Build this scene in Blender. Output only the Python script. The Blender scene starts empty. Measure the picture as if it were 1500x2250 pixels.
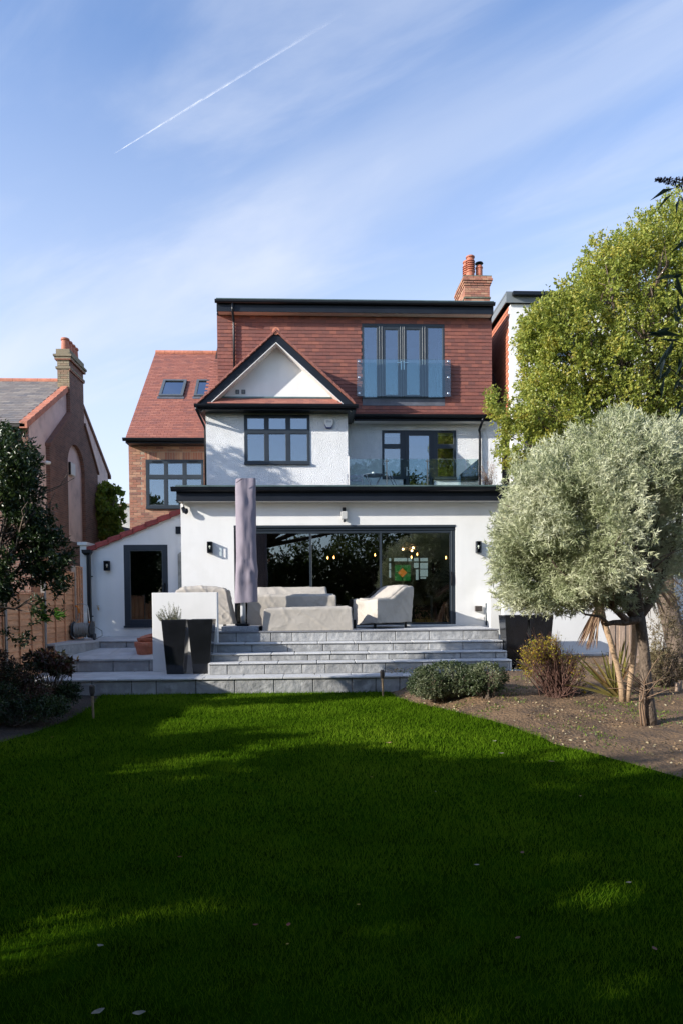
import bpy, bmesh, math, random
import numpy as np
from mathutils import Vector, Matrix, noise as mnoise

random.seed(7); RNG = np.random.default_rng(11)
S = bpy.context.scene
COL = S.collection

# ---------------------------------------------------------------- camera
F = 1500.0                      # focal length in pixels of the 1500 x 2250 photograph
EYE = Vector((0.0, 0.0, 1.725))
YAW, PITCH, ROLL = math.atan(0.045), 0.030, 0.0084
_f = Vector((math.sin(YAW)*math.cos(PITCH), math.cos(YAW)*math.cos(PITCH), -math.sin(PITCH)))
_r0 = Vector((math.cos(YAW), -math.sin(YAW), 0.0))
_u0 = _r0.cross(_f)
CR = _r0*math.cos(ROLL) - _u0*math.sin(ROLL)
CU = _u0*math.cos(ROLL) + _r0*math.sin(ROLL)
CY = 1365.0
cam_d = bpy.data.cameras.new('camera'); cam = bpy.data.objects.new('camera', cam_d); COL.objects.link(cam)
cam_d.sensor_width = 36; cam_d.lens = 24; cam_d.sensor_fit = 'AUTO'
cam_d.shift_y = (CY-1125.0)/2250.0
cam_d.clip_start = 0.05; cam_d.clip_end = 20000
M = Matrix(((CR.x, CU.x, -_f.x, EYE.x), (CR.y, CU.y, -_f.y, EYE.y), (CR.z, CU.z, -_f.z, EYE.z), (0, 0, 0, 1)))
cam.matrix_world = M
S.camera = cam

def ray(px, py): return CR*((px-750.0)/F) + CU*((CY-py)/F) + _f
def W(px, py, Y):
    d = ray(px, py); t = Y/d.y
    return Vector((d.x*t, Y, EYE.z+d.z*t))
def X_(px, Y, py=1325): return W(px, py, Y).x
def Z_(py, Y, px=700): return W(px, py, Y).z
def G(px, py, z=0.0):
    d = ray(px, py); t = (z-EYE.z)/d.z
    return Vector((d.x*t, d.y*t, z))
def R(x0, y0, x1, y1, Y):
    ym, xm = (y0+y1)/2, (x0+x1)/2
    return X_(x0, Y, ym), X_(x1, Y, ym), Z_(y1, Y, xm), Z_(y0, Y, xm)

# ---------------------------------------------------------------- light
AZ, EL = math.radians(67.5), math.atan(0.388)
SUN = Vector((-math.sin(AZ)*math.cos(EL), -math.cos(AZ)*math.cos(EL), math.sin(EL)))
sd = bpy.data.lights.new('sun', 'SUN'); sun = bpy.data.objects.new('sun', sd); COL.objects.link(sun)
sd.energy = 3.5; sd.angle = math.radians(0.53); sd.color = (1.0, 0.94, 0.85)
sun.rotation_euler = (-SUN).to_track_quat('-Z', 'Y').to_euler(); sun.location = (-20, -8, 20)

wd = bpy.data.worlds.new('World'); S.world = wd; wd.use_nodes = True
nt = wd.node_tree; nt.nodes.clear()
def N(t, **k):
    n = nt.nodes.new(t)
    for a, b in k.items(): setattr(n, a, b)
    return n
def L(a, b): nt.links.new(a, b)
out = N('ShaderNodeOutputWorld'); bg = N('ShaderNodeBackground'); bg.inputs[1].default_value = 0.15
sky = N('ShaderNodeTexSky', sky_type='NISHITA'); sky.sun_disc = False
sky.sun_elevation = EL; sky.sun_rotation = math.radians(180+67.5); sky.altitude = 50
sky.air_density = 1.0; sky.dust_density = 0.6; sky.ozone_density = 2.6
tc = N('ShaderNodeTexCoord')
sep = N('ShaderNodeSeparateXYZ'); L(tc.outputs['Generated'], sep.inputs[0])
zm = N('ShaderNodeMath', operation='MAXIMUM'); L(sep.outputs[2], zm.inputs[0]); zm.inputs[1].default_value = 0.0
za = N('ShaderNodeMath', operation='ADD'); L(zm.outputs[0], za.inputs[0]); za.inputs[1].default_value = 0.10
dx = N('ShaderNodeMath', operation='DIVIDE'); L(sep.outputs[0], dx.inputs[0]); L(za.outputs[0], dx.inputs[1])
dy = N('ShaderNodeMath', operation='DIVIDE'); L(sep.outputs[1], dy.inputs[0]); L(za.outputs[0], dy.inputs[1])
cb = N('ShaderNodeCombineXYZ'); L(dx.outputs[0], cb.inputs[0]); L(dy.outputs[0], cb.inputs[1])
def plane_pt(px, py):
    d = ray(px, py).normalized(); return d.x/(d.z+.1), d.y/(d.z+.1)
a_, b_ = plane_pt(760, 420), plane_pt(1500, 60)
SANG = math.atan2(b_[1]-a_[1], b_[0]-a_[0])
mp = N('ShaderNodeMapping', vector_type='TEXTURE'); L(cb.outputs[0], mp.inputs[0])
mp.inputs['Rotation'].default_value = (0, 0, SANG); mp.inputs['Scale'].default_value = (1.7, 0.42, 1)
n1 = N('ShaderNodeTexNoise'); L(mp.outputs[0], n1.inputs['Vector']); n1.inputs['Scale'].default_value = 1.0
n1.inputs['Detail'].default_value = 8; n1.inputs['Roughness'].default_value = .56; n1.inputs['Distortion'].default_value = .7
r1 = N('ShaderNodeMapRange', interpolation_type='SMOOTHSTEP'); L(n1.outputs[0], r1.inputs[0])
r1.inputs[1].default_value = .42; r1.inputs[2].default_value = .74; r1.inputs[3].default_value = 0; r1.inputs[4].default_value = .50
# one long broad streak of cirrus, running the way the contrail runs
mp2 = N('ShaderNodeMapping', vector_type='POINT'); L(cb.outputs[0], mp2.inputs[0]); mp2.inputs['Rotation'].default_value = (0, 0, -SANG)
sp2 = N('ShaderNodeSeparateXYZ'); L(mp2.outputs[0], sp2.inputs[0])
c0 = -math.sin(SANG)*a_[0] + math.cos(SANG)*a_[1]
n2 = N('ShaderNodeTexNoise'); L(mp.outputs[0], n2.inputs['Vector']); n2.inputs['Scale'].default_value = 2.2; n2.inputs['Detail'].default_value = 5
w1 = N('ShaderNodeMath', operation='MULTIPLY_ADD'); L(n2.outputs[0], w1.inputs[0]); w1.inputs[1].default_value = .35; L(sp2.outputs[1], w1.inputs[2])
w2 = N('ShaderNodeMath', operation='SUBTRACT'); L(w1.outputs[0], w2.inputs[0]); w2.inputs[1].default_value = c0+.175
w3 = N('ShaderNodeMath', operation='ABSOLUTE'); L(w2.outputs[0], w3.inputs[0])
r2 = N('ShaderNodeMapRange', interpolation_type='SMOOTHSTEP'); L(w3.outputs[0], r2.inputs[0])
r2.inputs[1].default_value = 0; r2.inputs[2].default_value = .22; r2.inputs[3].default_value = .30; r2.inputs[4].default_value = 0
ad = N('ShaderNodeMath', operation='ADD', use_clamp=True); L(r1.outputs[0], ad.inputs[0]); L(r2.outputs[0], ad.inputs[1])
# a pale veil that thickens towards the horizon, under the streaks: 1-(1-streaks)(1-veil)
fd = N('ShaderNodeMapRange'); L(sep.outputs[2], fd.inputs[0]); fd.inputs[1].default_value = .10; fd.inputs[2].default_value = .62
fd.inputs[3].default_value = .16; fd.inputs[4].default_value = 1.0
# the veil and the cirrus lie over the northern half of the sky; to the south it is clear, as the reflections in the upper windows show
sth = N('ShaderNodeMapRange', interpolation_type='SMOOTHSTEP'); L(sep.outputs[1], sth.inputs[0]); sth.inputs[1].default_value = -.75; sth.inputs[2].default_value = .35
sth.inputs[3].default_value = .34; sth.inputs[4].default_value = 1.0
iv = N('ShaderNodeMath', operation='SUBTRACT'); iv.inputs[0].default_value = 1.0; L(ad.outputs[0], iv.inputs[1])
pr = N('ShaderNodeMath', operation='MULTIPLY'); L(iv.outputs[0], pr.inputs[0]); L(fd.outputs[0], pr.inputs[1])
ml = N('ShaderNodeMath', operation='SUBTRACT'); ml.inputs[0].default_value = 1.0; L(pr.outputs[0], ml.inputs[1])
ml2 = N('ShaderNodeMath', operation='MULTIPLY'); L(ml.outputs[0], ml2.inputs[0]); L(sth.outputs[0], ml2.inputs[1]); ml = ml2
tn = N('ShaderNodeMix', data_type='RGBA', blend_type='MULTIPLY'); tn.inputs[0].default_value = 1.0; L(sky.outputs[0], tn.inputs[6]); tn.inputs[7].default_value = (1.0, .97, 1.035, 1)
mx = N('ShaderNodeMix', data_type='RGBA'); L(ml.outputs[0], mx.inputs[0]); L(tn.outputs[2], mx.inputs[6])
CLOUD = (2.75, 2.95, 3.40, 1); mx.inputs[7].default_value = CLOUD
L(mx.outputs[2], bg.inputs[0]); L(bg.outputs[0], out.inputs[0])

S.view_settings.view_transform = 'Standard'; S.view_settings.look = 'None'
S.view_settings.exposure = 1.08; S.view_settings.gamma = 1.0; S.view_settings.use_curve_mapping = False
S.cycles.max_bounces = 8; S.cycles.transparent_max_bounces = 16; S.cycles.use_denoising = True
S.cycles.sample_clamp_indirect = 6.0; S.cycles.caustics_reflective = False; S.cycles.caustics_refractive = False

# ---------------------------------------------------------------- materials
def new_mat(name):
    m = bpy.data.materials.new(name); m.use_nodes = True; m.node_tree.nodes.clear(); return m, m.node_tree
def mat(name, col, rough=.7, var=.15, scale=3.0, col2=None, bump=0.0, bscale=60.0, metal=0.0, spec=.5, rnd=0.0, rcol=None,
        spots=None, sscale=8.0, slo=.55, shi=.7, streak=None, coat=0.0, bdist=.01):
    m, t = new_mat(name); ns = t.nodes; ln = t.links
    o = ns.new('ShaderNodeOutputMaterial'); p = ns.new('ShaderNodeBsdfPrincipled'); ln.new(p.outputs[0], o.inputs[0])
    p.inputs['Roughness'].default_value = rough; p.inputs['Metallic'].default_value = metal
    p.inputs['Specular IOR Level'].default_value = spec; p.inputs['Coat Weight'].default_value = coat
    g = ns.new('ShaderNodeNewGeometry')
    vec = g.outputs['Position']
    nz = ns.new('ShaderNodeTexNoise'); ln.new(vec, nz.inputs['Vector']); nz.inputs['Scale'].default_value = scale
    nz.inputs['Detail'].default_value = 5; nz.inputs['Roughness'].default_value = .6
    if streak:
        mm = ns.new('ShaderNodeMapping'); mm.inputs['Scale'].default_value = streak; ln.new(vec, mm.inputs[0]); ln.new(mm.outputs[0], nz.inputs['Vector'])
    c2 = col2 or tuple(c*(1-var*2) for c in col)
    c1 = col if col2 else tuple(min(1, c*(1+var)) for c in col)
    mr = ns.new('ShaderNodeMapRange'); mr.inputs[1].default_value = .3; mr.inputs[2].default_value = .7; ln.new(nz.outputs[0], mr.inputs[0])
    mx = ns.new('ShaderNodeMix'); mx.data_type = 'RGBA'; ln.new(mr.outputs[0], mx.inputs[0])
    mx.inputs[6].default_value = (*c1, 1); mx.inputs[7].default_value = (*c2, 1)
    cur = mx.outputs[2]
    if rnd > 0:
        at = ns.new('ShaderNodeAttribute'); at.attribute_name = 'rnd'; oi = ns.new('ShaderNodeObjectInfo')
        s = ns.new('ShaderNodeMath'); s.operation = 'ADD'; ln.new(at.outputs['Fac'], s.inputs[0]); ln.new(oi.outputs['Random'], s.inputs[1])
        fr = ns.new('ShaderNodeMath'); fr.operation = 'FRACT'; ln.new(s.outputs[0], fr.inputs[0])
        if rcol:
            cr = ns.new('ShaderNodeValToRGB'); cr.color_ramp.interpolation = 'LINEAR'
            el = cr.color_ramp.elements
            for i, c in enumerate(rcol):
                e = el[i] if i < 2 else el.new(1.0)
                e.position = i/(len(rcol)-1); e.color = (*c, 1)
            ln.new(fr.outputs[0], cr.inputs[0])
            m2 = ns.new('ShaderNodeMix'); m2.data_type = 'RGBA'; m2.inputs[0].default_value = rnd
            ln.new(cur, m2.inputs[6]); ln.new(cr.outputs[0], m2.inputs[7]); cur = m2.outputs[2]
        else:
            k = ns.new('ShaderNodeMapRange'); k.inputs[3].default_value = 1-rnd; k.inputs[4].default_value = 1+rnd; ln.new(fr.outputs[0], k.inputs[0])
            vm = ns.new('ShaderNodeVectorMath'); vm.operation = 'SCALE'; ln.new(cur, vm.inputs[0]); ln.new(k.outputs[0], vm.inputs['Scale']); cur = vm.outputs[0]
    if spots:
        n3 = ns.new('ShaderNodeTexNoise'); ln.new(vec, n3.inputs['Vector']); n3.inputs['Scale'].default_value = sscale; n3.inputs['Detail'].default_value = 6
        m3 = ns.new('ShaderNodeMapRange'); m3.inputs[1].default_value = slo; m3.inputs[2].default_value = shi; ln.new(n3.outputs[0], m3.inputs[0])
        m4 = ns.new('ShaderNodeMix'); m4.data_type = 'RGBA'; ln.new(m3.outputs[0], m4.inputs[0]); ln.new(cur, m4.inputs[6]); m4.inputs[7].default_value = (*spots, 1); cur = m4.outputs[2]
    ln.new(cur, p.inputs['Base Color'])
    if bump:
        b = ns.new('ShaderNodeBump'); b.inputs['Strength'].default_value = bump; b.inputs['Distance'].default_value = bdist
        nb = ns.new('ShaderNodeTexNoise'); ln.new(vec, nb.inputs['Vector']); nb.inputs['Scale'].default_value = bscale; nb.inputs['Detail'].default_value = 4
        ln.new(nb.outputs[0], b.inputs['Height']); ln.new(b.outputs[0], p.inputs['Normal'])
    return m
def leaf_mat(name, cols, rough=.5, trans=.35, spec=.4):
    m, t = new_mat(name); ns = t.nodes; ln = t.links
    o = ns.new('ShaderNodeOutputMaterial'); p = ns.new('ShaderNodeBsdfPrincipled'); tr = ns.new('ShaderNodeBsdfTranslucent'); mx = ns.new('ShaderNodeMixShader')
    at = ns.new('ShaderNodeAttribute'); at.attribute_name = 'rnd'
    cr = ns.new('ShaderNodeValToRGB'); el = cr.color_ramp.elements
    for i, c in enumerate(cols):
        e = el[i] if i < 2 else el.new(1.0)
        e.position = i/(len(cols)-1); e.color = (*c, 1)
    ln.new(at.outputs['Fac'], cr.inputs[0]); ln.new(cr.outputs[0], p.inputs['Base Color']); ln.new(cr.outputs[0], tr.inputs[0])
    p.inputs['Roughness'].default_value = rough; p.inputs['Specular IOR Level'].default_value = spec
    mx.inputs[0].default_value = trans; ln.new(p.outputs[0], mx.inputs[1]); ln.new(tr.outputs[0], mx.inputs[2]); ln.new(mx.outputs[0], o.inputs[0])
    return m
def glass_mat(name, refl=.16, tint=(.8, .88, .9), rough=0.0):
    m, t = new_mat(name); ns = t.nodes; ln = t.links
    o = ns.new('ShaderNodeOutputMaterial'); gl = ns.new('ShaderNodeBsdfGlossy'); tr = ns.new('ShaderNodeBsdfTransparent'); mx = ns.new('ShaderNodeMixShader')
    gl.inputs['Roughness'].default_value = rough; gl.inputs[0].default_value = (.93, .96, 1, 1); tr.inputs[0].default_value = (*tint, 1)
    fr = ns.new('ShaderNodeFresnel'); fr.inputs[0].default_value = 1.5
    a = ns.new('ShaderNodeMath'); a.operation = 'ADD'; a.use_clamp = True; ln.new(fr.outputs[0], a.inputs[0]); a.inputs[1].default_value = refl
    ln.new(a.outputs[0], mx.inputs[0]); ln.new(tr.outputs[0], mx.inputs[1]); ln.new(gl.outputs[0], mx.inputs[2]); ln.new(mx.outputs[0], o.inputs[0])
    return m
def emit_mat(name, col, s):
    m, t = new_mat(name); o = t.nodes.new('ShaderNodeOutputMaterial'); e = t.nodes.new('ShaderNodeEmission')
    e.inputs[0].default_value = (*col, 1); e.inputs[1].default_value = s; t.links.new(e.outputs[0], o.inputs[0]); return m

# ---------------------------------------------------------------- mesh helpers
class MB:
    def __init__(s): s.v = []; s.f = []; s.r = []
    def add(s, vs, fs, r=0.0):
        b = len(s.v); s.v += [tuple(v) for v in vs]; s.f += [tuple(b+i for i in f) for f in fs]; s.r += [r]*len(vs); return s
    def box(s, x0, x1, y0, y1, z0, z1, r=0.0):
        return s.add([(x, y, z) for z in (z0, z1) for x, y in ((x0, y0), (x1, y0), (x1, y1), (x0, y1))],
                     [(3, 2, 1, 0), (4, 5, 6, 7), (0, 1, 5, 4), (1, 2, 6, 5), (2, 3, 7, 6), (3, 0, 4, 7)], r)
    def prism(s, poly, d):           # polygon of 3d points extruded by vector d
        n = len(poly); p = [Vector(v) for v in poly]; d = Vector(d)
        return s.add(p+[v+d for v in p], [tuple(range(n))[::-1], tuple(range(n, 2*n))] + [(i, (i+1) % n, n+(i+1) % n, n+i) for i in range(n)])
    def tube(s, pts, rad, n=8, cap=True, r=0.0):
        pts = [Vector(p) for p in pts]; m = len(pts)
        if not hasattr(rad, '__len__'): rad = [rad]*m
        vs = []; up = Vector((0, 0, 1)); prev = None
        for i, p in enumerate(pts):
            t = (pts[min(i+1, m-1)]-pts[max(i-1, 0)]).normalized()
            a = prev if prev is not None else (up if abs(t.z) < .9 else Vector((1, 0, 0)))
            a = (a - t*a.dot(t))
            if a.length < 1e-5: a = Vector((0, 1, 0)) - t*t.y
            a.normalize(); prev = a; b = t.cross(a)
            for k in range(n):
                q = 2*math.pi*k/n; vs.append(p+(a*math.cos(q)+b*math.sin(q))*rad[i])
        fs = [(i*n+k, i*n+(k+1) % n, (i+1)*n+(k+1) % n, (i+1)*n+k) for i in range(m-1) for k in range(n)]
        if cap: fs += [tuple(range(n))[::-1], tuple((m-1)*n+k for k in range(n))]
        return s.add(vs, fs, r)
    def lathe(s, c, prof, n=20, axis='z'):
        vs = []
        for rr, h in prof:
            for k in range(n):
                q = 2*math.pi*k/n
                v = (rr*math.cos(q), rr*math.sin(q), h) if axis == 'z' else ((rr*math.cos(q), h, rr*math.sin(q)) if axis == 'y' else (h, rr*math.cos(q), rr*math.sin(q)))
                vs.append((c[0]+v[0], c[1]+v[1], c[2]+v[2]))
        m = len(prof)
        fs = [(i*n+k, i*n+(k+1) % n, (i+1)*n+(k+1) % n, (i+1)*n+k) for i in range(m-1) for k in range(n)]
        fs += [tuple(range(n))[::-1], tuple((m-1)*n+k for k in range(n))]
        return s.add(vs, fs)
    def wall(s, x0, x1, z0, z1, y0, y1, holes=()):    # slab in the XZ plane between y0 (front) and y1 (back) with rectangular holes
        xs = sorted({x0, x1, *[h[0] for h in holes], *[h[1] for h in holes]}); zs = sorted({z0, z1, *[h[2] for h in holes], *[h[3] for h in holes]})
        xs = [x for x in xs if x0-1e-6 <= x <= x1+1e-6]; zs = [z for z in zs if z0-1e-6 <= z <= z1+1e-6]
        nx, nz = len(xs)-1, len(zs)-1
        def solid(i, j):
            if i < 0 or j < 0 or i >= nx or j >= nz: return False
            cx, cz = (xs[i]+xs[i+1])/2, (zs[j]+zs[j+1])/2
            return not any(h[0] < cx < h[1] and h[2] < cz < h[3] for h in holes)
        for i in range(nx):
            for j in range(nz):
                if not solid(i, j): continue
                a, b, c, d = xs[i], xs[i+1], zs[j], zs[j+1]
                s.add([(a, y0, c), (b, y0, c), (b, y0, d), (a, y0, d)], [(0, 1, 2, 3)])
                s.add([(a, y1, c), (b, y1, c), (b, y1, d), (a, y1, d)], [(3, 2, 1, 0)])
                if not solid(i-1, j): s.add([(a, y0, c), (a, y1, c), (a, y1, d), (a, y0, d)], [(3, 2, 1, 0)])
                if not solid(i+1, j): s.add([(b, y0, c), (b, y1, c), (b, y1, d), (b, y0, d)], [(0, 1, 2, 3)])
                if not solid(i, j-1): s.add([(a, y0, c), (b, y0, c), (b, y1, c), (a, y1, c)], [(3, 2, 1, 0)])
                if not solid(i, j+1): s.add([(a, y0, d), (b, y0, d), (b, y1, d), (a, y1, d)], [(0, 1, 2, 3)])
        return s
    def build(s, name, m, parent=None, smooth=False, bevel=0.0, segs=1, **props):
        me = bpy.data.meshes.new(name); me.from_pydata(s.v, [], s.f)
        if any(s.r):
            a = me.attributes.new('rnd', 'FLOAT', 'POINT'); a.data.foreach_set('value', s.r)
        if m: me.materials.append(m)
        if smooth: me.polygons.foreach_set('use_smooth', [True]*len(me.polygons))
        me.update()
        if bevel:
            bm = bmesh.new(); bm.from_mesh(me)
            bmesh.ops.remove_doubles(bm, verts=bm.verts, dist=1e-5)
            bmesh.ops.recalc_face_normals(bm, faces=bm.faces)
            ed = [e for e in bm.edges if len(e.link_faces) == 2 and e.calc_face_angle(0) > .5]
            bmesh.ops.bevel(bm, geom=ed, offset=bevel, segments=segs, affect='EDGES', clamp_overlap=True); bm.to_mesh(me); bm.free()
        return link(name, me, parent, **props)
def link(name, data, parent=None, **props):
    o = bpy.data.objects.new(name, data); COL.objects.link(o)
    if parent is not None: o.parent = parent
    for k, v in props.items(): o[k] = v
    return o
def thing(name, label, cat, loc=(0, 0, 0), group=None):
    o = link(name, None, None, label=label, category=cat); o.empty_display_size = .1
    if group: o['group'] = group
    return o                      # the Empty sits at the origin: its parts are built in world coordinates, re-based at the end
BASES = []
def np_mesh(name, v, f, m, parent=None, rnd=None, smooth=False, **props):
    me = bpy.data.meshes.new(name); nv, nf, k = len(v), len(f), f.shape[1]
    me.vertices.add(nv); me.vertices.foreach_set('co', np.ascontiguousarray(v, dtype=np.float32).ravel())
    me.loops.add(nf*k); me.loops.foreach_set('vertex_index', np.ascontiguousarray(f, dtype=np.int32).ravel())
    me.polygons.add(nf); me.polygons.foreach_set('loop_start', np.arange(0, nf*k, k, dtype=np.int32))
    try: me.polygons.foreach_set('loop_total', np.full(nf, k, dtype=np.int32))
    except Exception: pass
    if rnd is not None:
        a = me.attributes.new('rnd', 'FLOAT', 'POINT'); a.data.foreach_set('value', np.ascontiguousarray(rnd, dtype=np.float32))
    me.materials.append(m)
    if smooth: me.polygons.foreach_set('use_smooth', np.ones(nf, dtype=bool))
    me.update(calc_edges=True)
    return link(name, me, parent, **props)

UNIT = {}
def unit_mesh(kind, m):
    key = (kind, m.name)
    if key not in UNIT:
        b = MB()
        if kind == 'box': b.box(-.5, .5, -.5, .5, -.5, .5)
        me = bpy.data.meshes.new('piece_'+m.name); me.from_pydata(b.v, [], b.f); me.materials.append(m); me.update(); UNIT[key] = me
    return UNIT[key]
def lay(name, mats, m, parent, limit=300):
    """mats: list of 4x4 matrices of a unit box. The largest-looking `limit` become parts, the rest one stuff part."""
    def size(M4):
        c = M4.translation; d = (c-EYE).length; return -1/d
    inview = []
    for M4 in mats:
        d = M4.translation-EYE; zc = d.dot(_f)
        px = 750+F*d.dot(CR)/zc; py = CY-F*d.dot(CU)/zc
        inview.append((0 if -10 < px < 1510 and -10 < py < 2260 else 1, size(M4)))
    order = sorted(range(len(mats)), key=lambda i: inview[i])
    me = unit_mesh('box', m)
    for i in order[:limit]:
        o = link(name, me, parent); o.matrix_local = mats[i]
    rest = order[limit:]
    if rest:
        b = MB(); U = [Vector((x, y, z)) for z in (-.5, .5) for x, y in ((-.5, -.5), (.5, -.5), (.5, .5), (-.5, .5))]
        FS = [(3, 2, 1, 0), (4, 5, 6, 7), (0, 1, 5, 4), (1, 2, 6, 5), (2, 3, 7, 6), (3, 0, 4, 7)]
        for i in rest: b.add([mats[i] @ u for u in U], FS, random.random())
        b.build(name+'_field', m, parent, kind='stuff')
def TRS(c, sx, sy, sz, rot=None):
    Mx = Matrix.Translation(Vector(c))
    if rot is not None: Mx = Mx @ rot
    return Mx @ Matrix.Diagonal((sx, sy, sz, 1))

# ---------------------------------------------------------------- foliage helpers
def unit_rand(n):
    v = RNG.normal(size=(n, 3)); return v/np.linalg.norm(v, axis=1, keepdims=True)
def leaves(pos, dirs, length, width, fold=.25, curl=0.0, rnd=None, updir=None):
    """leaf blades: base, left, tip, right (two folded triangles each)"""
    n = len(pos); L_ = length*(.7+.6*RNG.random((n, 1))); W_ = width*(.7+.6*RNG.random((n, 1)))
    side = np.cross(dirs, unit_rand(n)); side /= np.linalg.norm(side, axis=1, keepdims=True)+1e-9
    nor = np.cross(side, dirs)
    mid = pos+dirs*L_*.45+nor*W_*fold
    tip = pos+dirs*L_+nor*L_*curl
    v = np.stack([pos, mid+side*W_*.5, tip, mid-side*W_*.5], 1).reshape(-1, 3)
    b = np.arange(n)[:, None]*4
    f = np.concatenate([b+np.array([[0, 1, 2]]), b+np.array([[0, 2, 3]])], 0)
    if rnd is None: rnd = RNG.random(n)
    return v, f, np.repeat(rnd, 4)
def sprigs(tips, outdir, nleaf, stem, length, width, spread=.9, curl=0.0, clump=None):
    """each tip gets a sprig: nleaf leaves placed along a short stem"""
    n = len(tips); t = RNG.random((n, nleaf, 1))
    base = tips[:, None, :]-outdir[:, None, :]*stem*(1-t)
    d = outdir[:, None, :]*(.35+RNG.random((n, nleaf, 1)))+RNG.normal(size=(n, nleaf, 3))*spread
    d /= np.linalg.norm(d, axis=2, keepdims=True)
    r = (clump[:, None] if clump is not None else RNG.random((n, 1)))*.6+.4*RNG.random((n, nleaf))
    return leaves(base.reshape(-1, 3), d.reshape(-1, 3), length, width, curl=curl, rnd=r.reshape(-1))
def vnoise(p, sc, seed=0.0):
    return np.array([mnoise.noise(Vector((x*sc+seed, y*sc+seed*.7, z*sc))) for x, y, z in p])
def crown_points(blobs, n, shell=.55, nsc=1.1, cut=-.15, seed=0.0):
    """points inside a union of ellipsoids, more of them towards the skin, carved by noise"""
    vol = np.array([b[3]*b[4]*b[5] for b in blobs])**(.8); cnt = (n*vol/vol.sum()).astype(int)+1
    P, D = [], []
    for (cx, cy, cz, rx, ry, rz), k in zip(blobs, cnt):
        u = unit_rand(k); r = shell+(1-shell)*RNG.random((k, 1))**.6
        P.append(u*r*np.array([rx, ry, rz])+np.array([cx, cy, cz])); D.append(u)
    P = np.concatenate(P); D = np.concatenate(D)
    nz = vnoise(P, nsc, seed); keep = nz > cut
    P, D, nz = P[keep], D[keep], nz[keep]
    D = D+RNG.normal(size=D.shape)*.35+np.array([0, 0, .25]); D /= np.linalg.norm(D, axis=1, keepdims=True)
    return P, D, np.clip(.5+nz, 0, 1)
def merge(parts):
    V, Fc, Rn = [], [], []; b = 0
    for v, f, r in parts: V.append(v); Fc.append(f+b); Rn.append(r); b += len(v)
    return np.concatenate(V), np.concatenate(Fc), np.concatenate(Rn)
def limb_tree(mb, base, tips, r0, hub=None, wob=.12, n=7, r1=.01):
    """trunk from base to hub, then one crooked limb to each tip"""
    base = Vector(base); hub = Vector(hub) if hub is not None else None
    def path(a, b, k, w):
        pts = []
        for i in range(k+1):
            t = i/k; p = a.lerp(b, t)
            if 0 < i < k: p = p+Vector((random.gauss(0, w), random.gauss(0, w), random.gauss(0, w*.6)))
            pts.append(p)
        return pts
    if hub is not None:
        pts = path(base, hub, 5, wob*.35); mb.tube(pts, [r0*(1.25-.45*i/5) for i in range(6)], n=10)
        start = hub
    else: start = base
    for t in tips:
        t = Vector(t); pts = path(start, t, 5, wob); rr = r0*.5
        mb.tube(pts, [rr+(r1-rr)*(i/5)**.8 for i in range(6)], n=n)
        for q in (2, 3, 4):
            for _ in range(2):
                e = pts[q]+(t-start).normalized()*min(.5, (t-start).length*random.uniform(.1, .25))+Vector((random.gauss(0, .35), random.gauss(0, .35), random.gauss(.1, .25)))*min(.9, max(.3, (t-start).length*.3))
                mb.tube(path(pts[q], e, 3, wob*.5), [rr*.35, rr*.25, rr*.15, .004], n=5)
# ---------------------------------------------------------------- palette
M_render = mat('smooth_white_render', (.76, .76, .74), .85, .025, 1.0, streak=(2.5, 2.5, .35), bump=.3, bscale=70, spots=(.66, .66, .63), sscale=1.7, slo=.5, shi=.9, bdist=.005)
M_dash = mat('white_roughcast', (.78, .79, .79), .9, .05, 2.0, bump=1.0, bscale=40, bdist=.034)
M_soffit = mat('white_soffit', (.78, .77, .74), .6, .03)
M_black = mat('black_plastic_gutter', (.008, .010, .014), .3, .1, spec=.35)
M_fascia = mat('black_fascia_board', (.010, .014, .022), .5, .15, 1.5, spec=.25)
M_grey = mat('anthracite_window_frame', (.028, .038, .050), .42, .06, 4, spec=.35)
M_greyl = mat('grey_bead', (.10, .115, .125), .35, .06, 4)
M_roofedge = mat('green_grey_roof_trim', (.09, .14, .14), .45, .2, 3)
M_lead = mat('lead_flashing', (.11, .12, .145), .5, .15, 5, bump=.2, bscale=12)
M_tile = mat('clay_tile', (.22, .075, .05), .75, .12, 9, bump=.3, bscale=70, rnd=.52,
             rcol=[(.10, .046, .046), (.19, .066, .056), (.13, .055, .052), (.26, .092, .068), (.085, .045, .05), (.20, .068, .056), (.32, .12, .08)], bdist=.003)
M_tile2 = mat('bright_clay_tile', (.36, .12, .075), .75, .12, 9, bump=.3, bscale=70, rnd=.8,
              rcol=[(.25, .098, .076), (.33, .125, .09), (.28, .11, .085), (.38, .155, .11), (.21, .09, .078), (.35, .135, .10)], bdist=.003)
M_ridge = mat('terracotta_ridge', (.52, .19, .11), .7, .12, 8, rnd=.15)
M_under = mat('dark_tile_batten', (.05, .022, .018), .9, .1)  # dark brown core beneath and between the tiles
M_pot = mat('terracotta_pot', (.45, .15, .085), .7, .12, 14, bump=.15, bscale=60, rnd=.1, spots=(.5, .26, .18), sscale=9, slo=.6, shi=.8)
M_brick = mat('red_brick', (.4, .17, .1), .85, .15, 20, bump=.5, bscale=55, rnd=.9,
              rcol=[(.28, .12, .085), (.38, .165, .105), (.32, .14, .095), (.45, .25, .155), (.21, .105, .085), (.38, .19, .125), (.52, .31, .20)], bdist=.006)
M_brickd = mat('sooty_brick', (.22, .12, .09), .9, .2, 9, bump=.5, bscale=40, rnd=.8,
               rcol=[(.17, .085, .065), (.24, .12, .085), (.14, .08, .065), (.30, .15, .10), (.19, .10, .08)], spots=(.10, .075, .06), sscale=5, bdist=.006)
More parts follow.
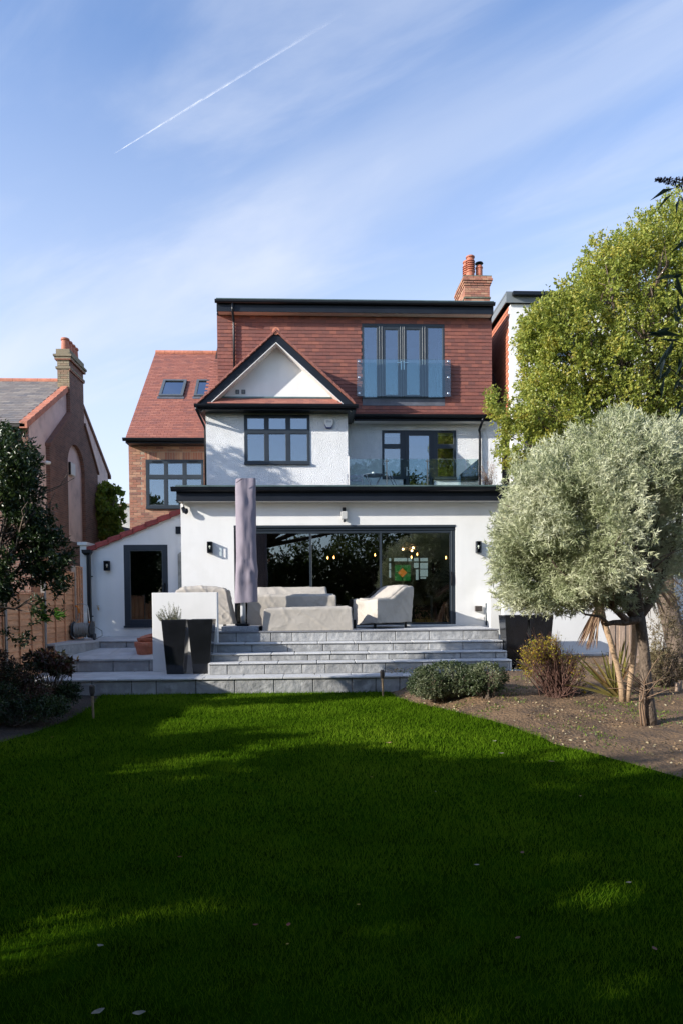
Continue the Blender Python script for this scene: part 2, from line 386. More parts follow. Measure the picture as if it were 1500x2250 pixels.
M_bricky = mat('yellow_stock_brick', (.42, .33, .2), .9, .2, 9, bump=.5, bscale=40, rnd=.8,
               rcol=[(.24, .19, .13), (.31, .25, .16), (.19, .16, .11), (.28, .24, .17), (.25, .15, .10)], spots=(.11, .11, .08), sscale=7, bdist=.006)
M_mortar = mat('mortar', (.40, .33, .25), .95, .1, 12, bump=.3, bscale=80)
M_mortard = mat('dark_mortar', (.20, .17, .15), .95, .1, 12)
M_slate = mat('grey_slate', (.21, .19, .18), .8, .12, 6, bump=.2, bscale=30, rnd=.85, spec=.25,
              rcol=[(.26, .225, .20), (.20, .175, .16), (.31, .27, .23), (.15, .145, .15), (.24, .21, .185)])
M_pink = mat('pink_pebbledash', (.82, .62, .55), .95, .07, 2, bump=.9, bscale=45, bdist=.015, spots=(.62, .46, .42), sscale=2)
M_stone = mat('riven_grey_stone', (.345, .35, .35), .8, .13, 3.2, bump=1.0, bscale=7, rnd=.16, spots=(.47, .475, .47), sscale=6, slo=.52, shi=.74, bdist=.03)
M_slab = mat('pale_stone_slab', (.52, .52, .51), .8, .10, 3, bump=.5, bscale=16, rnd=.09, spots=(.43, .435, .44), sscale=3.5, slo=.5, shi=.8, bdist=.012)
M_joint = mat('dark_joint', (.045, .04, .038), .95, .2, 10)
M_glass = glass_mat('window_glass', .17, (.55, .63, .68))
M_glassd = glass_mat('sliding_door_glass', .095, (.52, .56, .56))
M_clear = glass_mat('balustrade_glass', .015, (.84, .93, .93))
M_blind = mat('pale_roller_blind', (.72, .76, .76), .9, .03, 2)
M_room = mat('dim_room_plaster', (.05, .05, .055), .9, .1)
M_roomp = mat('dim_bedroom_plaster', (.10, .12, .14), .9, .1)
M_curtain = mat('pale_blue_curtain', (.50, .62, .70), .9, .05)
M_steel = mat('brushed_steel', (.55, .56, .57), .3, .05, metal=1.0)
M_brass = mat('brass', (.55, .33, .10), .35, .1, metal=1.0)
M_bark = mat('grey_brown_bark', (.155, .115, .085), .9, .35, 6, bump=1.0, bscale=16, streak=(18, 18, 3), bdist=.03)
M_barkp = mat('pale_ringed_bark', (.42, .29, .18), .85, .25, 10, bump=.8, bscale=20, streak=(4, 4, 40), bdist=.02)
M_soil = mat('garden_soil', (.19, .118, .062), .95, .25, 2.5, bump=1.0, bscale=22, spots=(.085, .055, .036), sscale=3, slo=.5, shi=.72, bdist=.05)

# ---------------------------------------------------------------- ground levels
YT, YC, YB, YA, YP = 12.87, 13.43, 13.80, 14.18, 14.56     # terrace wall, step risers, patio edge
YF, YS, YBAY, YM, YD = 16.70, 17.60, 18.90, 20.0, 20.35      # extension, side wing, bay, main wall, dormer
ZP = 1.725-65/1500*YP*1.0                                    # patio level
ZP = Z_(1385, YP, 760); ZTR = Z_(1486.5, YT, 700)
ZA = Z_(1411.5, YA-.03, 700); ZB = Z_(1434.5, YB-.03, 700); ZC = Z_(1454.5, YC-.03, 700)

LB = [G(x, y) for x, y in ((222, 1527), (205, 1550), (150, 1584), (60, 1615), (0, 1632), (-120, 1665), (-300, 1720), (-420, 1760))]
RB = [G(x, y) for x, y in ((862, 1527), (905, 1544), (1000, 1563), (1130, 1597), (1230, 1637), (1330, 1662), (1500, 1708), (1700, 1790))]
def edge(B, Y, wob):
    ys = [b.y for b in B][::-1]; xs = [b.x for b in B][::-1]
    x = float(np.interp(Y, ys, xs))
    return x+.05*mnoise.noise(Vector((Y*2.2, wob, 0)))+.05*mnoise.noise(Vector((Y*9, wob, 3)))+.03*mnoise.noise(Vector((Y*30, wob, 5)))
def lx(Y): return edge(LB, Y, 1.0)
def rx(Y): return edge(RB, Y, 5.0)
def bedH(X, Y):
    d = X-rx(min(Y, YT))
    e = min(1, max(0, d/.9)); e = e*e*(3-2*e)
    h = .02+min(.50, max(0, (Y-9.0)*.085))
    if Y > YT: e = 1
    n = .035*mnoise.noise(Vector((X*.9, Y*.9, 0)))+.018*mnoise.noise(Vector((X*3.3, Y*3.3, 2)))+.008*mnoise.noise(Vector((X*11, Y*11, 4)))
    return -.012+e*h+n*(.3+.7*e)
def bed_hit(px, py):
    z = .1
    for _ in range(30):
        p = G(px, py, z); z = .5*z+.5*bedH(p.x, p.y)
    return G(px, py, z)

def grid(name, fn, nu, nv, m, smooth=True, **props):
    v = np.array([fn(i/nu, j/nv) for j in range(nv+1) for i in range(nu+1)])
    f = np.array([(j*(nu+1)+i, j*(nu+1)+i+1, (j+1)*(nu+1)+i+1, (j+1)*(nu+1)+i) for j in range(nv) for i in range(nu)])
    return np_mesh(name, v, f, m, smooth=smooth, **props)
M_gground = mat('far_grass_ground', (.035, .07, .02), .95, .3, .4)
M_lawnsoil = mat('lawn_thatch', (.016, .044, .002), 1.0, .3, 4, bump=.6, bscale=50, spec=0.0, spots=(.016, .026, .003), sscale=7, slo=.6, shi=.8)
b = MB(); b.add([(-400, -400, -.12), (400, -400, -.12), (400, 700, -.12), (-400, 700, -.12)], [(0, 1, 2, 3)])
b.build('ground', M_gground, kind='structure')
def lawn_z(X, Y): return .012*mnoise.noise(Vector((X*.5, Y*.5, 0)))
def f_lawn(u, v):
    Y = -13+v*(YT-.02+13); a, c = lx(Y), rx(Y); X = a+(c-a)*u; return (X, Y, lawn_z(X, Y))
grid('lawn', f_lawn, 60, 160, M_lawnsoil, kind='structure')
def f_rb(u, v):
    Y = -13+v*(15.6+13); c = rx(min(Y, YT)) if Y < YT+.01 else X_(1166, YT, 1500)+.02
    X = c+(11-c)*u**1.4; return (X, Y, bedH(X, Y))
grid('right_flower_bed', f_rb, 110, 260, M_soil, kind='structure')
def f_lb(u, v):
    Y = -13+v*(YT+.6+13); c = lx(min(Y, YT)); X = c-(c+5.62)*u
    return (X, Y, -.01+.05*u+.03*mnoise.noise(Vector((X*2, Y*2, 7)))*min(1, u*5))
M_soil_shade = mat('shade_darkened_soil', (.055, .038, .026), .95, .3, 3, bump=1.0, bscale=25, bdist=.05)  # darker copy of the garden soil: the bed's shade put into its colour
o = grid('left_flower_bed', f_lb, 30, 200, M_soil_shade, kind='structure'); o.data.flip_normals()

# ---------------------------------------------------------------- terrace and steps
ter = MB()
xl, xr = -5.5, X_(1167, YT, 1500)
Z2F = 1.725-(1446-1324)/1500*14.3; Z2B = 1.725-(1422-1324)/1500*15.6; Z3 = 1.725-(1406-1324)/1500*15.6
ter.box(xl, xr-.03, YT+.03, 15.0, -.3, ZTR-.05)
XS0 = X_(466, YA, 1440); XSW = X_(481.5, 14.3, 1440)
xC0, xC1 = X_(457.5, YC, 1462), X_(1123.5, YC, 1462); xB0, xB1 = X_(463, YB, 1440), X_(1113, YB, 1440)
xA0, xA1 = X_(471.5, YA, 1415), X_(1104, YA, 1415); xP0, xP1 = X_(472, YP, 1390), X_(1095, YP, 1390)
ter.box(xC0+.04, xC1-.04, YC+.03, 14.9, ZTR-.2, ZC-.05); ter.box(xB0+.04, xB1-.04, YB+.03, 14.95, ZTR-.2, ZB-.05)
ter.box(xA0+.04, xA1-.04, YA+.03, 14.97, ZTR-.2, ZA-.05); ter.box(xP0+.02, xP1-.02, YP+.03, YF+.3, -.3, ZP-.035)
ter.prism([(xl, 14.33, -.3), (xl, 14.33, Z2F-.05), (xl, 15.65, Z2B-.05), (xl, 15.65, -.3)], (XSW-.2-xl, 0, 0))
ter.box(xl, xP0+.0, 15.64, YS+.3, -.3, Z3-.05)
T = ter.build('terrace', M_joint, kind='structure')
def stone(x0, x1, y0, y1, z0, z1, m, name, bev=.008, r=None):
    b = MB(); b.box(x0, x1, y0, y1, z0, z1, random.random()); b.build(name, m, T, bevel=bev)
def course(xa, xb, y0, y1, z0, z1, L0, off, m, name, jit=.0, gap=.012, bev=.008):
    x = xa; first = True
    while x < xb-.02:
        w = (L0*off if first and off > 0 else L0)*(1+random.uniform(-jit, jit)); first = False
        if random.random() < .12: w *= .62
        e = min(xb, x+w)
        if xb-e < .12: e = xb
        stone(x+gap/2, e-gap/2, y0+random.uniform(-.003, .003), y1, z0, z1+random.uniform(-.002, .002), m, name, bev); x = e
# riser stones and treads
NT = .034
course(xl, xr, YT, YT+.03, -.08, ZTR-NT-.006, .732, .7, M_stone, 'riser_stone')
x = xl; rows = [(YT-.03, YT+.27), (YT+.275, YT+.85), (YT+.855, YT+1.43)]
for k, (y0, y1) in enumerate(rows):
    xa, xb = (xl, xr+.02)
    if k == 2: xb = XS0-.02
    course(xa, xb, y0, y1, ZTR-NT, ZTR, .86 if k != 1 else .72, (.5, .8, .3)[k], M_slab, 'paving_slab', .18, .009, .006)
xr2 = xr+.0
for (x0, x1, y, zt, zb, of) in ((xC0, xC1, YC, ZC, ZTR, .45), (xB0, xB1, YB, ZB, ZC, .98), (xA0, xA1, YA, ZA, ZB, .99), (xP0, xP1, YP, ZP, ZA, .62)):
    top = y == YP
    e = .045
    course(x0+(e if not top else 0), x1-(e if not top else 0), y, y+.03, zb+.001, zt-NT-.004, .732, of, M_stone, 'riser_stone')
    if not top:
        course(x0, x1, y-.03, y+.42, zt-NT, zt, .76, random.uniform(.4, .9), M_slab, 'tread_slab', .02, .007, .012)
        for s, xx in ((1, x0), (-1, x1)):
            stone(min(xx, xx+s*e), max(xx, xx+s*e), y+.004, y+.42, zb+.001, zt-NT-.002, M_slab, 'end_stone', .004)
# patio paving: thin edge trim and slabs
M_trim = mat('grey_paving_edge', (.20, .205, .22), .7, .1, 5)
stone(xP0, xP1, YP-.015, YP+.012, ZP-.03, ZP, M_trim, 'edge_trim', .002)
for k in range(4):
    course(xP0, xP1+.0, YP+.016+k*.56, min(YF+.2, YP+.57+k*.56), ZP-.03, ZP-.002, .72, (.3, .8, .5, .9)[k], M_slab, 'patio_slab', .1, .008, .003)
# left platforms
course(xl+.3, XSW-.22, 14.3, 14.33, ZTR+.001, Z2F-NT-.005, .74, .5, M_stone, 'riser_stone')
sl = (Z2B-Z2F)/1.3
for k in range(3):
    y0 = 14.27+k*.455; y1 = y0+.448; x = xl+.3
    while x < XSW-.25:
        w = random.choice([.55, .72, .9]); e = min(XSW-.22, x+w)
        if XSW-.22-e < .15: e = XSW-.22
        z0, z1 = Z2F+(y0-14.3)*sl, Z2F+(y1-14.3)*sl
        b = MB(); b.prism([(x+.004, y0, z0), (x+.004, y1, z1), (x+.004, y1, z1-NT), (x+.004, y0, z0-NT)], (e-x-.008, 0, 0)); b.r = [random.random()]*len(b.v)
        b.build('paving_slab', M_slab, T); x = e
course(X_(220, 15.6, 1412), XSW-.15, 15.6, 15.63, Z2B-.03, Z3-NT-.005, .74, .8, M_stone, 'riser_stone')
for k in range(4):
    course(xl, X_(398, YF, 1390)-.0 if k > 1 else XSW-.15, 15.575+k*.52, 15.575+k*.52+.512, Z3-NT, Z3-.001*(k+1)/2, .72, (.4, .9, .6, .3)[k], M_slab, 'paving_slab', .15, .008, .005)
# raised edge returning towards the fence on the left
p0, p1 = Vector((X_(122, 14.35, 1430), 14.35, 0)), Vector((X_(220, 15.6, 1412), 15.6, 0))
dv = (p1-p0); nrm = Vector((-dv.y, dv.x, 0)).normalized()
for k in range(3):
    a, c = p0+dv*(k/3+.002), p0+dv*((k+1)/3-.002)
    b = MB(); b.prism([a+Vector((0, 0, ZTR)), c+Vector((0, 0, ZTR)), c+Vector((0, 0, Z3-.04)), a+Vector((0, 0, Z3-.04))], nrm*.05); b.r = [random.random()]*len(b.v)
    b.build('riser_stone', M_stone, T)
b = MB(); b.prism([p0+Vector((0, 0, Z3-NT)), p1+Vector((0, 0, Z3-NT)), Vector((p1.x, p1.y+.02, Z3-NT)), Vector((xl, 15.62, Z3-NT)), Vector((xl, p0.y, Z3-NT))][::1], (0, 0, NT+.004)); b.r = [.4]*len(b.v)
b.build('coping_slab', M_slab, T)
b = MB(); b.prism([p0+nrm*.05, p1+nrm*.05, Vector((xl, 15.6, 0)), Vector((xl, p0.y, 0))], (0, 0, Z3-.05)); b.build('planter_fill', M_joint, T)

# ---------------------------------------------------------------- main house
H = thing('detached_house', 'white rendered house with red tile-hung loft, black gutters and a wide glazed garden extension', 'house')
def part(mb, name, m, parent=None, **k): return mb.build(name, m, parent if parent is not None else H, **k)

# extension
ex0, ex1 = X_(398.5, YF, 1200), X_(1112, YF, 1200)
sx0, sx1, sz0, sz1 = R(515.5, 1155, 1000, 1375, YF)
sz0 = ZP+.03
ZR = Z_(1083, 16.45, 750)      # underside of the gutter
ZE = ZR-.02
b = MB(); b.wall(ex0, ex1, -.2, ZE, YF, YF+.32, [(sx0, sx1, sz0, sz1)]); ext = part(b, 'extension_wall', M_render)
b = MB(); b.box(ex0, ex0+.3, YF+.32, YM+.1, .0, ZE); part(b, 'extension_side_wall', M_render)
b = MB(); b.box(ex1-.3, ex1, YF+.32, YM+.1, .0, ZE); part(b, 'extension_side_wall', M_render)
YFA = 16.38
fx0, fx1 = X_(388, YFA, 1090), X_(1110, YFA, 1090)
zf0, zf1 = Z_(1100.5, YFA, 750), Z_(1082, YFA, 750)
b = MB(); b.box(fx0, fx1, YFA, YFA+.025, zf0, zf1+.07); b.box(fx0, fx0+.025, YFA+.026, YM, zf0, zf1+.07); b.box(fx1-.025, fx1, YFA+.026, YM, zf0, zf1+.07); part(b, 'fascia', M_fascia)
b = MB(); b.box(fx0+.026, fx1-.026, YFA+.026, YF-.002, zf0+.01, zf0+.025); part(b, 'soffit', M_soffit)
b = MB(); b.box(fx0+.03, fx1-.03, YFA+.03, YM, zf1-.02, zf1+.075); part(b, 'flat_roof', M_lead)
ZFL = zf1+.078
def gutter(px0, px1, y, py_top, h=.085, d=.115, name='gutter', cap=True, parent=None):
    xa, xb = X_(px0, y, py_top), X_(px1, y, py_top); zt = Z_(py_top, y, (px0+px1)/2)
    b = MB(); n = 8; vs = []
    prof = [(d/2*math.cos(q), -h*math.sin(q)) for q in np.linspace(0, math.pi, n)]
    prof = prof+[(-d/2-.008, 0), (-d/2-.008, .006), (-d/2+.004, .006)]
    k = len(prof)
    for xx in (xa, xb): vs += [(xx, y+p[0], zt+p[1]) for p in prof]
    b.add(vs, [(i, i+1, k+i+1, k+i) for i in range(k-1)])
    b.add([(xx, y+p[0], zt+p[1]) for xx in (xa, xb) for p in prof[:n]], [tuple(range(n))[::-1], tuple(range(n, 2*n))])
    x = xa+.9
    while x < xb-.3:
        b.add([(xx, y+p[0]*1.08, zt+p[1]*1.06) for xx in (x-.03, x+.03) for p in prof], [(i, i+1, k+i+1, k+i) for i in range(k-1)]); x += 1.82
    g = part(b, name, M_black, parent); return g, xa, xb, zt
gutter(376, 1113, 16.30, 1070.5, .10, .13)
b = MB(); xa, xb = X_(386, 16.36, 1066), X_(1113, 16.36, 1066); zt = Z_(1066, 16.36, 750); b.box(xa, xb, 16.335, 16.42, zt-.035, zt); part(b, 'roof_trim', M_roofedge)

# windows --------------------------------------------------------------
def window(name, outer, panes, Y, fd=.07, proud=.02, fm=M_grey, glass=M_glass, bead=.012, label=None, blinds=(), sill=None, parent=None, vent=()):
    x0, x1, z0, z1 = R(*outer, Y-proud)
    hs = [R(*p, Y-proud) for p in panes]
    b = MB(); b.wall(x0, x1, z0, z1, Y-proud, Y-proud+fd, hs)
    w = part(b, name, fm, parent)
    if label: w['label'] = label
    for h in hs:
        b = MB(); b.wall(h[0]-.001, h[1]+.001, h[2]-.001, h[3]+.001, Y-proud+.012, Y-proud+.03, [(h[0]+bead, h[1]-bead, h[2]+bead, h[3]-bead)]); b.build('glazing_bead', M_greyl, w)
        b = MB(); b.box(h[0]+.003, h[1]-.003, Y-proud+.034, Y-proud+.040, h[2]+.003, h[3]-.003); b.build('pane', glass, w)
    for bl in blinds:
        q = R(*bl, Y+.08); b = MB(); b.box(q[0], q[1], Y+.085, Y+.092, q[2], q[3]); b.build('roller_blind', M_blind, w)
    for v in vent:
        q = R(*v, Y-proud); b = MB(); b.box(q[0], q[1], Y-proud-.018, Y-proud-.002, q[2], q[3]); b.build('trickle_vent', M_black, w, bevel=.005)
    if sill:
        q = R(*sill, Y-.06); b = MB(); b.box(q[0], q[1], Y-.075, Y+.01, q[2], q[3]); b.build('sill', fm, w, bevel=.004)
    return w, (x0, x1, z0, z1)
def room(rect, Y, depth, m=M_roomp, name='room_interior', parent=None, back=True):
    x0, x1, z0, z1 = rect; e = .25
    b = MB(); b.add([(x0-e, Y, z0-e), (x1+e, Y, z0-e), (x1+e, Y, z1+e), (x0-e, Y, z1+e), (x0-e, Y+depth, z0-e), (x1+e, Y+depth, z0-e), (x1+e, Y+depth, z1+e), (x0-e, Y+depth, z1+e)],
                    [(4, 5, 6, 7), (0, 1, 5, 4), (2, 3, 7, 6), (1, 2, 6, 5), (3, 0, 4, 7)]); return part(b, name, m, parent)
def curtain(x0, x1, z0, z1, Y, m=M_curtain, name='curtain', parent=None, waves=5, amp=.03, top=1.0):
    n = 40; vs = []
    for j, z in enumerate((z0, z0+(z1-z0)*.5, z1)):
        sc = (1, .92, top)[j]
        for i in range(n+1):
            t = i/n; vs.append((x0+(x1-x0)*t*sc, Y+amp*math.sin(t*waves*2*math.pi+j*.4), z))
    b = MB(); b.add(vs, [(j*(n+1)+i, j*(n+1)+i+1, (j+1)*(n+1)+i+1, (j+1)*(n+1)+i) for j in range(2) for i in range(n)])
    return part(b, name, m, parent, smooth=True)

# bay --------------------------------------------------------------------
bx0, bx1 = X_(453.5, YBAY, 985), X_(764, YBAY, 985); bz1 = Z_(906, YBAY, 610)
BW = (537, 911, 680.5, 1019)
wq = R(*BW, YBAY)
b = MB(); b.wall(bx0, bx1, ZFL-.1, bz1, YBAY, YBAY+.25, [(wq[0]+.01, wq[1]-.01, wq[2]+.01, wq[3]-.01)]); part(b, 'bay_wall', M_dash)
b = MB(); b.box(bx0, bx0+.25, YBAY+.25, YD+1, ZFL-.1, bz1); part(b, 'bay_side_wall', M_dash)
b = MB(); b.box(bx1-.25, bx1, YBAY+.25, YM+.05, ZFL-.1, bz1); part(b, 'bay_side_wall', M_dash)
pn = []
for a, c in ((543, 581.3), (590, 628.2), (637.3, 675.2)): pn += [(a, 917.5, c, 943.5), (a+.3, 952.5, c+.3, 1013)]
w, r_ = window('bay_window', BW, pn, YBAY, blinds=[(540, 915, 678, 955)], vent=[(553, 912.5, 571, 916), (640, 912.5, 668, 916)], sill=(537, 1015.5, 681, 1020.5))
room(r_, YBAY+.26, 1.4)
# alarm box
ax0, ax1, az0, az1 = R(712.5, 920.5, 732, 941, YBAY-.06)
b = MB(); cx = (ax0+ax1)/2; hw = (ax1-ax0)/2; zz = az1-az0
b.prism([(cx-hw, YBAY-.07, az1-.02), (cx-hw+.03, YBAY-.07, az1), (cx+hw-.03, YBAY-.07, az1), (cx+hw, YBAY-.07, az1-.02), (cx+hw*.95, YBAY-.07, az1-zz*.55), (cx+hw*.5, YBAY-.07, az0+.03), (cx-hw*.5, YBAY-.07, az0+.03), (cx-hw*.95, YBAY-.07, az1-zz*.55)][::-1], (0, .07, 0))
al = part(b, 'alarm_box', mat('white_plastic', (.75, .75, .74), .4, .02), bevel=.008)
b = MB(); b.prism([(cx-hw*1.0, YBAY-.055, az1-zz*.5), (cx+hw*1.0, YBAY-.055, az1-zz*.5), (cx+hw*.62, YBAY-.055, az0), (cx-hw*.62, YBAY-.055, az0)][::-1], (0, .05, 0)); b.build('blue_base', mat('blue_plastic', (.02, .03, .16), .4, .02), al, bevel=.006)
cu = bpy.data.curves.new('lettering', 'FONT'); cu.body = 'ERA'; cu.size = .085; cu.align_x = 'CENTER'; cu.align_y = 'CENTER'; cu.extrude = .001
cu.materials.append(mat('grey_lettering', (.30, .31, .33), .5, .01)); _tmp = bpy.data.objects.new('lettering_curve', cu); COL.objects.link(_tmp); bpy.context.view_layer.update(); me_t = bpy.data.meshes.new_from_object(_tmp.evaluated_get(bpy.context.evaluated_depsgraph_get())); bpy.data.objects.remove(_tmp); me_t.name = 'lettering'; tx = link('lettering', me_t, al); tx.location = (cx, YBAY-.0745, az1-.075); tx.rotation_euler = (math.pi/2, 0, 0)

# bay eaves, skirt of tiles and gable ------------------------------------------------
YG = 18.55
gut = gutter(427, 787, 18.42, 889, .085, .115)
ge0, ge1, gz = gut[1], gut[2], gut[3]
b = MB(); b.box(ge0+.08, ge1-.06, 18.49, 18.515, Z_(901, 18.5, 610), gz+.0); b.box(ge0+.08, ge0+.105, 18.516, YD, Z_(901, 18.5, 610), gz-.01); b.box(ge1-.085, ge1-.06, 18.516, YM-.2, Z_(901, 18.5, 610), gz-.01); part(b, 'eaves_board', M_fascia)
b = MB(); b.box(ge0+.11, ge1-.09, 18.516, YBAY-.002, Z_(901, 18.5, 610)+.012, Z_(901, 18.5, 610)+.03); part(b, 'soffit', M_black)
b = MB(); b.box(ge0+.11, bx0-.002, YBAY+.01, YD, Z_(901, 18.5, 610)+.012, Z_(901, 18.5, 610)+.03); part(b, 'soffit', M_black)
b = MB(); b.box(bx1+.002, ge1-.09, YBAY+.01, YM, Z_(901, 18.5, 610)+.012, Z_(901, 18.5, 610)+.03); part(b, 'soffit', M_black)
# gable geometry, in its own plane
gap = W(606, 730, YG); gl = W(436, 888, YG); gr = W(779, 888, YG)
gzb = (gl.z+gr.z)/2; ax_, az_ = gap.x, gap.z; hwid = (gr.x-gl.x)/2; cxg = (gr.x+gl.x)/2; ax_ = cxg
kk = (az_-gzb)/hwid
def board(dz0, dz1, y0, y1, name, m, ext=0.0, xin=0.0):
    for s in (-1, 1):
        b = MB()
        b.prism([(ax_, y0, az_+dz1), (ax_, y0, az_+dz0), (ax_+s*(hwid+ext), y0, gzb-kk*ext+dz0), (ax_+s*(hwid+ext), y0, gzb-kk*ext+dz1)][::s], (0, y1-y0, 0))
        part(b, name, m)
tt = .10*math.sqrt(1+kk*kk)
board(-.26, -.012, YG, YG+.03, 'bargeboard', M_fascia, -.06)
board(-.285, -.262, YG+.0, YG+.028, 'bargeboard_trim', M_soffit, -.09)
board(-.27, -.245, YG+.031, YBAY+.03, 'gable_soffit', M_soffit, -.12)
b = MB(); zg0 = Z_(873.5, YBAY+.0, 607)
b.prism([(ax_, YBAY+.03, az_-.2), (ax_-(az_-.2-zg0)/kk, YBAY+.03, zg0), (ax_+(az_-.2-zg0)/kk, YBAY+.03, zg0)], (0, .2, 0)); part(b, 'gable_wall', M_render)
for q in ((518, 856, 526, 865), (531, 856, 539.5, 865)):
    v = R(*q, YBAY+.0); b = MB(); b.wall(v[0], v[1], v[2], v[3], YBAY+.008, YBAY+.028, [(v[0]+.02, v[1]-.02, v[2]+.02, v[3]-.02)])
    for i in range(3): z = v[2]+.025+i*.03; b.box(v[0]+.02, v[1]-.02, YBAY+.012, YBAY+.02, z, z+.018)
    part(b, 'air_vent', M_greyl)
YV = YD+.4
# gable roof planes (pieces on battens)
for s in (-1, 1):
    b = MB(); b.prism([(ax_, YG+.01, az_-.005), (ax_+s*hwid, YG+.01, gzb-.005), (ax_+s*hwid, YG+.01, gzb-.07), (ax_, YG+.01, az_-.08)], (0, YV-YG, 0)); gu = part(b, 'gable_roof', M_under)
    sl_len = hwid*math.sqrt(1+kk*kk); ang = math.atan(kk); mats = []
    n = int(sl_len/.105); yl = YD+.2-YG
    for i in range(n+1):
        d = sl_len-i*.105-.06; ny = int(yl/.17)
        for j in range(ny+1):
            y = YG-.03+.085+j*.17+(.085 if i % 2 else 0)-.04
            if y > YV: continue
            px = ax_+s*math.cos(ang)*d; pz = az_-math.sin(ang)*d
            rot = Matrix.Rotation(s*(ang-.06), 4, 'Y')
            mats.append(TRS((px, y, pz+.022), .155, .166, .014, rot))
    lay('roof_tile', mats, M_tile2, gu, 120)
for s in (-1, 1):
    nv = 18
    for i in range(nv):
        t0, t1 = i/nv, (i+1)/nv-.004
        b = MB(); b.prism([(ax_+s*hwid*t0, YG-.05, az_-(az_-gzb)*t0+.0), (ax_+s*hwid*t1, YG-.05, az_-(az_-gzb)*t1-.0), (ax_+s*hwid*t1, YG-.05, az_-(az_-gzb)*t1+.065), (ax_+s*hwid*t0, YG-.05, az_-(az_-gzb)*t0+.085)][::s], (0, .11, 0)); b.r = [random.random()]*len(b.v); part(b, 'verge_tile', M_tile2)
b = MB()
for i in range(8): b.tube([(ax_, YG-.04+i*.3, az_+.02), (ax_, YG-.04+(i+1)*.3-.008, az_+.02)], .10, 12, r=random.random())
part(b, 'ridge_tile', M_ridge)
# skirt of tiles in front of the gable wall
zs0 = gz+.03; ys0, ys1 = 18.47, YBAY+.02
b = MB(); b.prism([(ge0+.15, ys0, zs0-.02), (ge0+.15, ys1, zg0-.03), (ge0+.15, ys1, zg0-.08), (ge0+.15, ys0, zs0-.08)], (ge1-ge0-.3, 0, 0)); sk = part(b, 'eaves_roof', M_under)
mats = []; ang = math.atan2(zg0-zs0, ys1-ys0)
for i in range(4):
    t = (i+.5)/4
    x = ge0+.42+(.08 if i % 2 else 0)
    while x < ge1-.5:
        mats.append(TRS((x, ys0+(ys1-ys0)*t, zs0+(zg0-.03-zs0)*t+.012), .166, .14, .014, Matrix.Rotation(ang-.09, 4, 'X'))); x += .17
lay('roof_tile', mats, M_tile2, sk, 80)
b = MB(); b.box(ax_-(az_-.2-zg0)/kk+.05, ax_+(az_-.2-zg0)/kk-.05, YBAY-.03, YBAY+.028, zg0-.03, zg0+.015); part(b, 'lead_flashing', M_roofedge)
# swan neck downpipe at the left of the bay
b = MB(); b.tube([(ge0+.05, 18.42, gz-.07), (ge0+.06, 18.44, gz-.14), (bx0-.06, YBAY+.25, gz-.42), (bx0-.06, YBAY+.28, gz-.5), (bx0-.06, YBAY+.28, ZFL)], .036, 10); part(b, 'downpipe', M_black, smooth=True)

# main wall with balcony door ------------------------------------------------
mx0, mx1 = bx1-.1, X_(1061, YM, 990); mz1 = Z_(922, YM, 900)
DOOR = (838.7, 945.5, 1001, 1053)
q = R(*DOOR, YM); dq = R(884, 945.5, 953, 1090, YM)
b = MB(); b.wall(mx0, mx1+.55, ZFL-.1, mz1, YM, YM+.25, [(q[0]+.01, q[1]-.01, q[2]+.01, q[3]-.01), (dq[0]+.01, dq[1]-.01, ZFL+.06, q[2]+.01)]); part(b, 'rear_wall', M_dash)
w, r_ = window('balcony_window', DOOR, [(843, 950, 879, 976), (843, 984.5, 879.5, 1046), (960, 950, 996, 976.5), (960, 984.5, 996.5, 1047.5), (892, 950, 946, 1052)], YM,
               blinds=[(840, 948, 882, 960), (957, 948, 998, 958)], sill=(955, 1049, 1003, 1053.5), vent=[(850, 946, 872, 949), (967, 946, 990, 949)])
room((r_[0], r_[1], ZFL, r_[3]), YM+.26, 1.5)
dz0, dz1 = ZFL+.07, r_[3]-.02
b = MB(); X0, X1 = X_(890, YM-.03, 990), X_(948, YM-.03, 990); b.wall(X0, X1, dz0, dz1-.03, YM-.045, YM-.022, [(X_(897.5, YM-.03, 990), X_(941.5, YM-.03, 990), dz0+.15, dz1-.14)]); bd = part(b, 'balcony_door', M_grey)
b = MB(); b.box(X0+.06, X1-.06, YM-.034, YM-.028, dz0+.12, dz1-.12); b.build('pane', M_glass, bd)
b = MB(); b.box(X0+.02, X0+.045, YM-.06, YM-.044, dz0+.9, dz0+1.15); b.box(X0+.02, X0+.15, YM-.075, YM-.06, dz0+1.04, dz0+1.06); b.build('handle', M_steel, bd)
# eaves of the main roof to the right of the bay
g2 = gutter(778, 1080, 19.55, 911.5, .085, .115); zg2 = g2[3]
b = MB(); b.box(g2[1], g2[2], 19.62, 19.645, Z_(925, 19.62, 930), zg2+.02); part(b, 'eaves_board', M_fascia)
b = MB(); b.box(g2[1], g2[2], 19.646, YM-.002, Z_(925, 19.62, 930)+.01, Z_(925, 19.62, 930)+.025); part(b, 'soffit', M_soffit)
b = MB(); dxp = X_(1053, YM-.06, 1000)
b.tube([(dxp+.0, 19.57, zg2-.06), (dxp+.0, 19.58, zg2-.14), (dxp-.02, YM-.08, zg2-.33), (dxp, YM-.07, zg2-.42), (dxp, YM-.07, ZFL)], .036, 10); part(b, 'downpipe', M_black, smooth=True)

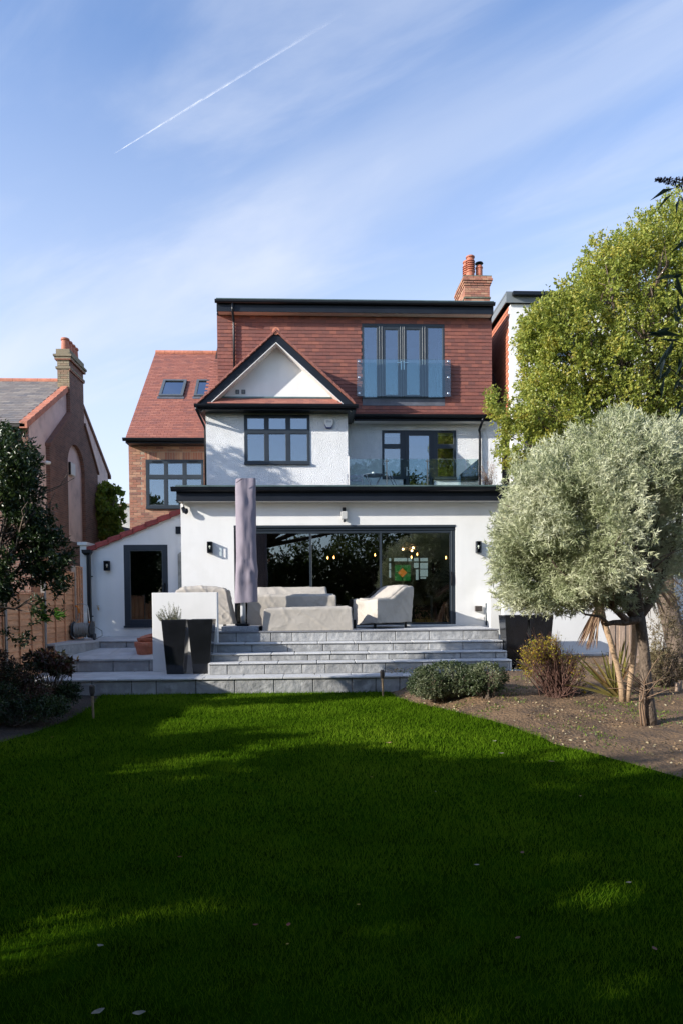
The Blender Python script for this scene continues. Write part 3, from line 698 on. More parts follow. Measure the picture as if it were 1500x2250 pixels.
# dormer (tile-hung loft) ------------------------------------------------
dx0, dx1 = X_(478.5, YD, 790), X_(1079, YD, 790); dzb = Z_(905, YD, 780); dzt = Z_(692, YD, 780)
JD = (795, 709.5, 975.5, 877)
jq = R(*JD, YD)
b = MB(); b.wall(dx0, dx1, dzb-.35, dzt, YD, YD+.2, [(jq[0]+.01, jq[1]-.01, jq[2]+.01, jq[3]-.01)]); b.box(dx0, dx0+.2, YD+.2, YD+3.2, dzb-.4, dzt); b.box(dx1-.2, dx1, YD+.2, YD+3.6, dzb-.4, dzt)
dor = part(b, 'dormer', M_under)
ap = R(795, 877, 975.5, 892, YD)
mats = []; gauge = (Z_(713, YD, 780)-dzb)/24.5; tw = .205
def gable_line(x): return az_-kk*abs(x-ax_)
i = 0; z = dzb-.03
while z < dzt-.16:
    off = tw/2 if i % 2 else 0; x = dx0+tw/2-off
    while x < dx1+tw/2:
        a, c = max(dx0, x-tw/2), min(dx1, x+tw/2)
        if c-a > .03 and z+gauge > gable_line(x)-.0:
            segs = [(a, c)]
            if jq[2]-.20 < z+gauge*.5 < jq[3]:
                segs = [s for s in ((a, min(c, jq[0])), (max(a, jq[1]), c)) if s[1]-s[0] > .03]
            if ap[2] < z+gauge*.5 < ap[3]+.02:
                segs = [s for s in ((a, min(c, jq[0])), (max(a, jq[1]), c)) if s[1]-s[0] > .03]
            for s0, s1 in segs:
                mats.append(TRS(((s0+s1)/2, YD-.022+random.uniform(-.002, .002), z+gauge/2+.008), s1-s0-.003, .012, gauge+.022, Matrix.Rotation(-.13, 4, 'X') @ Matrix.Rotation(random.uniform(-.006, .006), 4, 'Y')))
        x += tw
    z += gauge; i += 1
x = dx0+.08
while x < dx1-.05:
    zc = (jq[3]+dzt)/2
    mats.append(TRS((x, YD-.015, dzt-.075), .157, .012, .17, Matrix.Rotation(-.05, 4, 'X'))); x += .16
lay('wall_tile', mats, M_tile, dor, 300)
# sloping tile course at the foot, right of the bay
b = MB(); b.prism([(g2[1]-.05, 19.6, zg2-.0), (g2[1]-.05, YD, dzb-.02), (g2[1]-.05, YD, dzb-.2), (g2[1]-.05, 19.6, zg2-.08)], (g2[2]-g2[1]+.05, 0, 0)); sk2 = part(b, 'eaves_roof', M_under)
mats = []; ang2 = math.atan2(dzb-.02-zg2, YD-19.6)
for i in range(7):
    t = (i+.4)/7; x = g2[1]+(.09 if i % 2 else 0)
    while x < g2[2]-.05: mats.append(TRS((x, 19.6+(YD-19.6)*t, zg2+(dzb-.02-zg2)*t+.02), .2, .14, .014, Matrix.Rotation(ang2-.08, 4, 'X'))); x += .205
lay('roof_tile', mats, M_tile, sk2, 60)
b = MB(); b.box(g2[1], g2[2], YD-.06, YD-.0, dzb-.045, dzb-.025); b.box(jq[0]-.0, jq[1], YD-.035, YD-.0, ap[2], ap[3]-.004); part(b, 'lead_apron', M_lead)
# dormer eaves
dfy = YD-.32
d0, d1, dzf0, dzf1 = R(476.5, 668, 1083, 687, dfy)
dzf1 += .07
b = MB(); b.box(d0, d1, dfy, dfy+.025, dzf0, dzf1); b.box(d0, d0+.025, dfy+.026, YD+3.2, dzf0, dzf1); b.box(d1-.025, d1, dfy+.026, YD+3.2, dzf0, dzf1); part(b, 'dormer_fascia', M_fascia)
b = MB(); b.box(d0+.026, d1-.026, dfy+.026, YD-.0, dzf0+.012, dzf0+.028); part(b, 'soffit', M_soffit)
b = MB(); b.box(dx0, dx1, YD-.03, YD+.0, dzt-.0, dzf0+.01); part(b, 'head_board', M_fascia)
b = MB(); b.box(d0+.03, d1-.03, dfy+.03, YD+3.4, dzf1-.06, dzf1); part(b, 'dormer_roof', M_lead)
gutter(472.5, 1086.5, dfy-.07, 662.5, .085, .115)
b = MB(); b.box(d0-.01, d1+.01, dfy-.02, dfy+.03, dzf1-.01, dzf1+.055); part(b, 'roof_trim', M_roofedge)
b = MB(); px_ = X_(514.5, YD-.08, 740); b.tube([(px_, dfy-.06, dzf1-.1), (px_, dfy-.03, dzf0-.02), (px_, YD-.09, dzf0-.18), (px_, YD-.085, dzf0-.25), (px_, YD-.085, gable_line(px_)+.02)], .034, 10); part(b, 'downpipe', M_black, smooth=True)
# juliet doors
pj = [(798.5, 717, 828, 873.5), (845.3, 723, 874.5, 868), (892, 723, 922, 868), (939, 718.5, 972, 873.5)]
w, r_ = window('juliet_doors', JD, pj, YD, fd=.09, proud=.03, bead=.014)
for i, px in enumerate((833.5, 839, 879.5, 884.5, 888, 927.5, 933)):
    xx = X_(px, YD-.04, 790); b = MB(); b.box(xx-.012, xx+.012, YD-.045, YD-.031, r_[2]+.05, r_[3]-.1); b.build('door_rib', M_greyl, w, bevel=.004)
for s, px in ((-1, 881), (1, 887)):
    xx = X_(px, YD-.06, 800); zz = Z_(797, YD-.06, 884); b = MB(); b.box(xx-.015, xx+.015, YD-.055, YD-.045, zz-.2, zz+.05); b.box(min(xx, xx+s*.13), max(xx, xx+s*.13), YD-.085, YD-.07, zz-.01, zz+.01); b.box(xx-.008, xx+.008, YD-.07, YD-.045, zz-.008, zz+.008); b.build('handle', M_steel, w)
room(r_, YD+.21, 2.4)
curtain(X_(799, YD+.3, 800), X_(808, YD+.3, 800), r_[2]+.03, r_[3]-.05, YD+.30, waves=3, top=.35, name='curtain')
curtain(X_(972, YD+.3, 800), X_(958, YD+.3, 800), r_[2]+.03, r_[3]-.05, YD+.30, waves=4, top=.6, name='curtain')
gq = R(783.5, 789.5, 989, 871, YD-.16)
b = MB(); b.box(gq[0], gq[1], YD-.165, YD-.153, gq[2], gq[3]); jb = part(b, 'glass_balustrade', M_clear)
for px in (788.5, 983.5):
    for py in (794.5, 829.5, 864.5):
        p = W(px, py, YD-.16); b = MB(); b.lathe((p.x, 0, p.z), [(.028, YD-.183), (.034, YD-.178), (.034, YD-.166), (.018, YD-.152), (.018, YD-.01)], 14, 'y'); b.build('glass_fixing', M_steel, jb, smooth=False)
# main roof behind: slopes left of dormer and its verge
rx0 = X_(455, 19.6, 880); zev = Z_(886, 19.6, 460)
b = MB(); b.prism([(rx0, 19.5, zev-.02), (rx0, 24.0, zev+4.4), (rx0, 28.5, zev-.02)], (dx0-rx0+.06, 0, 0)); mr_ = part(b, 'main_roof', M_under)
mats = []
for i in range(26):
    for j in range(3):
        mats.append(TRS((rx0+.05+j*.17-(.08 if i % 2 else 0), 19.55+i*.075, zev+.03+i*.0733), .165, .13, .014, Matrix.Rotation(.78-.09, 4, 'X')))
for i in range(26):
    b0 = TRS((rx0-.012, 19.60+i*.075, zev+.0+i*.0733-.05), .014, .12, .12, Matrix.Rotation(.78, 4, 'X')); mats.append(b0)
lay('roof_tile', mats, M_tile2, mr_, 100)
zrid = zev+4.4

# balcony balustrade ------------------------------------------------
yb = 17.55
bz0, bz1 = ZFL+.0, Z_(1008.5, yb, 900)
xs = [765.5, 847.5, 938.0, 1020, 1050]
bal = part(MB().box(X_(766, yb, 1030), X_(1092, yb, 1030), yb-.02, yb+.02, bz0, bz0+.06), 'balcony_balustrade', M_greyl)
edges_px = [(767, 848), (849.5, 937), (939, 1021.5), (1023, 1050)]
for a, c in edges_px:
    b = MB(); b.box(X_(a, yb, 1030), X_(c, yb, 1030), yb-.006, yb+.006, bz0+.05, bz1); b.build('glass_panel', M_clear, bal)
b = MB(); b.box(X_(764.5, yb, 1030), X_(767, yb, 1030), yb-.03, yb+.03, bz0, bz1+.07); b.build('end_post', M_soffit, bal)
for px in (848.7, 938.0):
    b = MB(); b.box(X_(px-1.0, yb, 1030), X_(px+1.0, yb, 1030), yb-.015, yb+.015, bz0, bz1); b.box(X_(px-4, yb, 1030), X_(px+4, yb, 1030), yb-.02, yb+.02, bz1-.07, bz1-.04); b.build('post', M_greyl, bal)
b = MB(); b.box(X_(1050, yb, 1030)-.006, X_(1050, yb, 1030)+.006, yb+.01, YM-.1, bz0+.05, bz1); b.build('glass_panel', M_clear, bal)
bq = R(1023, 1011.5, 1029, 1013.5, yb); b = MB(); b.box(bq[0], bq[1], yb-.02, yb+.02, bq[2], bq[3]); b.build('glass_clamp', M_steel, bal)

# chimney ------------------------------------------------
yc = 24.2
def brick_face(cx0, cx1, z0, z1, y, mats, bl=.222, bh=.066, j=.01, depth=.1, skip=None):
    z = z0; i = 0
    while z+bh <= z1+.01:
        x = cx0-(bl/2 if i % 2 else 0)
        while x < cx1-.01:
            a, c = max(cx0, x), min(cx1, x+bl)
            if c-a > .03 and not (skip and skip((a+c)/2, z+bh/2, a, c)):
                mats.append(TRS(((a+c)/2, y+depth/2-.006+random.uniform(-.004, .002), z+bh/2), c-a-.001, depth, bh))
            x += bl+j
        z += bh+j; i += 1
def brick_side(x, y0, y1, z0, z1, mats, bl=.222, bh=.066, j=.01, depth=.1, sgn=-1):
    z = z0; i = 0
    while z+bh <= z1+.01:
        y = y0-(0 if i % 2 else bl/2)
        while y < y1-.01:
            a, c = max(y0, y), min(y1, y+bl)
            if c-a > .03: mats.append(TRS((x-sgn*(depth/2-.006), (a+c)/2, z+bh/2), depth, c-a-.001, bh))
            y += bl+j
        z += bh+j; i += 1
cq = R(1020, 618, 1075, 672, yc)
hx0, hx1 = cq[0], cq[1]; hzt = cq[3]; hzb = hzt-1.6
b = MB(); b.box(hx0+.01, hx1-.01, yc+.01, yc+1.2, hzb, hzt); b.box(hx0-.01, hx1+.01, yc-.01, yc+1.21, hzt-.02, hzt+.12)
chm = part(b, 'chimney', M_mortar)
mats = []; brick_face(hx0, hx1, hzb, hzt-.14, yc, mats); brick_side(hx0, yc, yc+1.2, hzb, hzt-.14, mats)
for k, (za, e) in enumerate(((hzt-.145, .03), (hzt-.069, .06), (hzt+.007, .09), (hzt+.083, .06))):
    x = hx0-e-(.1 if k % 2 else 0)
    while x < hx1+e-.02:
        a, c = max(x, hx0-e), min(x+.222, hx1+e); mats.append(TRS(((a+c)/2, yc-e+.06, za+.033), c-a-.002, .12, .066)); x += .232
    y = yc-e
    while y < yc+1.2: mats.append(TRS((hx0-e+.05, y+.111+.12, za+.033), .1, .22, .066)); y += .232
lay('brick', mats, M_brick, chm, 220)
b = MB(); zb_ = Z_(653, yc, 1047); b.box(hx0-.03, hx1+.03, yc-.035, yc+1.2, zb_-.05, zb_); b.box(hx0-.06, hx1+.06, yc-.06, yc+1.25, hzt+.15, hzt+.18); b.build('chimney_band', mat('mossy_stone', (.16, .17, .12), .9, .3, 9), chm)
def pot(px, pyt, pyb, y, rad, kind):
    p = W(px, (pyt+pyb)/2, y); zt, zb = Z_(pyt, y, px), hzt+.17
    h = zt-zb
    if kind == 'louvre':
        pr = [(rad*.95, 0), (rad*.95, h*.28), (rad*1.1, h*.30), (rad*1.1, h*.34), (rad*.9, h*.36)]
        for i in range(5): z = h*(.38+i*.085); pr += [(rad*.82, z), (rad*.82, z+h*.03), (rad*1.08, z+h*.035), (rad*1.0, z+h*.07)]
        pr += [(rad*.85, h*.82), (rad*.85, h*.9), (rad*1.02, h*.92), (rad*1.02, h*.97), (rad*.8, h)]
    else: pr = [(rad, 0), (rad, h*.5), (rad*.95, h*.62), (rad*1.12, h*.66), (rad*1.12, h*.72), (rad*.9, h*.74), (rad*.9, h*.8)]
    b = MB(); b.lathe((p.x, y, zb), pr, 18); part(b, 'chimney_pot', M_pot, chm)
    if kind == 'cowl':
        b = MB(); b.lathe((p.x, y, zb), [(rad*.7, h*.78), (rad*.7, h*.86), (rad*.3, h*.86), (rad*.3, h*.93), (rad*1.25, h*.93), (rad*1.1, h*.98), (rad*.3, h)], 18); part(b, 'cowl', M_black, chm)
pot(1032, 563, 608, yc+.25, .155, 'louvre'); pot(1025, 574, 608, yc+.75, .155, 'louvre'); pot(1051.5, 577, 608, yc+.3, .12, 'cowl')
# roof slope on the far right behind dormer
b = MB(); rr = R(1060, 670, 1110, 705, 23.6); b.prism([(dx1-.3, 20.6, Z_(905, 20.6, 1080)), (dx1-.3, 24.6, Z_(674, 24.6, 1090)), (dx1-.3, 28.6, Z_(905, 20.6, 1080))], (1.4, 0, 0)); rf = part(b, 'main_roof', M_under)
mats = []; za, zb2 = Z_(905, 20.6, 1080), Z_(674, 24.6, 1090); sl3 = math.atan2(zb2-za, 4.0); ln = math.hypot(zb2-za, 4.0)
for i in range(int(ln/.11)):
    t = (i+.5)*.11/ln
    if t < .6: continue
    for j in range(8): mats.append(TRS((dx1-.25+j*.17+(.08 if i % 2 else 0), 20.6+4*t, za+(zb2-za)*t+.02), .165, .14, .014, Matrix.Rotation(sl3-.08, 4, 'X')))
lay('roof_tile', mats, M_tile2, rf, 60)

# brick rear wing ------------------------------------------------
YW, YE = 21.0, 20.55
wx0 = X_(284, YW, 1040); wx1 = bx0+.1; wz1 = Z_(972, YW, 360)
WN = (321.5, 1010, 448, 1116)
wq = R(*WN, YW)
b = MB(); b.wall(wx0, wx1, 0, wz1, YW, YW+.3, [(wq[0]+.01, wq[1]-.01, wq[2]+.01, wq[3]-.01)]); b.box(wx0, wx0+.3, YW+.3, 29, 0, wz1)
bw = part(b, 'brick_wall', M_mortar)
mats = []; sold = wq[3]+.225
def skip(cx, cz, a, c): return (wq[0]-.12 < cx < wq[1]+.12 and wq[2] < cz < sold)
brick_face(wx0, wx1, Z_(1170, YW, 360), wz1-.03, YW, mats, skip=skip)
# closers beside the window and the soldier course over it
z = wq[2]
while z < wq[3]:
    for a, c in ((wq[0]-.115, wq[0]-.004), (wq[1]+.004, wx1)):
        if c-a > .02: mats.append(TRS(((a+c)/2, YW+.045, z+.033), c-a, .1, .066))
    z += .076
x = wq[0]-.03
while x < wq[1]+.05: mats.append(TRS((x+.033, YW+.044+random.uniform(-.003, .003), wq[3]+.112), .066, .1, .215)); x += .076
lay('brick', mats, M_brick, bw, 300)
pn = []
for a, c in ((327.5, 361.3), (368.5, 402), (409.5, 443.3)): pn += [(a, 1017, c, 1043.5), (a+.2, 1052, c+.2, 1110)]
w, r_ = window('wing_window', WN, pn, YW, blinds=[(325, 1014, 446, 1053)], vent=[(335, 1012.5, 355, 1015.5), (415, 1012.5, 436, 1015.5)], sill=(321, 1112.5, 449, 1118))
room(r_, YW+.31, 1.4)
g3 = gutter(270, 456, YE-.08, 963, .085, .115); zg3 = g3[3]
b = MB(); b.box(g3[1]+.06, wx1, YE, YE+.025, Z_(974, YE, 360), zg3+.0); part(b, 'eaves_board', M_fascia)
b = MB(); b.box(g3[1]+.06, wx1, YE+.026, YW+.0, Z_(974, YE, 360)+.01, Z_(974, YE, 360)+.025); part(b, 'soffit', M_black)
vx = X_(276, YE, 962); ze = zg3+.0; yr_ = 24.75; zr_ = Z_(777, yr_, 400)
b = MB(); b.prism([(vx+.04, YE-.02, ze-.01), (vx+.04, yr_, zr_-.01), (vx+.04, yr_+4.3, ze)], (wx1-vx+1.2, 0, 0)); wr = part(b, 'wing_roof', M_under)
sl4 = math.atan2(zr_-ze, yr_-YE); ln = math.hypot(zr_-ze, yr_-YE); ga = ln/55
sk_q = []
def wp(px, py):       # pixel on the wing roof plane
    d = ray(px, py); k = (zr_-ze)/(yr_-YE); t = (ze-k*YE-EYE.z)/(d.z-k*d.y); return d*t+EYE
SK = []
for c in (((360.5, 838.5), (412, 838.5), (403, 874), (349.5, 874)), ((434.5, 838.5), (486, 838.5), (480, 874), (427.5, 874))): SK.append([wp(*p) for p in c])
mats = []
for i in range(56):
    t = (i+.45)/55.5; x = vx+.08-(.1 if i % 2 else 0)
    y = YE+(yr_-YE)*t; z = ze+(zr_-ze)*t
    while x < wx1+1.1:
        a = max(x-.1, vx); inside = any(min(q[0].x, q[3].x)+.03 < x < max(q[1].x, q[2].x)-.03 and q[3].y+.02 < y < q[0].y-.02 for q in SK)
        if not inside: mats.append(TRS(((a+x+.1)/2, y, z+.018), x+.1-a-.003, ga*1.25, .013, Matrix.Rotation(sl4-.085, 4, 'X') @ Matrix.Rotation(random.uniform(-.005, .005), 4, 'Z')))
        x += .203
lay('roof_tile', mats, M_tile2, wr, 300)
b = MB(); x = vx+.02
while x < wx1+1.1:
    b.tube([(x, yr_, zr_+.01), (x+.327, yr_, zr_+.01)], .10, 12, r=random.random()); x += .335
part(b, 'ridge_tile', M_ridge)
for q in SK:
    up = (q[0]-q[3]).normalized(); rt = Vector((1, 0, 0)); nr = rt.cross(up).normalized()
    if nr.z < 0: nr = -nr
    x0, x1 = (q[0].x+q[3].x)/2, (q[1].x+q[2].x)/2; ln_ = (q[0]-q[3]).length; o0 = Vector((x0, q[3].y, q[3].z))
    def P(a, u, n): return o0+rt*a+up*u+nr*n
    b = MB(); wdt = x1-x0
    for (a0, a1, u0, u1) in ((0, .085, 0, ln_), (wdt-.085, wdt, 0, ln_), (.085, wdt-.085, 0, .09), (.085, wdt-.085, ln_-.09, ln_)):
        b.add([P(a, u, n) for n in (-.02, .085) for a, u in ((a0, u0), (a1, u0), (a1, u1), (a0, u1))], [(3, 2, 1, 0), (4, 5, 6, 7), (0, 1, 5, 4), (1, 2, 6, 5), (2, 3, 7, 6), (3, 0, 4, 7)])
    sk_ = part(b, 'skylight', M_greyl, wr)
    b = MB(); b.add([P(.08, .085, .05), P(wdt-.08, .085, .05), P(wdt-.08, ln_-.085, .05), P(.08, ln_-.085, .05)], [(0, 1, 2, 3)]); part(b, 'skylight_pane', glass_mat('skylight_glass', .45, (.5, .6, .65)), wr)
    b = MB(); b.add([P(.085, .09, -.01), P(wdt-.085, .09, -.01), P(wdt-.085, ln_-.09, -.01), P(.085, ln_-.09, -.01)], [(0, 1, 2, 3)]); part(b, 'skylight_blind', M_blind, wr)
    b = MB(); b.add([P(-.04, -.12, .035), P(wdt+.04, -.12, .035), P(wdt+.04, .01, .045), P(-.04, .01, .045)], [(0, 1, 2, 3)]); part(b, 'skylight_flashing', M_lead, wr)

# white side wing (lean-to) ------------------------------------------------
sxl = X_(197, YS, 1300); sxr = X_(400, YS, 1300)
zl, zrr = Z_(1211, YS, 197), Z_(1127, YS, 400)
SD = (273.5, 1197, 370, 1377.5)
dq = R(*SD, YS)
b = MB(); kx = (zrr-zl)/(sxr-sxl)
b.wall(sxl, sxr+.3, 0, dq[3], YS, YS+.3, [(dq[0], dq[1], dq[2], dq[3]+1)])
xa = sxl+max(0, (dq[3]-zl)/kx)
if dq[3] > zl: 
    b = MB(); b.wall(sxl, sxr+.3, 0, zl, YS, YS+.3, [(dq[0], dq[1], dq[2], dq[3]+1)])
    b.prism([(sxl, YS, zl), (dq[0], YS, zl), (dq[0], YS, zl+kx*(dq[0]-sxl))], (0, .3, 0))
    b.prism([(dq[0], YS, max(zl, dq[3])), (dq[1], YS, dq[3]), (dq[1], YS, zl+kx*(dq[1]-sxl)), (dq[0], YS, zl+kx*(dq[0]-sxl))], (0, .3, 0))
    b.prism([(dq[1], YS, zl), (sxr+.3, YS, zl), (sxr+.3, YS, zl+kx*(sxr+.3-sxl)), (dq[1], YS, zl+kx*(dq[1]-sxl))], (0, .3, 0))
else: b.prism([(sxl, YS, dq[3]), (sxr+.3, YS, dq[3]), (sxr+.3, YS, zrr), (sxl, YS, zl)], (0, .3, 0))
part(b, 'side_wing_wall', M_render)
# lean-to roof: grey flat pantile slab with red verge
lo = Vector((sxl-.12, YS-.06, zl-.06)); hi = Vector((sxr+.35, YS-.06, zrr+.14))
b = MB(); b.prism([(lo.x, YS-.02, lo.z), (hi.x, YS-.02, hi.z), (hi.x, YS-.02, hi.z+.08), (lo.x, YS-.02, lo.z+.08)], (0, 3.2, 0)); lr = part(b, 'lean_to_roof', M_under)
nn = 9
for i in range(nn):
    a, c = lo.lerp(hi, i/nn), lo.lerp(hi, (i+1)/nn); dz = .02
    b = MB(); b.prism([(a.x, YS-.09, a.z-.01), (c.x+.03, YS-.09, c.z-.02), (c.x+.03, YS-.09, c.z+.10), (a.x, YS-.09, a.z+.13)], (0, .16, 0)); b.r = [random.random()]*len(b.v); b.build('verge_tile', mat('red_verge_tile', (.34, .055, .045), .6, .12, 9, rnd=.2) if i == 0 else bpy.data.materials['red_verge_tile'], lr, bevel=.006)
w, r_ = window('side_door', SD, [(286.5, 1209.5, 358, 1362)], YS, fd=.07, proud=.0, glass=M_glassd)
b = MB(); q = R(272.5, 1375, 371, 1379, YS-.05); b.box(q[0], q[1], YS-.05, YS-.001, q[2], q[3]); b.build('sill', M_grey, w)
p = W(363, 1291, YS); b = MB(); b.box(p.x-.02, p.x+.02, YS-.02, YS-.001, p.z-.11, p.z+.11); b.box(p.x-.11, p.x+.01, YS-.06, YS-.045, p.z+.03, p.z+.05); b.build('handle', M_black, w)
room(r_, YS+.31, 2.0, M_room)
q = R(386.5, 1157, 400, 1173, YS-.02); b = MB(); b.box(q[0], q[1]+.02, YS-.03, YS-.001, q[2], q[3]); part(b, 'extractor_vent', M_fascia)
q = R(391.5, 1213, 402, 1292, YS-.1); b = MB(); b.prism([(q[0], YS-.1, Z3), (q[1], YS-.1, Z3), (q[1], YS-.1, q[3]), (q[0]+.05, YS-.1, q[3]-.01), (q[0], YS-.1, q[3]-.06)], (0, .05, 0)); part(b, 'metal_gate_panel', mat('grey_metal_panel', (.30, .30, .27), .45, .2, 2, streak=(1, 1, 3)))
# downpipe with hopper
hp = R(181.5, 1208, 201, 1220, YS-.2); b = MB(); hc = (hp[0]+hp[1])/2
b.add([(hc-.12, YS-.24, hp[3]), (hc+.10, YS-.24, hp[3]), (hc+.10, YS-.05, hp[3]), (hc-.12, YS-.05, hp[3]), (hc-.06, YS-.2, hp[2]), (hc+.06, YS-.2, hp[2]), (hc+.06, YS-.08, hp[2]), (hc-.06, YS-.08, hp[2]), (hc-.11, YS-.24, hp[2]+.06), (hc+.10, YS-.24, hp[2]+.06), (hc+.1, YS-.05, hp[2]+.06), (hc-.11, YS-.05, hp[2]+.06)],
      [(0, 1, 2, 3), (0, 8, 9, 1), (1, 9, 10, 2), (2, 10, 11, 3), (3, 11, 8, 0), (8, 4, 5, 9), (9, 5, 6, 10), (10, 6, 7, 11), (11, 7, 4, 8), (7, 6, 5, 4)]); part(b, 'rainwater_hopper', M_black)
b = MB(); b.box(hc-.015, hc+.075, YS-.2, YS-.11, Z3+.05, hp[2]+.01); 
for py in (1267, 1354): z = Z_(py, YS, 196); b.box(hc-.01, hc+.115, YS-.13, YS-.1, z-.015, z+.015)
part(b, 'downpipe', M_black, bevel=.01)
# wall lanterns
def lantern(px, py0, py1, Y, lab, w=.105):
    c = W(px, (py0+py1)/2, Y); z0, z1 = Z_(py1, Y, px), Z_(py0, Y, px); x0, x1 = c.x-w/2, c.x+w/2; t = .014; D = .15
    b = MB(); b.box(x0, x1, Y-.012, Y-.001, z0, z1); b.box(x0, x1, Y-D, Y-.012, z1-t, z1); b.box(x0, x1, Y-D, Y-.012, z0, z0+t)
    for xx in (x0, x1-t): b.box(xx, xx+t, Y-D, Y-D+t, z0+t, z1-t)
    for xx in (x0, x1-.006): b.box(xx, xx+.006, Y-D*.45, Y-.012, z0+t, z1-t)
    o = part(b, 'wall_lantern', M_fascia); o['label'] = lab
    b = MB(); b.lathe((c.x, Y-.08, c.z-.04), [(.012, 0), (.012, .03), (.022, .045), (.024, .065), (.012, .085)], 10); b.build('bulb', mat('frosted_bulb', (.8, .75, .65), .3, .02), o, smooth=True)
    b = MB(); b.box(x0+.004, x0+.007, Y-D+t, Y-.014, z0+t, z1-t); b.build('pane', M_clear, o)
lantern(462.5, 1191, 1215.5, YF, 'black box lantern left of the sliding doors', .115)
lantern(1048.5, 1190, 1215, YF, 'black box lantern right of the sliding doors', .115)
lantern(237.5, 1233, 1254, YS, 'black box lantern beside the side door', .125)
# floodlight and camera over the doors
p = W(756, 1132, YF-.08); b = MB(); b.box(p.x-.075, p.x+.075, YF-.13, YF-.04, p.z-.10, p.z+.09); fl = part(b, 'floodlight', mat('pale_grey_casing', (.5, .5, .48), .5, .05), bevel=.01)
b = MB(); b.box(p.x-.045, p.x+.04, YF-.1, YF-.001, p.z+.095, p.z+.19); b.build('junction_box', M_black, fl, bevel=.008)
b = MB(); b.lathe((p.x, YF-.1, p.z-.17), [(.018, 0), (.035, .02), (.03, .05), (.015, .07)], 12); b.build('sensor', M_black, fl)
# corner camera under the soffit
p = W(401, 1104, YF-.1); b = MB(); b.tube([p+Vector((0, 0, .05)), p+Vector((.02, 0, -.12))], .035, 10); cc = part(b, 'corner_spotlight', M_soffit)
b = MB(); b.tube([p+Vector((.015, -.02, -.12)), p+Vector((.06, -.03, -.24))], [.045, .05], 10); b.lathe((p.x+.09, YF-.12, p.z-.2), [(.02, -.08), (.05, -.05), (.055, 0), (.04, .05), (.01, .06)], 12); b.build('lamp_head', M_black, cc)
# meter box, vent and small pipe at right
q = R(1043, 1331.5, 1057.5, 1343, YF-.06); b = MB(); b.box(q[0], q[1], YF-.09, YF-.001, q[2], q[3]); part(b, 'cable_box', mat('dark_brown_plastic', (.05, .04, .035), .5, .05), bevel=.006)
q = R(1047, 1355.5, 1062, 1362.5, YF-.01); b = MB(); b.wall(q[0], q[1], q[2], q[3], YF-.012, YF-.001, [(q[0]+.01+i*.02, q[0]+.02+i*.02, q[2]+.012+j*.03, q[2]+.03+j*.03) for i in range(7) for j in range(2)]); part(b, 'air_brick', M_soffit)
xx = X_(1068.5, YF-.07, 1350); b = MB(); b.tube([(xx, YF-.05, ZP), (xx, YF-.05, Z_(1325, YF, 1068))], .028, 10); part(b, 'waste_pipe', M_greyl, smooth=True)
b = MB(); q = R(1076, 1100, 1100, 1384, YF-.1); b.box(X_(1077, YF-.4, 1350), X_(1108, YF-.4, 1350), YF-.4, YF-.002, .2, Z_(1305, YF-.4, 1090)); part(b, 'low_pier', M_render)
for px, py in ((216, 1336), (207, 1371)):
    p = W(px, py, YS-.05); b = MB(); b.tube([(p.x, YS-.001, p.z), (p.x, YS-.07, p.z), (p.x+.02, YS-.09, p.z-.02), (p.x+.03, YS-.09, p.z-.06)], .014, 8); b.tube([(p.x, YS-.05, p.z), (p.x, YS-.05, p.z+.05)], .008, 6); b.box(p.x-.035, p.x+.035, YS-.06, YS-.04, p.z+.05, p.z+.06); part(b, 'garden_tap', M_brass)

# sliding doors ------------------------------------------------
b = MB(); gz0, gz1 = Z_(1369.5, YF+.05, 760), Z_(1171, YF+.05, 760)
cols = [(519.5, 680.3), (684, 833.8), (838.3, 987)]
hs = [(X_(a, YF+.06, 1270), X_(c, YF+.06, 1270), gz0, gz1) for a, c in cols]
b.wall(sx0, sx1, sz0-.02, sz1, YF+.03, YF+.13, hs); sd_ = part(b, 'sliding_doors', M_grey)
b = MB(); b.box(sx0-.0, sx1, YF-.012, YF+.03, sz1-.04, sz1+.012); b.box(sx0, sx1, YF+.0, YF+.03, sz1-.105, sz1-.085); b.build('head_trim', M_grey, sd_)
for h in hs:
    b = MB(); b.box(h[0]+.002, h[1]-.002, YF+.08, YF+.09, h[2]+.002, h[3]-.002); b.build('pane', M_glassd, sd_)
    b = MB(); b.box(h[0], h[1], YF+.045, YF+.052, h[3]-.012, h[3]-.001); b.build('glazing_bead', M_greyl, sd_)
b = MB(); b.box(X_(685, YF+.06), X_(685, YF+.06)+.012, YF+.02, YF+.032, gz0, gz1); b.box(hs[2][1]+.03, hs[2][1]+.045, YF+.018, YF+.03, gz0-.04, gz1+.04); b.build('frame_rib', M_greyl, sd_)
p = W(991, 1272, YF); b = MB(); b.box(p.x-.018, p.x+.018, YF+.0, YF+.029, p.z-.16, p.z+.18); b.box(p.x-.01, p.x+.012, YF-.03, YF+.0, p.z-.1, p.z+.1); b.build('handle', M_black, sd_, bevel=.005)
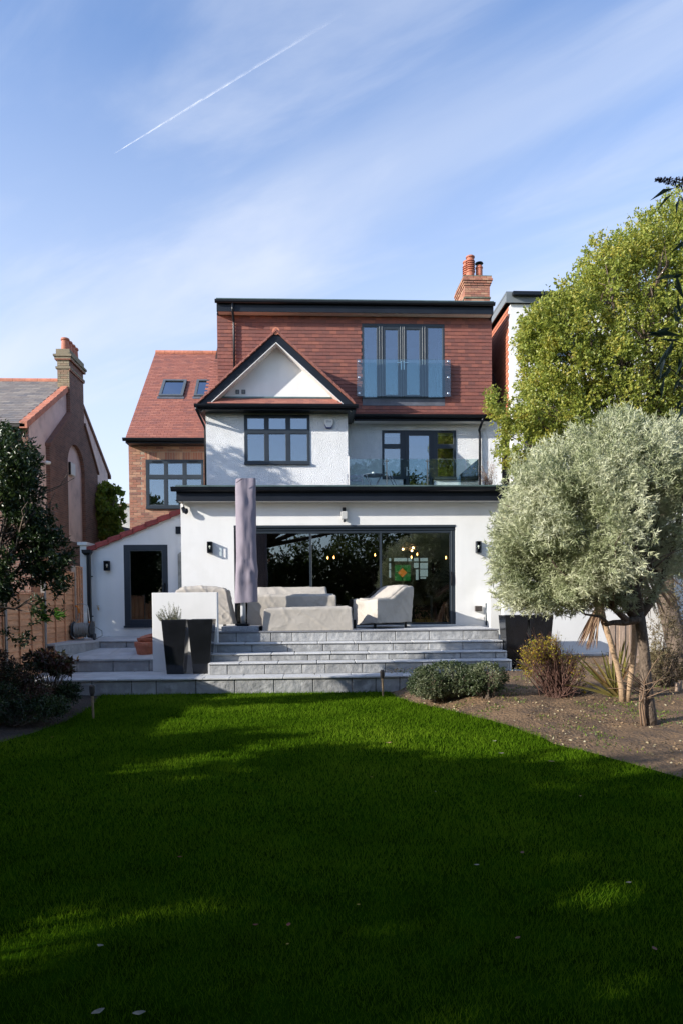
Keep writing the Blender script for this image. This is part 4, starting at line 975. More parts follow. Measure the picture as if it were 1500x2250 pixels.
# kitchen-diner interior
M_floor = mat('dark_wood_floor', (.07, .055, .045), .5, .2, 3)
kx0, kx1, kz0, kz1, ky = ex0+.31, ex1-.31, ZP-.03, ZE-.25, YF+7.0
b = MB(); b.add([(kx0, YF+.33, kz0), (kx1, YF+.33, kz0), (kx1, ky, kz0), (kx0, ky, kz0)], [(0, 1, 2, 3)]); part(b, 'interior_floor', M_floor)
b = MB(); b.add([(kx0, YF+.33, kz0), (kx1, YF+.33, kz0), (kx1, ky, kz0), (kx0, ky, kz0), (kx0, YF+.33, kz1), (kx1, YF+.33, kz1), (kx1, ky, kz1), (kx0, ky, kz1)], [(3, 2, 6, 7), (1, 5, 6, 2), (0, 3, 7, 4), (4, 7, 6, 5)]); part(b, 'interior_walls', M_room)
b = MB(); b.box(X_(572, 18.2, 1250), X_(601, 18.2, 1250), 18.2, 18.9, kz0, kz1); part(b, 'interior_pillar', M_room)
# hall door glazing seen through the room; emission stands in for daylight behind it
yk = YF+6.9
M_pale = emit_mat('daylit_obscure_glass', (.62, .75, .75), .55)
def ipx(x0, y0, x1, y1, y=yk): return R(720+x0/3.75, 1130+y0/3.75, 720+x1/3.75, 1130+y1/3.75, y)
fr = MB(); a = ipx(480, 340, 850, 700); 
hall = part(MB().box(a[0], a[1], yk+.02, yk+.04, a[2], a[3]), 'hall_screen', M_room)
for q in ((502, 360, 518, 387), (502, 402, 518, 452), (502, 458, 518, 522), (543, 360, 650, 387), (660, 360, 690, 387), (706, 360, 744, 387), (757, 360, 820, 387), (706, 400, 744, 442), (757, 400, 820, 448), (722, 455, 744, 540), (757, 455, 820, 512), (760, 518, 806, 531)):
    v = ipx(*q); b = MB(); b.box(v[0], v[1], yk, yk+.015, v[2], v[3]); b.build('hall_pane', M_pale, hall)
v = ipx(550, 418, 678, 547); gm = emit_mat('daylit_green_stained_glass', (.005, .30, .05), .38); cxm, czm = (ipx(612, 480, 614, 482)[0], ipx(612, 480, 614, 482)[2])
b = MB(); b.box(v[0], v[1], yk-.01, yk+.012, v[2], v[3]); sg = part(b, 'stained_glass_pane', gm, hall)
hw_ = (v[1]-v[0])*.30
b = MB(); b.prism([(cxm-hw_*1.12, yk-.02, czm), (cxm, yk-.02, czm-hw_*1.12), (cxm+hw_*1.12, yk-.02, czm), (cxm, yk-.02, czm+hw_*1.12)], (0, .008, 0))
b.box(v[0], v[1], yk-.016, yk-.011, czm-.012, czm+.012); b.box(cxm-.012, cxm+.012, yk-.016, yk-.011, v[2], v[3]); part(b, 'leading', M_black, hall)
b = MB(); b.prism([(cxm-hw_, yk-.03, czm), (cxm, yk-.03, czm-hw_), (cxm+hw_, yk-.03, czm), (cxm, yk-.03, czm+hw_)], (0, .008, 0)); part(b, 'amber_diamond', emit_mat('daylit_amber_stained_glass', (.75, .22, .02), .75), hall)

# lamps inside (things that hang in the room)
M_bulb = emit_mat('lit_filament_bulb', (1.0, .42, .10), 22)
def pendant(px, py, Y, lab, s=1.0):
    p = W(px, py, Y); t = thing('pendant_lamp', lab, 'pendant lamp', group='bare-bulb pendants inside the glazed room')
    b = MB(); b.tube([(p.x, Y, p.z+.07), (p.x, Y, kz1)], .004, 5); b.build('cable', M_black, t)
    b = MB(); b.lathe((p.x, Y, p.z+.03), [(.012, 0), (.016, .02), (.016, .05), (.005, .06)], 8); b.build('lamp_holder', M_brass, t)
    b = MB(); b.lathe((p.x, Y, p.z-.05), [(.004, 0), (.014, .012), (.018, .035), (.013, .06), (.008, .08)], 10); b.build('bulb', M_bulb, t, smooth=True)
pendant(580.7, 1225, YF+1.6, 'lit bulb pendant at the far left of the sliding doors, by the dark pillar')
pendant(720.0, 1225, YF+2.6, 'lit bulb pendant left of the close pair seen through the middle pane')
pendant(733.5, 1224, YF+2.2, 'lit bulb pendant right of the close pair seen through the middle pane')
pendant(823.2, 1218.5, YF+3.5, 'lit bulb pendant just left of the upright dividing middle and right panes')
pendant(903, 1223.5, YF+4.2, 'lit bulb pendant under the left part of the cloud chandelier, above the stained glass')
pendant(915.7, 1217, YF+3.8, 'lit bulb pendant close under the right end of the cloud chandelier')
pendant(978.8, 1224.5, YF+1.6, 'lit bulb pendant at the far right of the sliding doors')
t = thing('cloud_chandelier', 'glowing chandelier of clustered glass globes hanging behind the right-hand glass door', 'chandelier')
gm = glass_mat('smoked_globe', .10, (.80, .70, .60)); Yc_ = YF+2.6
me_g = emit_mat('chandelier_glow', (1.0, .62, .30), 14); mg2 = leaf_mat('globe_glass', [(.62, .50, .38), (.75, .62, .50)], .3, .6)
for i in range(26):
    u = random.random(); p = W(720+(600+140*u)/3.75, 1130+(262+random.uniform(-22, 34)*(1 if .1 < u < .9 else .5))/3.75, Yc_+random.uniform(-.15, .15)); r_g = random.uniform(.035, .06)
    b = MB(); b.lathe(p, [(r_g*math.sin(a)+1e-4, -r_g*math.cos(a)) for a in np.linspace(.01, 3.13, 9)], 14); b.build('glass_globe', mg2, t, smooth=True)
for px, py in ((617, 288), (700, 276), (690, 300)):
    p = W(720+px/3.75, 1130+py/3.75, Yc_-.16); b = MB(); b.lathe(p, [(.03*math.sin(a)+1e-4, -.03*math.cos(a)) for a in np.linspace(.01, 3.13, 8)], 12); b.build('bulb', me_g, t, smooth=True)
p = W(900, 1195, Yc_); b = MB(); b.tube([p, (p.x, p.y, kz1)], .006, 6); b.build('cable', M_black, t)
# inside chairs
t = thing('dining_chair', 'grey moulded dining chair on thin splayed legs just inside the right-hand glass door', 'chair')
p = W(917, 1325, YF+.9); n = 14
b = MB(); vs = []
for j in range(7):
    for i in range(n+1):
        a = (i/n-.5)*math.pi*1.15; h = j/6
        vs.append((p.x+.24*math.sin(a)*(1-.12*h), p.y+.22-.26*math.cos(a)*1.0+.5*.26, p.z-.06+h*.30*(.55+.45*math.cos(a))))
b.add(vs, [(j*(n+1)+i, j*(n+1)+i+1, (j+1)*(n+1)+i+1, (j+1)*(n+1)+i) for j in range(6) for i in range(n)]); b.build('backrest', mat('grey_shell', (.16, .16, .155), .4, .05), t, smooth=True)
b = MB(); b.lathe((p.x, p.y+.12, p.z-.10), [(.22, 0), (.25, .03), (.22, .045)], 18); b.build('seat', bpy.data.materials['grey_shell'], t, smooth=False)
for sx in (-1, 1):
    for sy in (-1, 1): b = MB(); b.tube([(p.x+sx*.1, p.y+.12+sy*.1, p.z-.1), (p.x+sx*.24, p.y+.12+sy*.22, ZP-.02)], .012, 6); b.build('leg', M_black, t)
M_wp = mat('white_painted_wood', (.75, .75, .73), .5, .02)
t = thing('desk', 'white painted desk end standing close behind the right-hand glass door', 'desk'); p = W(945, 1312, YF+.8)
for px, nm in ((947, 'leg'), (972, 'leg')):
    x = X_(px, YF+.8, 1340); b = MB(); b.box(x-.025, x+.03, YF+.78, YF+.84, ZP-.03, Z_(1312 if px == 947 else 1336, YF+.8, px)); b.build(nm, M_wp, t)
b = MB(); b.box(X_(935, YF+.8, 1312), X_(949, YF+.8, 1312), YF+.78, YF+1.5, Z_(1312, YF+.8, 945), Z_(1310, YF+.8, 945)+.01); b.box(X_(973, YF+.8, 1336), X_(986, YF+.8, 1336), YF+.78, YF+1.5, Z_(1336, YF+.8, 975), Z_(1334, YF+.8, 975)+.01); b.build('desktop', M_wp, t)
t = thing('black_curtain', 'dark curtain gathered at the left inside the sliding doors behind the parasol', 'curtain')
n = 50; vs = []
for j in range(9):
    f = j/8; ww = .9*(1-.55*math.sin(f*math.pi*.9)) if f < .5 else .9*(1-.55)+.5*(f-.5)
    for i in range(n+1): vs.append((X_(566, YF+.4, 1250)+(i/n)*(.30-.12*math.sin(f*3.1)), YF+.45+.035*math.sin(i/n*30+f), ZP+f*(kz1-ZP)))
b = MB(); b.add(vs, [(j*(n+1)+i, j*(n+1)+i+1, (j+1)*(n+1)+i+1, (j+1)*(n+1)+i) for j in range(8) for i in range(n)]); b.build('curtain_cloth', mat('charcoal_cloth', (.03, .03, .035), .9, .1), t, smooth=True)
# ---------------------------------------------------------------- left neighbour: gable end with chimney breast
NX = -8.62
NH = thing('neighbouring_house', 'older house on the left with slate roof, pink pebbledash gable and tall brick chimney breast', 'house')
def nz(px, py):      # point on the gable plane x = NX
    d = ray(px, py); t = NX/d.x; return Vector((NX, d.y*t, EYE.z+d.z*t))
eL, eR = nz(64, 925), nz(237, 1032); rdg = nz(152, 846)
rdg = Vector((NX, (eL.y+eR.y)/2, rdg.z)); eL.z = eR.z = (eL.z+eR.z)/2
zr = W(60, 845, rdg.y).z; rdg.z = zr
b = MB(); b.prism([(NX, eL.y, -.2), (NX, eR.y, -.2), (NX, eR.y, eR.z), rdg, (NX, eL.y, eL.z)], (-9, 0, 0)); b.build('gable_wall', M_pink, NH)
b = MB(); b.box(NX-9, NX+.02, eL.y-.03, eR.y+.03, -.2, nz(153, 1192).z); b.build('brick_plinth', M_brickd, NH)
b = MB(); z = nz(153, 1192).z; b.box(NX-.01, NX+.06, eL.y, eR.y, z, z+.05); b.build('plinth_band', M_mortard, NH)
# chimney breast, proud of the gable, with an arched recess
BX = NX+.13
def bzp(px, py, x=BX):
    d = ray(px, py); t = x/d.x; return Vector((x, d.y*t, EYE.z+d.z*t))
pts = [bzp(114, 1190), bzp(114, 985), bzp(155, 912), bzp(155, 772), bzp(183, 808), bzp(183, 932), bzp(218, 1040), bzp(218, 1190)]
y0, ya, yb2, y1 = pts[0].y, pts[2].y, pts[4].y, pts[7].y
zsh = pts[1].z; zsh2 = pts[6].z; zst = pts[2].z; ztop = pts[3].z
zs_ = (zsh+zsh2)/2
outl = [(y0, -.2), (y1, -.2), (y1, zs_), (yb2, zst), (yb2, ztop), (ya, ztop), (ya, zst), (y0, zs_)]
aL, aR = bzp(151, 1100).y, bzp(188, 1100).y; atop = bzp(166, 977).z; ac = (aL+aR)/2; ar = (aR-aL)/2; asp = atop-ar*1.0
# breast as vertical strips, leaving the arched recess open
b = MB(); zb0 = nz(153, 1192).z
D = BX-NX
def yz(poly): b.prism([(NX-.01, y, z) for y, z in poly], (D+.01, 0, 0))
def topz(y): return zs_+(zst-zs_)*max(0, min(1, (y-y0)/(ya-y0) if y < ya else ((y1-y)/(y1-yb2) if y > yb2 else 1)))
k = 12; arc = {round(ac-ar*math.cos(math.pi*i/k), 5): asp+ar*math.sin(math.pi*i/k) for i in range(k+1)}
ys_b = sorted(set([round(v, 5) for v in (y0, y1, ya, yb2)]) | set(arc))
def arcz(y): return asp+math.sqrt(max(0, ar*ar-(y-ac)**2))
for u_, v_ in zip(ys_b[:-1], ys_b[1:]):
    m_ = (u_+v_)/2
    if aL < m_ < aR: yz([(u_, arcz(u_)), (v_, arcz(v_)), (v_, topz(v_)), (u_, topz(u_))]); yz([(u_, -.2), (v_, -.2), (v_, zb0), (u_, zb0)])
    else: yz([(u_, -.2), (v_, -.2), (v_, topz(v_)), (u_, topz(u_))])
bm_ = mat('neighbour_brickwork', (.2, .1, .08), .9, .15, 9)
def brickify(m, c1, c2, cm, axis='x'):
    t = m.node_tree; ns = t.nodes; ln = t.links; p = [n for n in ns if n.type == 'BSDF_PRINCIPLED'][0]
    g = ns.new('ShaderNodeNewGeometry'); s = ns.new('ShaderNodeSeparateXYZ'); c = ns.new('ShaderNodeCombineXYZ'); ln.new(g.outputs['Position'], s.inputs[0])
    a = ns.new('ShaderNodeMath'); a.operation = 'ADD'; ln.new(s.outputs[0], a.inputs[0]); ln.new(s.outputs[1], a.inputs[1])
    ln.new(a.outputs[0], c.inputs[0]); ln.new(s.outputs[2], c.inputs[1])
    br = ns.new('ShaderNodeTexBrick'); ln.new(c.outputs[0], br.inputs[0]); br.inputs['Color1'].default_value = (*c1, 1); br.inputs['Color2'].default_value = (*c2, 1); br.inputs['Mortar'].default_value = (*cm, 1)
    br.inputs['Scale'].default_value = 1; br.inputs['Brick Width'].default_value = .23; br.inputs['Row Height'].default_value = .076; br.inputs['Mortar Size'].default_value = .007; br.inputs['Bias'].default_value = -.2
    nz_ = ns.new('ShaderNodeTexNoise'); nz_.inputs['Scale'].default_value = 2.2; ln.new(g.outputs['Position'], nz_.inputs[0])
    vm = ns.new('ShaderNodeVectorMath'); vm.operation = 'SCALE'; ln.new(br.outputs[0], vm.inputs[0]); mr = ns.new('ShaderNodeMapRange'); mr.inputs[3].default_value = .6; mr.inputs[4].default_value = 1.4; ln.new(nz_.outputs[0], mr.inputs[0]); ln.new(mr.outputs[0], vm.inputs['Scale'])
    ln.new(vm.outputs[0], p.inputs['Base Color'])
    bp = ns.new('ShaderNodeBump'); bp.inputs['Strength'].default_value = .8; bp.inputs['Distance'].default_value = .008; bp.invert = True; ln.new(br.outputs[1], bp.inputs['Height']); ln.new(bp.outputs[0], p.inputs['Normal'])
brickify(bm_, (.20, .095, .068), (.115, .06, .048), (.22, .17, .14))
br_o = b.build('chimney_breast', bm_, NH)
b = MB(); b.prism([(BX-.41, ya, zst), (BX-.41, yb2, zst), (BX-.41, yb2, ztop), (BX-.41, ya, ztop)], (.41, 0, 0)); st = b.build('chimney', bm_, NH)
mats = []
sx0_ = BX-.42; z = rdg.z-.4; brick_face(sx0_+.002, BX, rdg.z-.4, ztop, ya-.012, mats, depth=.06); lay('brick', mats, M_bricky, st, 120)
b = MB(); zc1, zc2 = Z_(783, ya, 143), Z_(808, ya, 143)
for zz, e in ((zc1+.02, .11), (zc1-.055, .075), (zc2, .05)): b.box(sx0_-e, BX+e, ya-e, yb2+e, zz-.04, zz+.035)
b.box(sx0_-.03, BX+.03, ya-.03, yb2+.03, ztop-.14, ztop+.03); b.build('corbel_band', M_bricky, st)
b = MB(); b.box(sx0_-.07, BX+.072, ya-.07, yb2+.07, zc1-.13, zc1-.09); b.box(BX+.001, BX+.04, ya-.03, yb2+.03, zc2-.09, zc2-.04); b.build('red_brick_band', M_brick, st)
for i in range(4):
    yy = ya+.28+i*(yb2-ya-.56)/3
    hh = Z_(744, ya+.28, 148)-ztop
    b = MB(); b.lathe((BX-.22, yy, ztop), [(.15, 0), (.135, hh*.5), (.125, hh*.82), (.155, hh*.86), (.155, hh*.93), (.14, hh), (.09, hh)], 18); b.build('chimney_pot', M_pot, st, smooth=False)
b = MB()
b.prism([(NX, y0-.05, zs_-.03), (NX, y0-.05, zs_+.07), (NX, ya, zst+.10), (NX, ya, zst)], (D+.06, 0, 0)); b.prism([(NX, y1+.05, zs_-.03), (NX, y1+.05, zs_+.07), (NX, yb2, zst+.10), (NX, yb2, zst)][::-1], (D+.06, 0, 0)); b.build('shoulder_coping', M_brickd, NH)
# roof
b = MB(); ov = .32
b.prism([(NX, eL.y-ov, eL.z-ov*.9), (NX, rdg.y, rdg.z), (NX, eR.y+ov, eR.z-ov*.9), (NX, eR.y+ov, eR.z-ov*.9+.09), (NX, rdg.y, rdg.z+.12), (NX, eL.y-ov, eL.z-ov*.9+.09)], (-9, 0, 0)); nr_ = b.build('slate_roof', mat('dark_underfelt', (.06, .055, .05), .9, .1), NH)
mats = []; aa = Vector((0, eL.y-ov, eL.z-ov*.9+.09)); cc_ = Vector((0, rdg.y, rdg.z+.12)); ln = (cc_-aa).length; sg_ = math.atan2(cc_.z-aa.z, cc_.y-aa.y); ns_ = int(ln/.19)
for i in range(ns_):
    t = (i+.5)/ns_; p = aa.lerp(cc_, t); x = NX-.1-(.15 if i % 2 else 0)
    while x > NX-3.6: mats.append(TRS((x-.13, p.y, p.z+.015), .292, .235, .010, Matrix.Rotation(sg_-.05, 4, 'X') @ Matrix.Rotation(random.uniform(-.008, .008), 4, 'Z'))); x -= .3
lay('roof_slate', mats, M_slate, nr_, 300)
b = MB(); x = NX-.35
while x > NX-9: b.tube([(x, rdg.y, rdg.z+.12), (x-.44, rdg.y, rdg.z+.12)], .11, 10, r=random.random()); x -= .45
b.build('ridge_tile', M_ridge, nr_)
nvt = 14
for i in range(nvt):
    a, c = aa.lerp(cc_, i/nvt), aa.lerp(cc_, (i+1)/nvt)
    b = MB(); b.prism([(NX-.16, a.y, a.z-.14), (NX-.16, c.y, c.z-.14), (NX-.16, c.y, c.z+.05), (NX-.16, a.y, a.z+.075)], (.24, 0, 0)); b.r = [random.random()]*len(b.v); b.build('verge_tile', M_ridge, nr_, bevel=.008)
b = MB(); e2 = Vector((0, eR.y+ov, eR.z-ov*.9+.09)); b.prism([(NX-.1, cc_.y, cc_.z-.1), (NX-.1, e2.y, e2.z-.12), (NX-.1, e2.y, e2.z+.03), (NX-.1, cc_.y, cc_.z+.03)], (.16, 0, 0)); b.build('verge_board', M_brickd, nr_)
b = MB(); p = bzp(109, 1021); b.tube([(NX+.001, p.y-.2, p.z+.02), (NX+.25, p.y-.3, p.z), (NX+.25, p.y-.55, p.z-.04)], [.03, .05, .06], 10); b.build('security_camera', M_soffit, NH, smooth=True)
p = nz(155, 1033); b = MB(); b.box(NX+.001, NX+.12, p.y-.22, p.y+.22, p.z-.2, p.z+.25); al2 = b.build('alarm_box', M_soffit, NH, bevel=.02)
b = MB(); b.box(NX+.02, NX+.10, p.y-.225, p.y-.221, p.z-.2, p.z+.25); b.build('alarm_side', M_black, al2)
# dark corner return and rear wall of the neighbour, mostly behind foliage
b = MB(); b.box(NX-9, NX-.02, eL.y-.06, eL.y-.01, -.2, eL.z-.05); b.build('rear_brick_wall', bm_, NH)
for k, (x0, x1, z0, z1) in enumerate(((NX-2.6, NX-1.3, 4.4, 5.9), (NX-2.6, NX-1.3, 1.2, 2.9))):
    b = MB(); b.wall(x0, x1, z0, z1, eL.y-.10, eL.y-.062, [(x0+.07, (x0+x1)/2-.03, z0+.07, z1-.07), ((x0+x1)/2+.03, x1-.07, z0+.07, z1-.07)]); wv = b.build('window', M_wp, NH)
    b = MB(); b.box(x0+.05, x1-.05, eL.y-.085, eL.y-.075, z0+.05, z1-.05); b.build('pane', M_glass, wv)

# ---------------------------------------------------------------- distant white house and slate roof at left
t = thing('distant_house', 'small pale brick house end far behind the gap between the two left-hand houses', 'house')
q = R(262, 1112, 300, 1180, 44); b = MB(); b.box(q[0]-3, q[1]+2, 44, 52, -.2, q[3]); b.build('wall', M_bricky, t)
bmw = mat('pale_painted_brick', (.55, .53, .48), .9, .08, 6); brickify(bmw, (.55, .53, .48), (.48, .46, .42), (.35, .34, .32)); t.children[0].data.materials[0] = bmw
b = MB(); b.box(q[0]-3.1, q[1]+2.1, 43.9, 52.1, q[3], q[3]+.15); b.build('parapet', M_mortar, t)
t = thing('distant_shed', 'dark slate-roofed outhouse peeping over the red verge of the side wing', 'shed')
p0_ = W(240, 1182, 32); p1_ = W(268, 1157, 32); p2_ = W(300, 1175, 32)
b = MB(); b.prism([(p0_.x, 32, p0_.z-.8), (p2_.x, 32, p0_.z-.8), (p2_.x, 32, p1_.z-.15), (p1_.x, 32, p1_.z), (p0_.x, 32, p0_.z)], (0, 4, 0)); b.build('slate_roof', mat('blue_slate_far', (.10, .11, .14), .8, .1, 8), t)
b = MB(); b.box(p0_.x+.1, p2_.x-.1, 32.1, 35.9, -.2, p0_.z-.8); b.build('wall', bmw, t)

# ---------------------------------------------------------------- right neighbour
RN = thing('right_neighbour_house', 'white house at the right with orange tile-hung loft wall, half hidden by green tree', 'house')
cxp = 6.30
def cz(px, py, x=cxp):
    d = ray(px, py); t = x/d.x; return Vector((x, d.y*t, EYE.z+d.z*t))
f0 = X_(1119, 20.2, 800)
ztn, zbn = Z_(671, 20.2, 1120), Z_(925, 20.2, 1120)
b = MB(); b.box(f0, f0+8, 20.35, 26.5, -.2, ztn+.1); rb_ = b.build('loft_core', M_under, RN)
mats = []; i = 0; z = zbn-.3
while z < ztn-.02:
    y = 20.36-(.1 if i % 2 else 0)
    while y < 26.3: mats.append(TRS((f0-.02, y+.1, z+.065), .012, .198, .132, Matrix.Rotation(.12, 4, 'Y'))); y += .2
    z += .108; i += 1
lay('wall_tile', mats, mat('orange_clay_tile', (.5, .18, .10), .75, .12, 9, rnd=.7, rcol=[(.44, .15, .08), (.50, .18, .10), (.40, .13, .08), (.54, .21, .12)]), rb_, 300)
b = MB(); b.box(f0-.16, f0+8, 20.0, 20.03, ztn-.0, ztn+.27); b.box(f0-.16, f0-.13, 20.03, 26.5, ztn+.04, ztn+.25); b.box(f0-.16, f0+8, 20.03, 26.5, ztn+.33, ztn+.27); b.build('loft_fascia', mat('grey_fascia', (.16, .18, .19), .5, .05), RN)
b = MB(); b.box(f0+.0, f0+8, 19.84, 19.98, ztn+.17, ztn+.265); b.build('gutter', M_black, RN)
q = R(1138, 733, 1250, 850, 20.1)
b = MB(); b.wall(f0-.01, f0+8, zbn-.4, ztn+.0, 20.1, 20.35, [(q[0]-.02, q[1]+1.8, q[2]-.3, q[3]+.0)]); b.build('loft_wall', M_render, RN)
b = MB(); b.wall(q[0]-.02, q[1]+1.8, q[2]-.3, q[3], 20.13, 20.19, [(q[0]+.08+k*1.05, q[0]+1.03+k*1.05, q[2]-.2, q[3]-.12) for k in range(3)]); ww = b.build('loft_window', M_grey, RN)
b = MB(); b.box(q[0]+.05, q[0]+3.4, 20.16, 20.17, q[2]-.25, q[3]-.1); b.build('pane', M_glass, ww)
b = MB(); q2 = R(1124, 795, 1143, 1000, 19.75); b.box(q2[0]+.02, q2[0]+7, 19.75, 20.08, -.2, q2[3]); b.build('rear_wall', M_render, RN)
b = MB(); b.box(q2[0]+.35, q2[0]+1.5, 19.70, 19.748, 4.9, 7.2); wv = b.build('rear_window', M_grey, RN); b = MB(); b.box(q2[0]+.43, q2[0]+1.42, 19.69, 19.699, 5.0, 7.1); b.build('pane', M_glass, wv)

# balcony side wall + right boundary wall
GW = thing('garden_wall', 'tall white rendered boundary wall behind the silver-leaved tree', 'wall')
yw = 15.0
b = MB(); x0, x1 = X_(1106, yw, 1350), X_(1336, yw, 1350); zt_ = Z_(1195, yw, 1200); zb_ = Z_(1436, yw, 1280)
b.box(x0, x1+3.5, yw, yw+.22, -.2, zt_); b.build('wall', M_render, GW)
b = MB(); b.box(x0-.03, x1+3.53, yw-.03, yw+.25, zt_, zt_+.06); b.build('coping', M_soffit, GW)
b = MB(); b.box(X_(1225, yw-.2, 1436), X_(1330, yw-.2, 1436), yw-.35, yw-.002, -.1, zb_+.03); b.build('kerb', M_slab, GW, bevel=.01)
TF = thing('closeboard_fence', 'short weathered closeboard fence section behind the twin palm stems', 'fence')
yf_ = 13.6; x = X_(1338, yf_, 1420); M_board = mat('pale_weathered_board', (.42, .31, .23), .85, .2, 3, streak=(20, 20, 1.2), rnd=.15, bump=.4, bscale=20)
ztf = Z_(1366, yf_, 1370)
k = 0
while x < X_(1400, yf_, 1420): b = MB(); b.box(x, x+.11, yf_+(.012 if k % 2 else 0), yf_+.02+(.012 if k % 2 else 0), .1, ztf+random.uniform(-.01, .01)); b.r = [random.random()]*8; b.build('board', M_board, TF); x += .105; k += 1
b = MB(); b.box(X_(1336, yf_, 1420), X_(1402, yf_, 1420), yf_+.034, yf_+.07, ztf-.3, ztf-.2); b.build('rail', M_board, TF)
TF2 = thing('low_log_edging', 'low row of upright split logs at the far right of the flower bed', 'edging')
for i in range(9):
    p = bed_hit(1486+i*7, 1518-i*3); b = MB(); b.tube([(p.x, p.y, p.z-.1), (p.x, p.y, p.z+.14+random.uniform(-.02, .02))], .035, 8); b.build('log', M_board, TF2)

# ---------------------------------------------------------------- left fence: lapped panels between posts
FX = -5.5
M_fence = mat('orange_brown_fence', (.70, .35, .18), .8, .12, 3, streak=(14, 1.4, 14), rnd=.22, bump=.4, bscale=30)
M_post = mat('grey_fence_post', (.30, .27, .24), .85, .2, 5, streak=(14, 14, 1))
FN = thing('garden_fence', 'orange-brown lapped timber panel fence along the left side of the garden', 'fence')
posts = [16.15-i*1.83 for i in range(6)]
def ztopf(i): return [2.42, 2.42, 1.92, 1.66, 1.46, 1.4, 1.4][i]   # the panels step down with the garden
for i, y in enumerate(posts):
    zt_ = ztopf(i)
    b = MB(); b.box(FX-.02, FX+.06, y-.04, y+.04, -.2, zt_+.05+(.12 if i == 0 else 0)); b.build('post', M_post if i else M_board, FN)
def panel(ya_, yb_, zt_, gb=.35):
    n = int((zt_-gb)/.118)
    for j in range(n):
        z1 = zt_-.02-j*.118; 
        b = MB(); w_ = random.uniform(-.006, .006)
        vs = [(FX+.005, ya_, z1-.125), (FX+.022, ya_, z1-.125), (FX+.022, yb_, z1-.125+w_), (FX+.005, yb_, z1-.125+w_), (FX-.010, ya_, z1+.01), (FX-.002, ya_, z1+.01), (FX-.002, yb_, z1+.01), (FX-.010, yb_, z1+.01)]
        b.add(vs, [(3, 2, 1, 0), (4, 5, 6, 7), (0, 1, 5, 4), (1, 2, 6, 5), (2, 3, 7, 6), (3, 0, 4, 7)], random.random()); b.build('slat', M_fence, FN)
    for k in range(4):
        y = ya_+.02+(yb_-ya_-.04)*k/3; b = MB(); b.box(FX+.022, FX+.042, y-.017, y+.017, gb-.05, zt_); b.r = [random.random()]*8; b.build('batten', M_fence, FN)
    b = MB(); b.box(FX-.02, FX+.045, ya_, yb_, zt_, zt_+.02); b.build('capping', M_fence, FN)
    b = MB(); b.box(FX-.015, FX+.02, ya_, yb_, gb-.34, gb-.02); b.r = [.3]*8; b.build('gravel_board', M_fence, FN)
for i in range(5): panel(posts[i+1]+.045, posts[i]-.045, ztopf(i+1), (.55, .45, .35, .2, .15)[i])
panel(16.2, 16.72, ztopf(0)+.15, .9)
# boundary pier between the fence and the side wing
PW = thing('boundary_pier', 'narrow white rendered boundary pier with flat coping left of the side wing downpipe', 'wall')
q = R(178, 1198, 191.5, 1396, 17.48)
b = MB(); b.box(q[0], q[1], 17.48, 17.2+3, -.2, q[3]); b.build('pier', M_render, PW)
b = MB(); b.box(q[0]-.05, q[1]+.03, 17.43, 20.25, q[3], Z_(1191, 17.48, 185)); b.build('coping', M_soffit, PW)

# ---------------------------------------------------------------- planter wall, planters, pots
yv = 14.20
q = R(335.5, 1302, 478.3, 1472, yv)
PL = thing('white_garden_wall', 'square white rendered block wall beside the steps, behind the black planters', 'wall')
b = MB(); b.box(q[0], q[1], yv, yv+.21, ZTR-.001, q[3]); b.build('wall', M_render, PL, bevel=.006)
M_gloss = mat('black_gloss_planter', (.012, .013, .016), .12, .15, 4, spec=.6, bump=.03, bscale=3)
def planter(cx, cy, zb, h, wt, wb, lab, grp, rot=0.0, m=None):
    t = thing('tapered_planter', lab, 'planter', group=grp); ct, cb_ = wt/2, wb/2
    def ring(hw, z): return [(cx+math.cos(rot+a)*hw*1.4142, cy+math.sin(rot+a)*hw*1.4142, z) for a in (math.pi*1.25, math.pi*1.75, math.pi*.25, math.pi*.75)]
    b = MB(); b.add(ring(cb_, zb)+ring(ct, zb+h), [(3, 2, 1, 0), (0, 1, 5, 4), (1, 2, 6, 5), (2, 3, 7, 6), (3, 0, 4, 7)])
    b.add(ring(ct, zb+h)+ring(ct-.025, zb+h)+ring(ct-.03, zb+h-.06), [(0, 1, 5, 4), (1, 2, 6, 5), (2, 3, 7, 6), (3, 0, 4, 7), (4, 5, 9, 8), (5, 6, 10, 9), (6, 7, 11, 10), (7, 4, 8, 11)])
    b.build('body', m or M_gloss, t, bevel=.006)
    b = MB(); b.add(ring(ct-.028, zb+h-.06), [(0, 1, 2, 3)]); b.build('compost', M_soil, t); return t
zt1 = Z_(1361, 13.75, 400)
p1x = (X_(354, 13.5, 1361)+X_(408, 13.5, 1361))/2; p2x = (X_(411, 13.5, 1361)+X_(467, 13.5, 1361))/2
g_ = 'tapered gloss black planters'
planter(p1x, 13.78, ZTR, zt1-ZTR, .485, .33, 'glossy black tapered planter holding rosemary, left of the pair before the white block wall', g_)
planter(p2x, 13.78, ZTR, zt1-ZTR, .50, .32, 'empty glossy black tapered planter nearest the steps, before the white block wall', g_)
xa_, zb_ = X_(1133, 14.0, 1400), .22
planter(X_(1130, 13.95, 1400)+.03, 14.15, zb_, Z_(1352, 13.9, 1140)-zb_, .50, .34, 'tall black tapered planter right of the steps, beside the end of the treads', g_)
planter(X_(1184, 13.95, 1400)+.03, 14.15, zb_, Z_(1352, 13.9, 1140)-zb_, .50, .34, 'tall black tapered planter below the silver tree, next to the white boundary wall', g_)
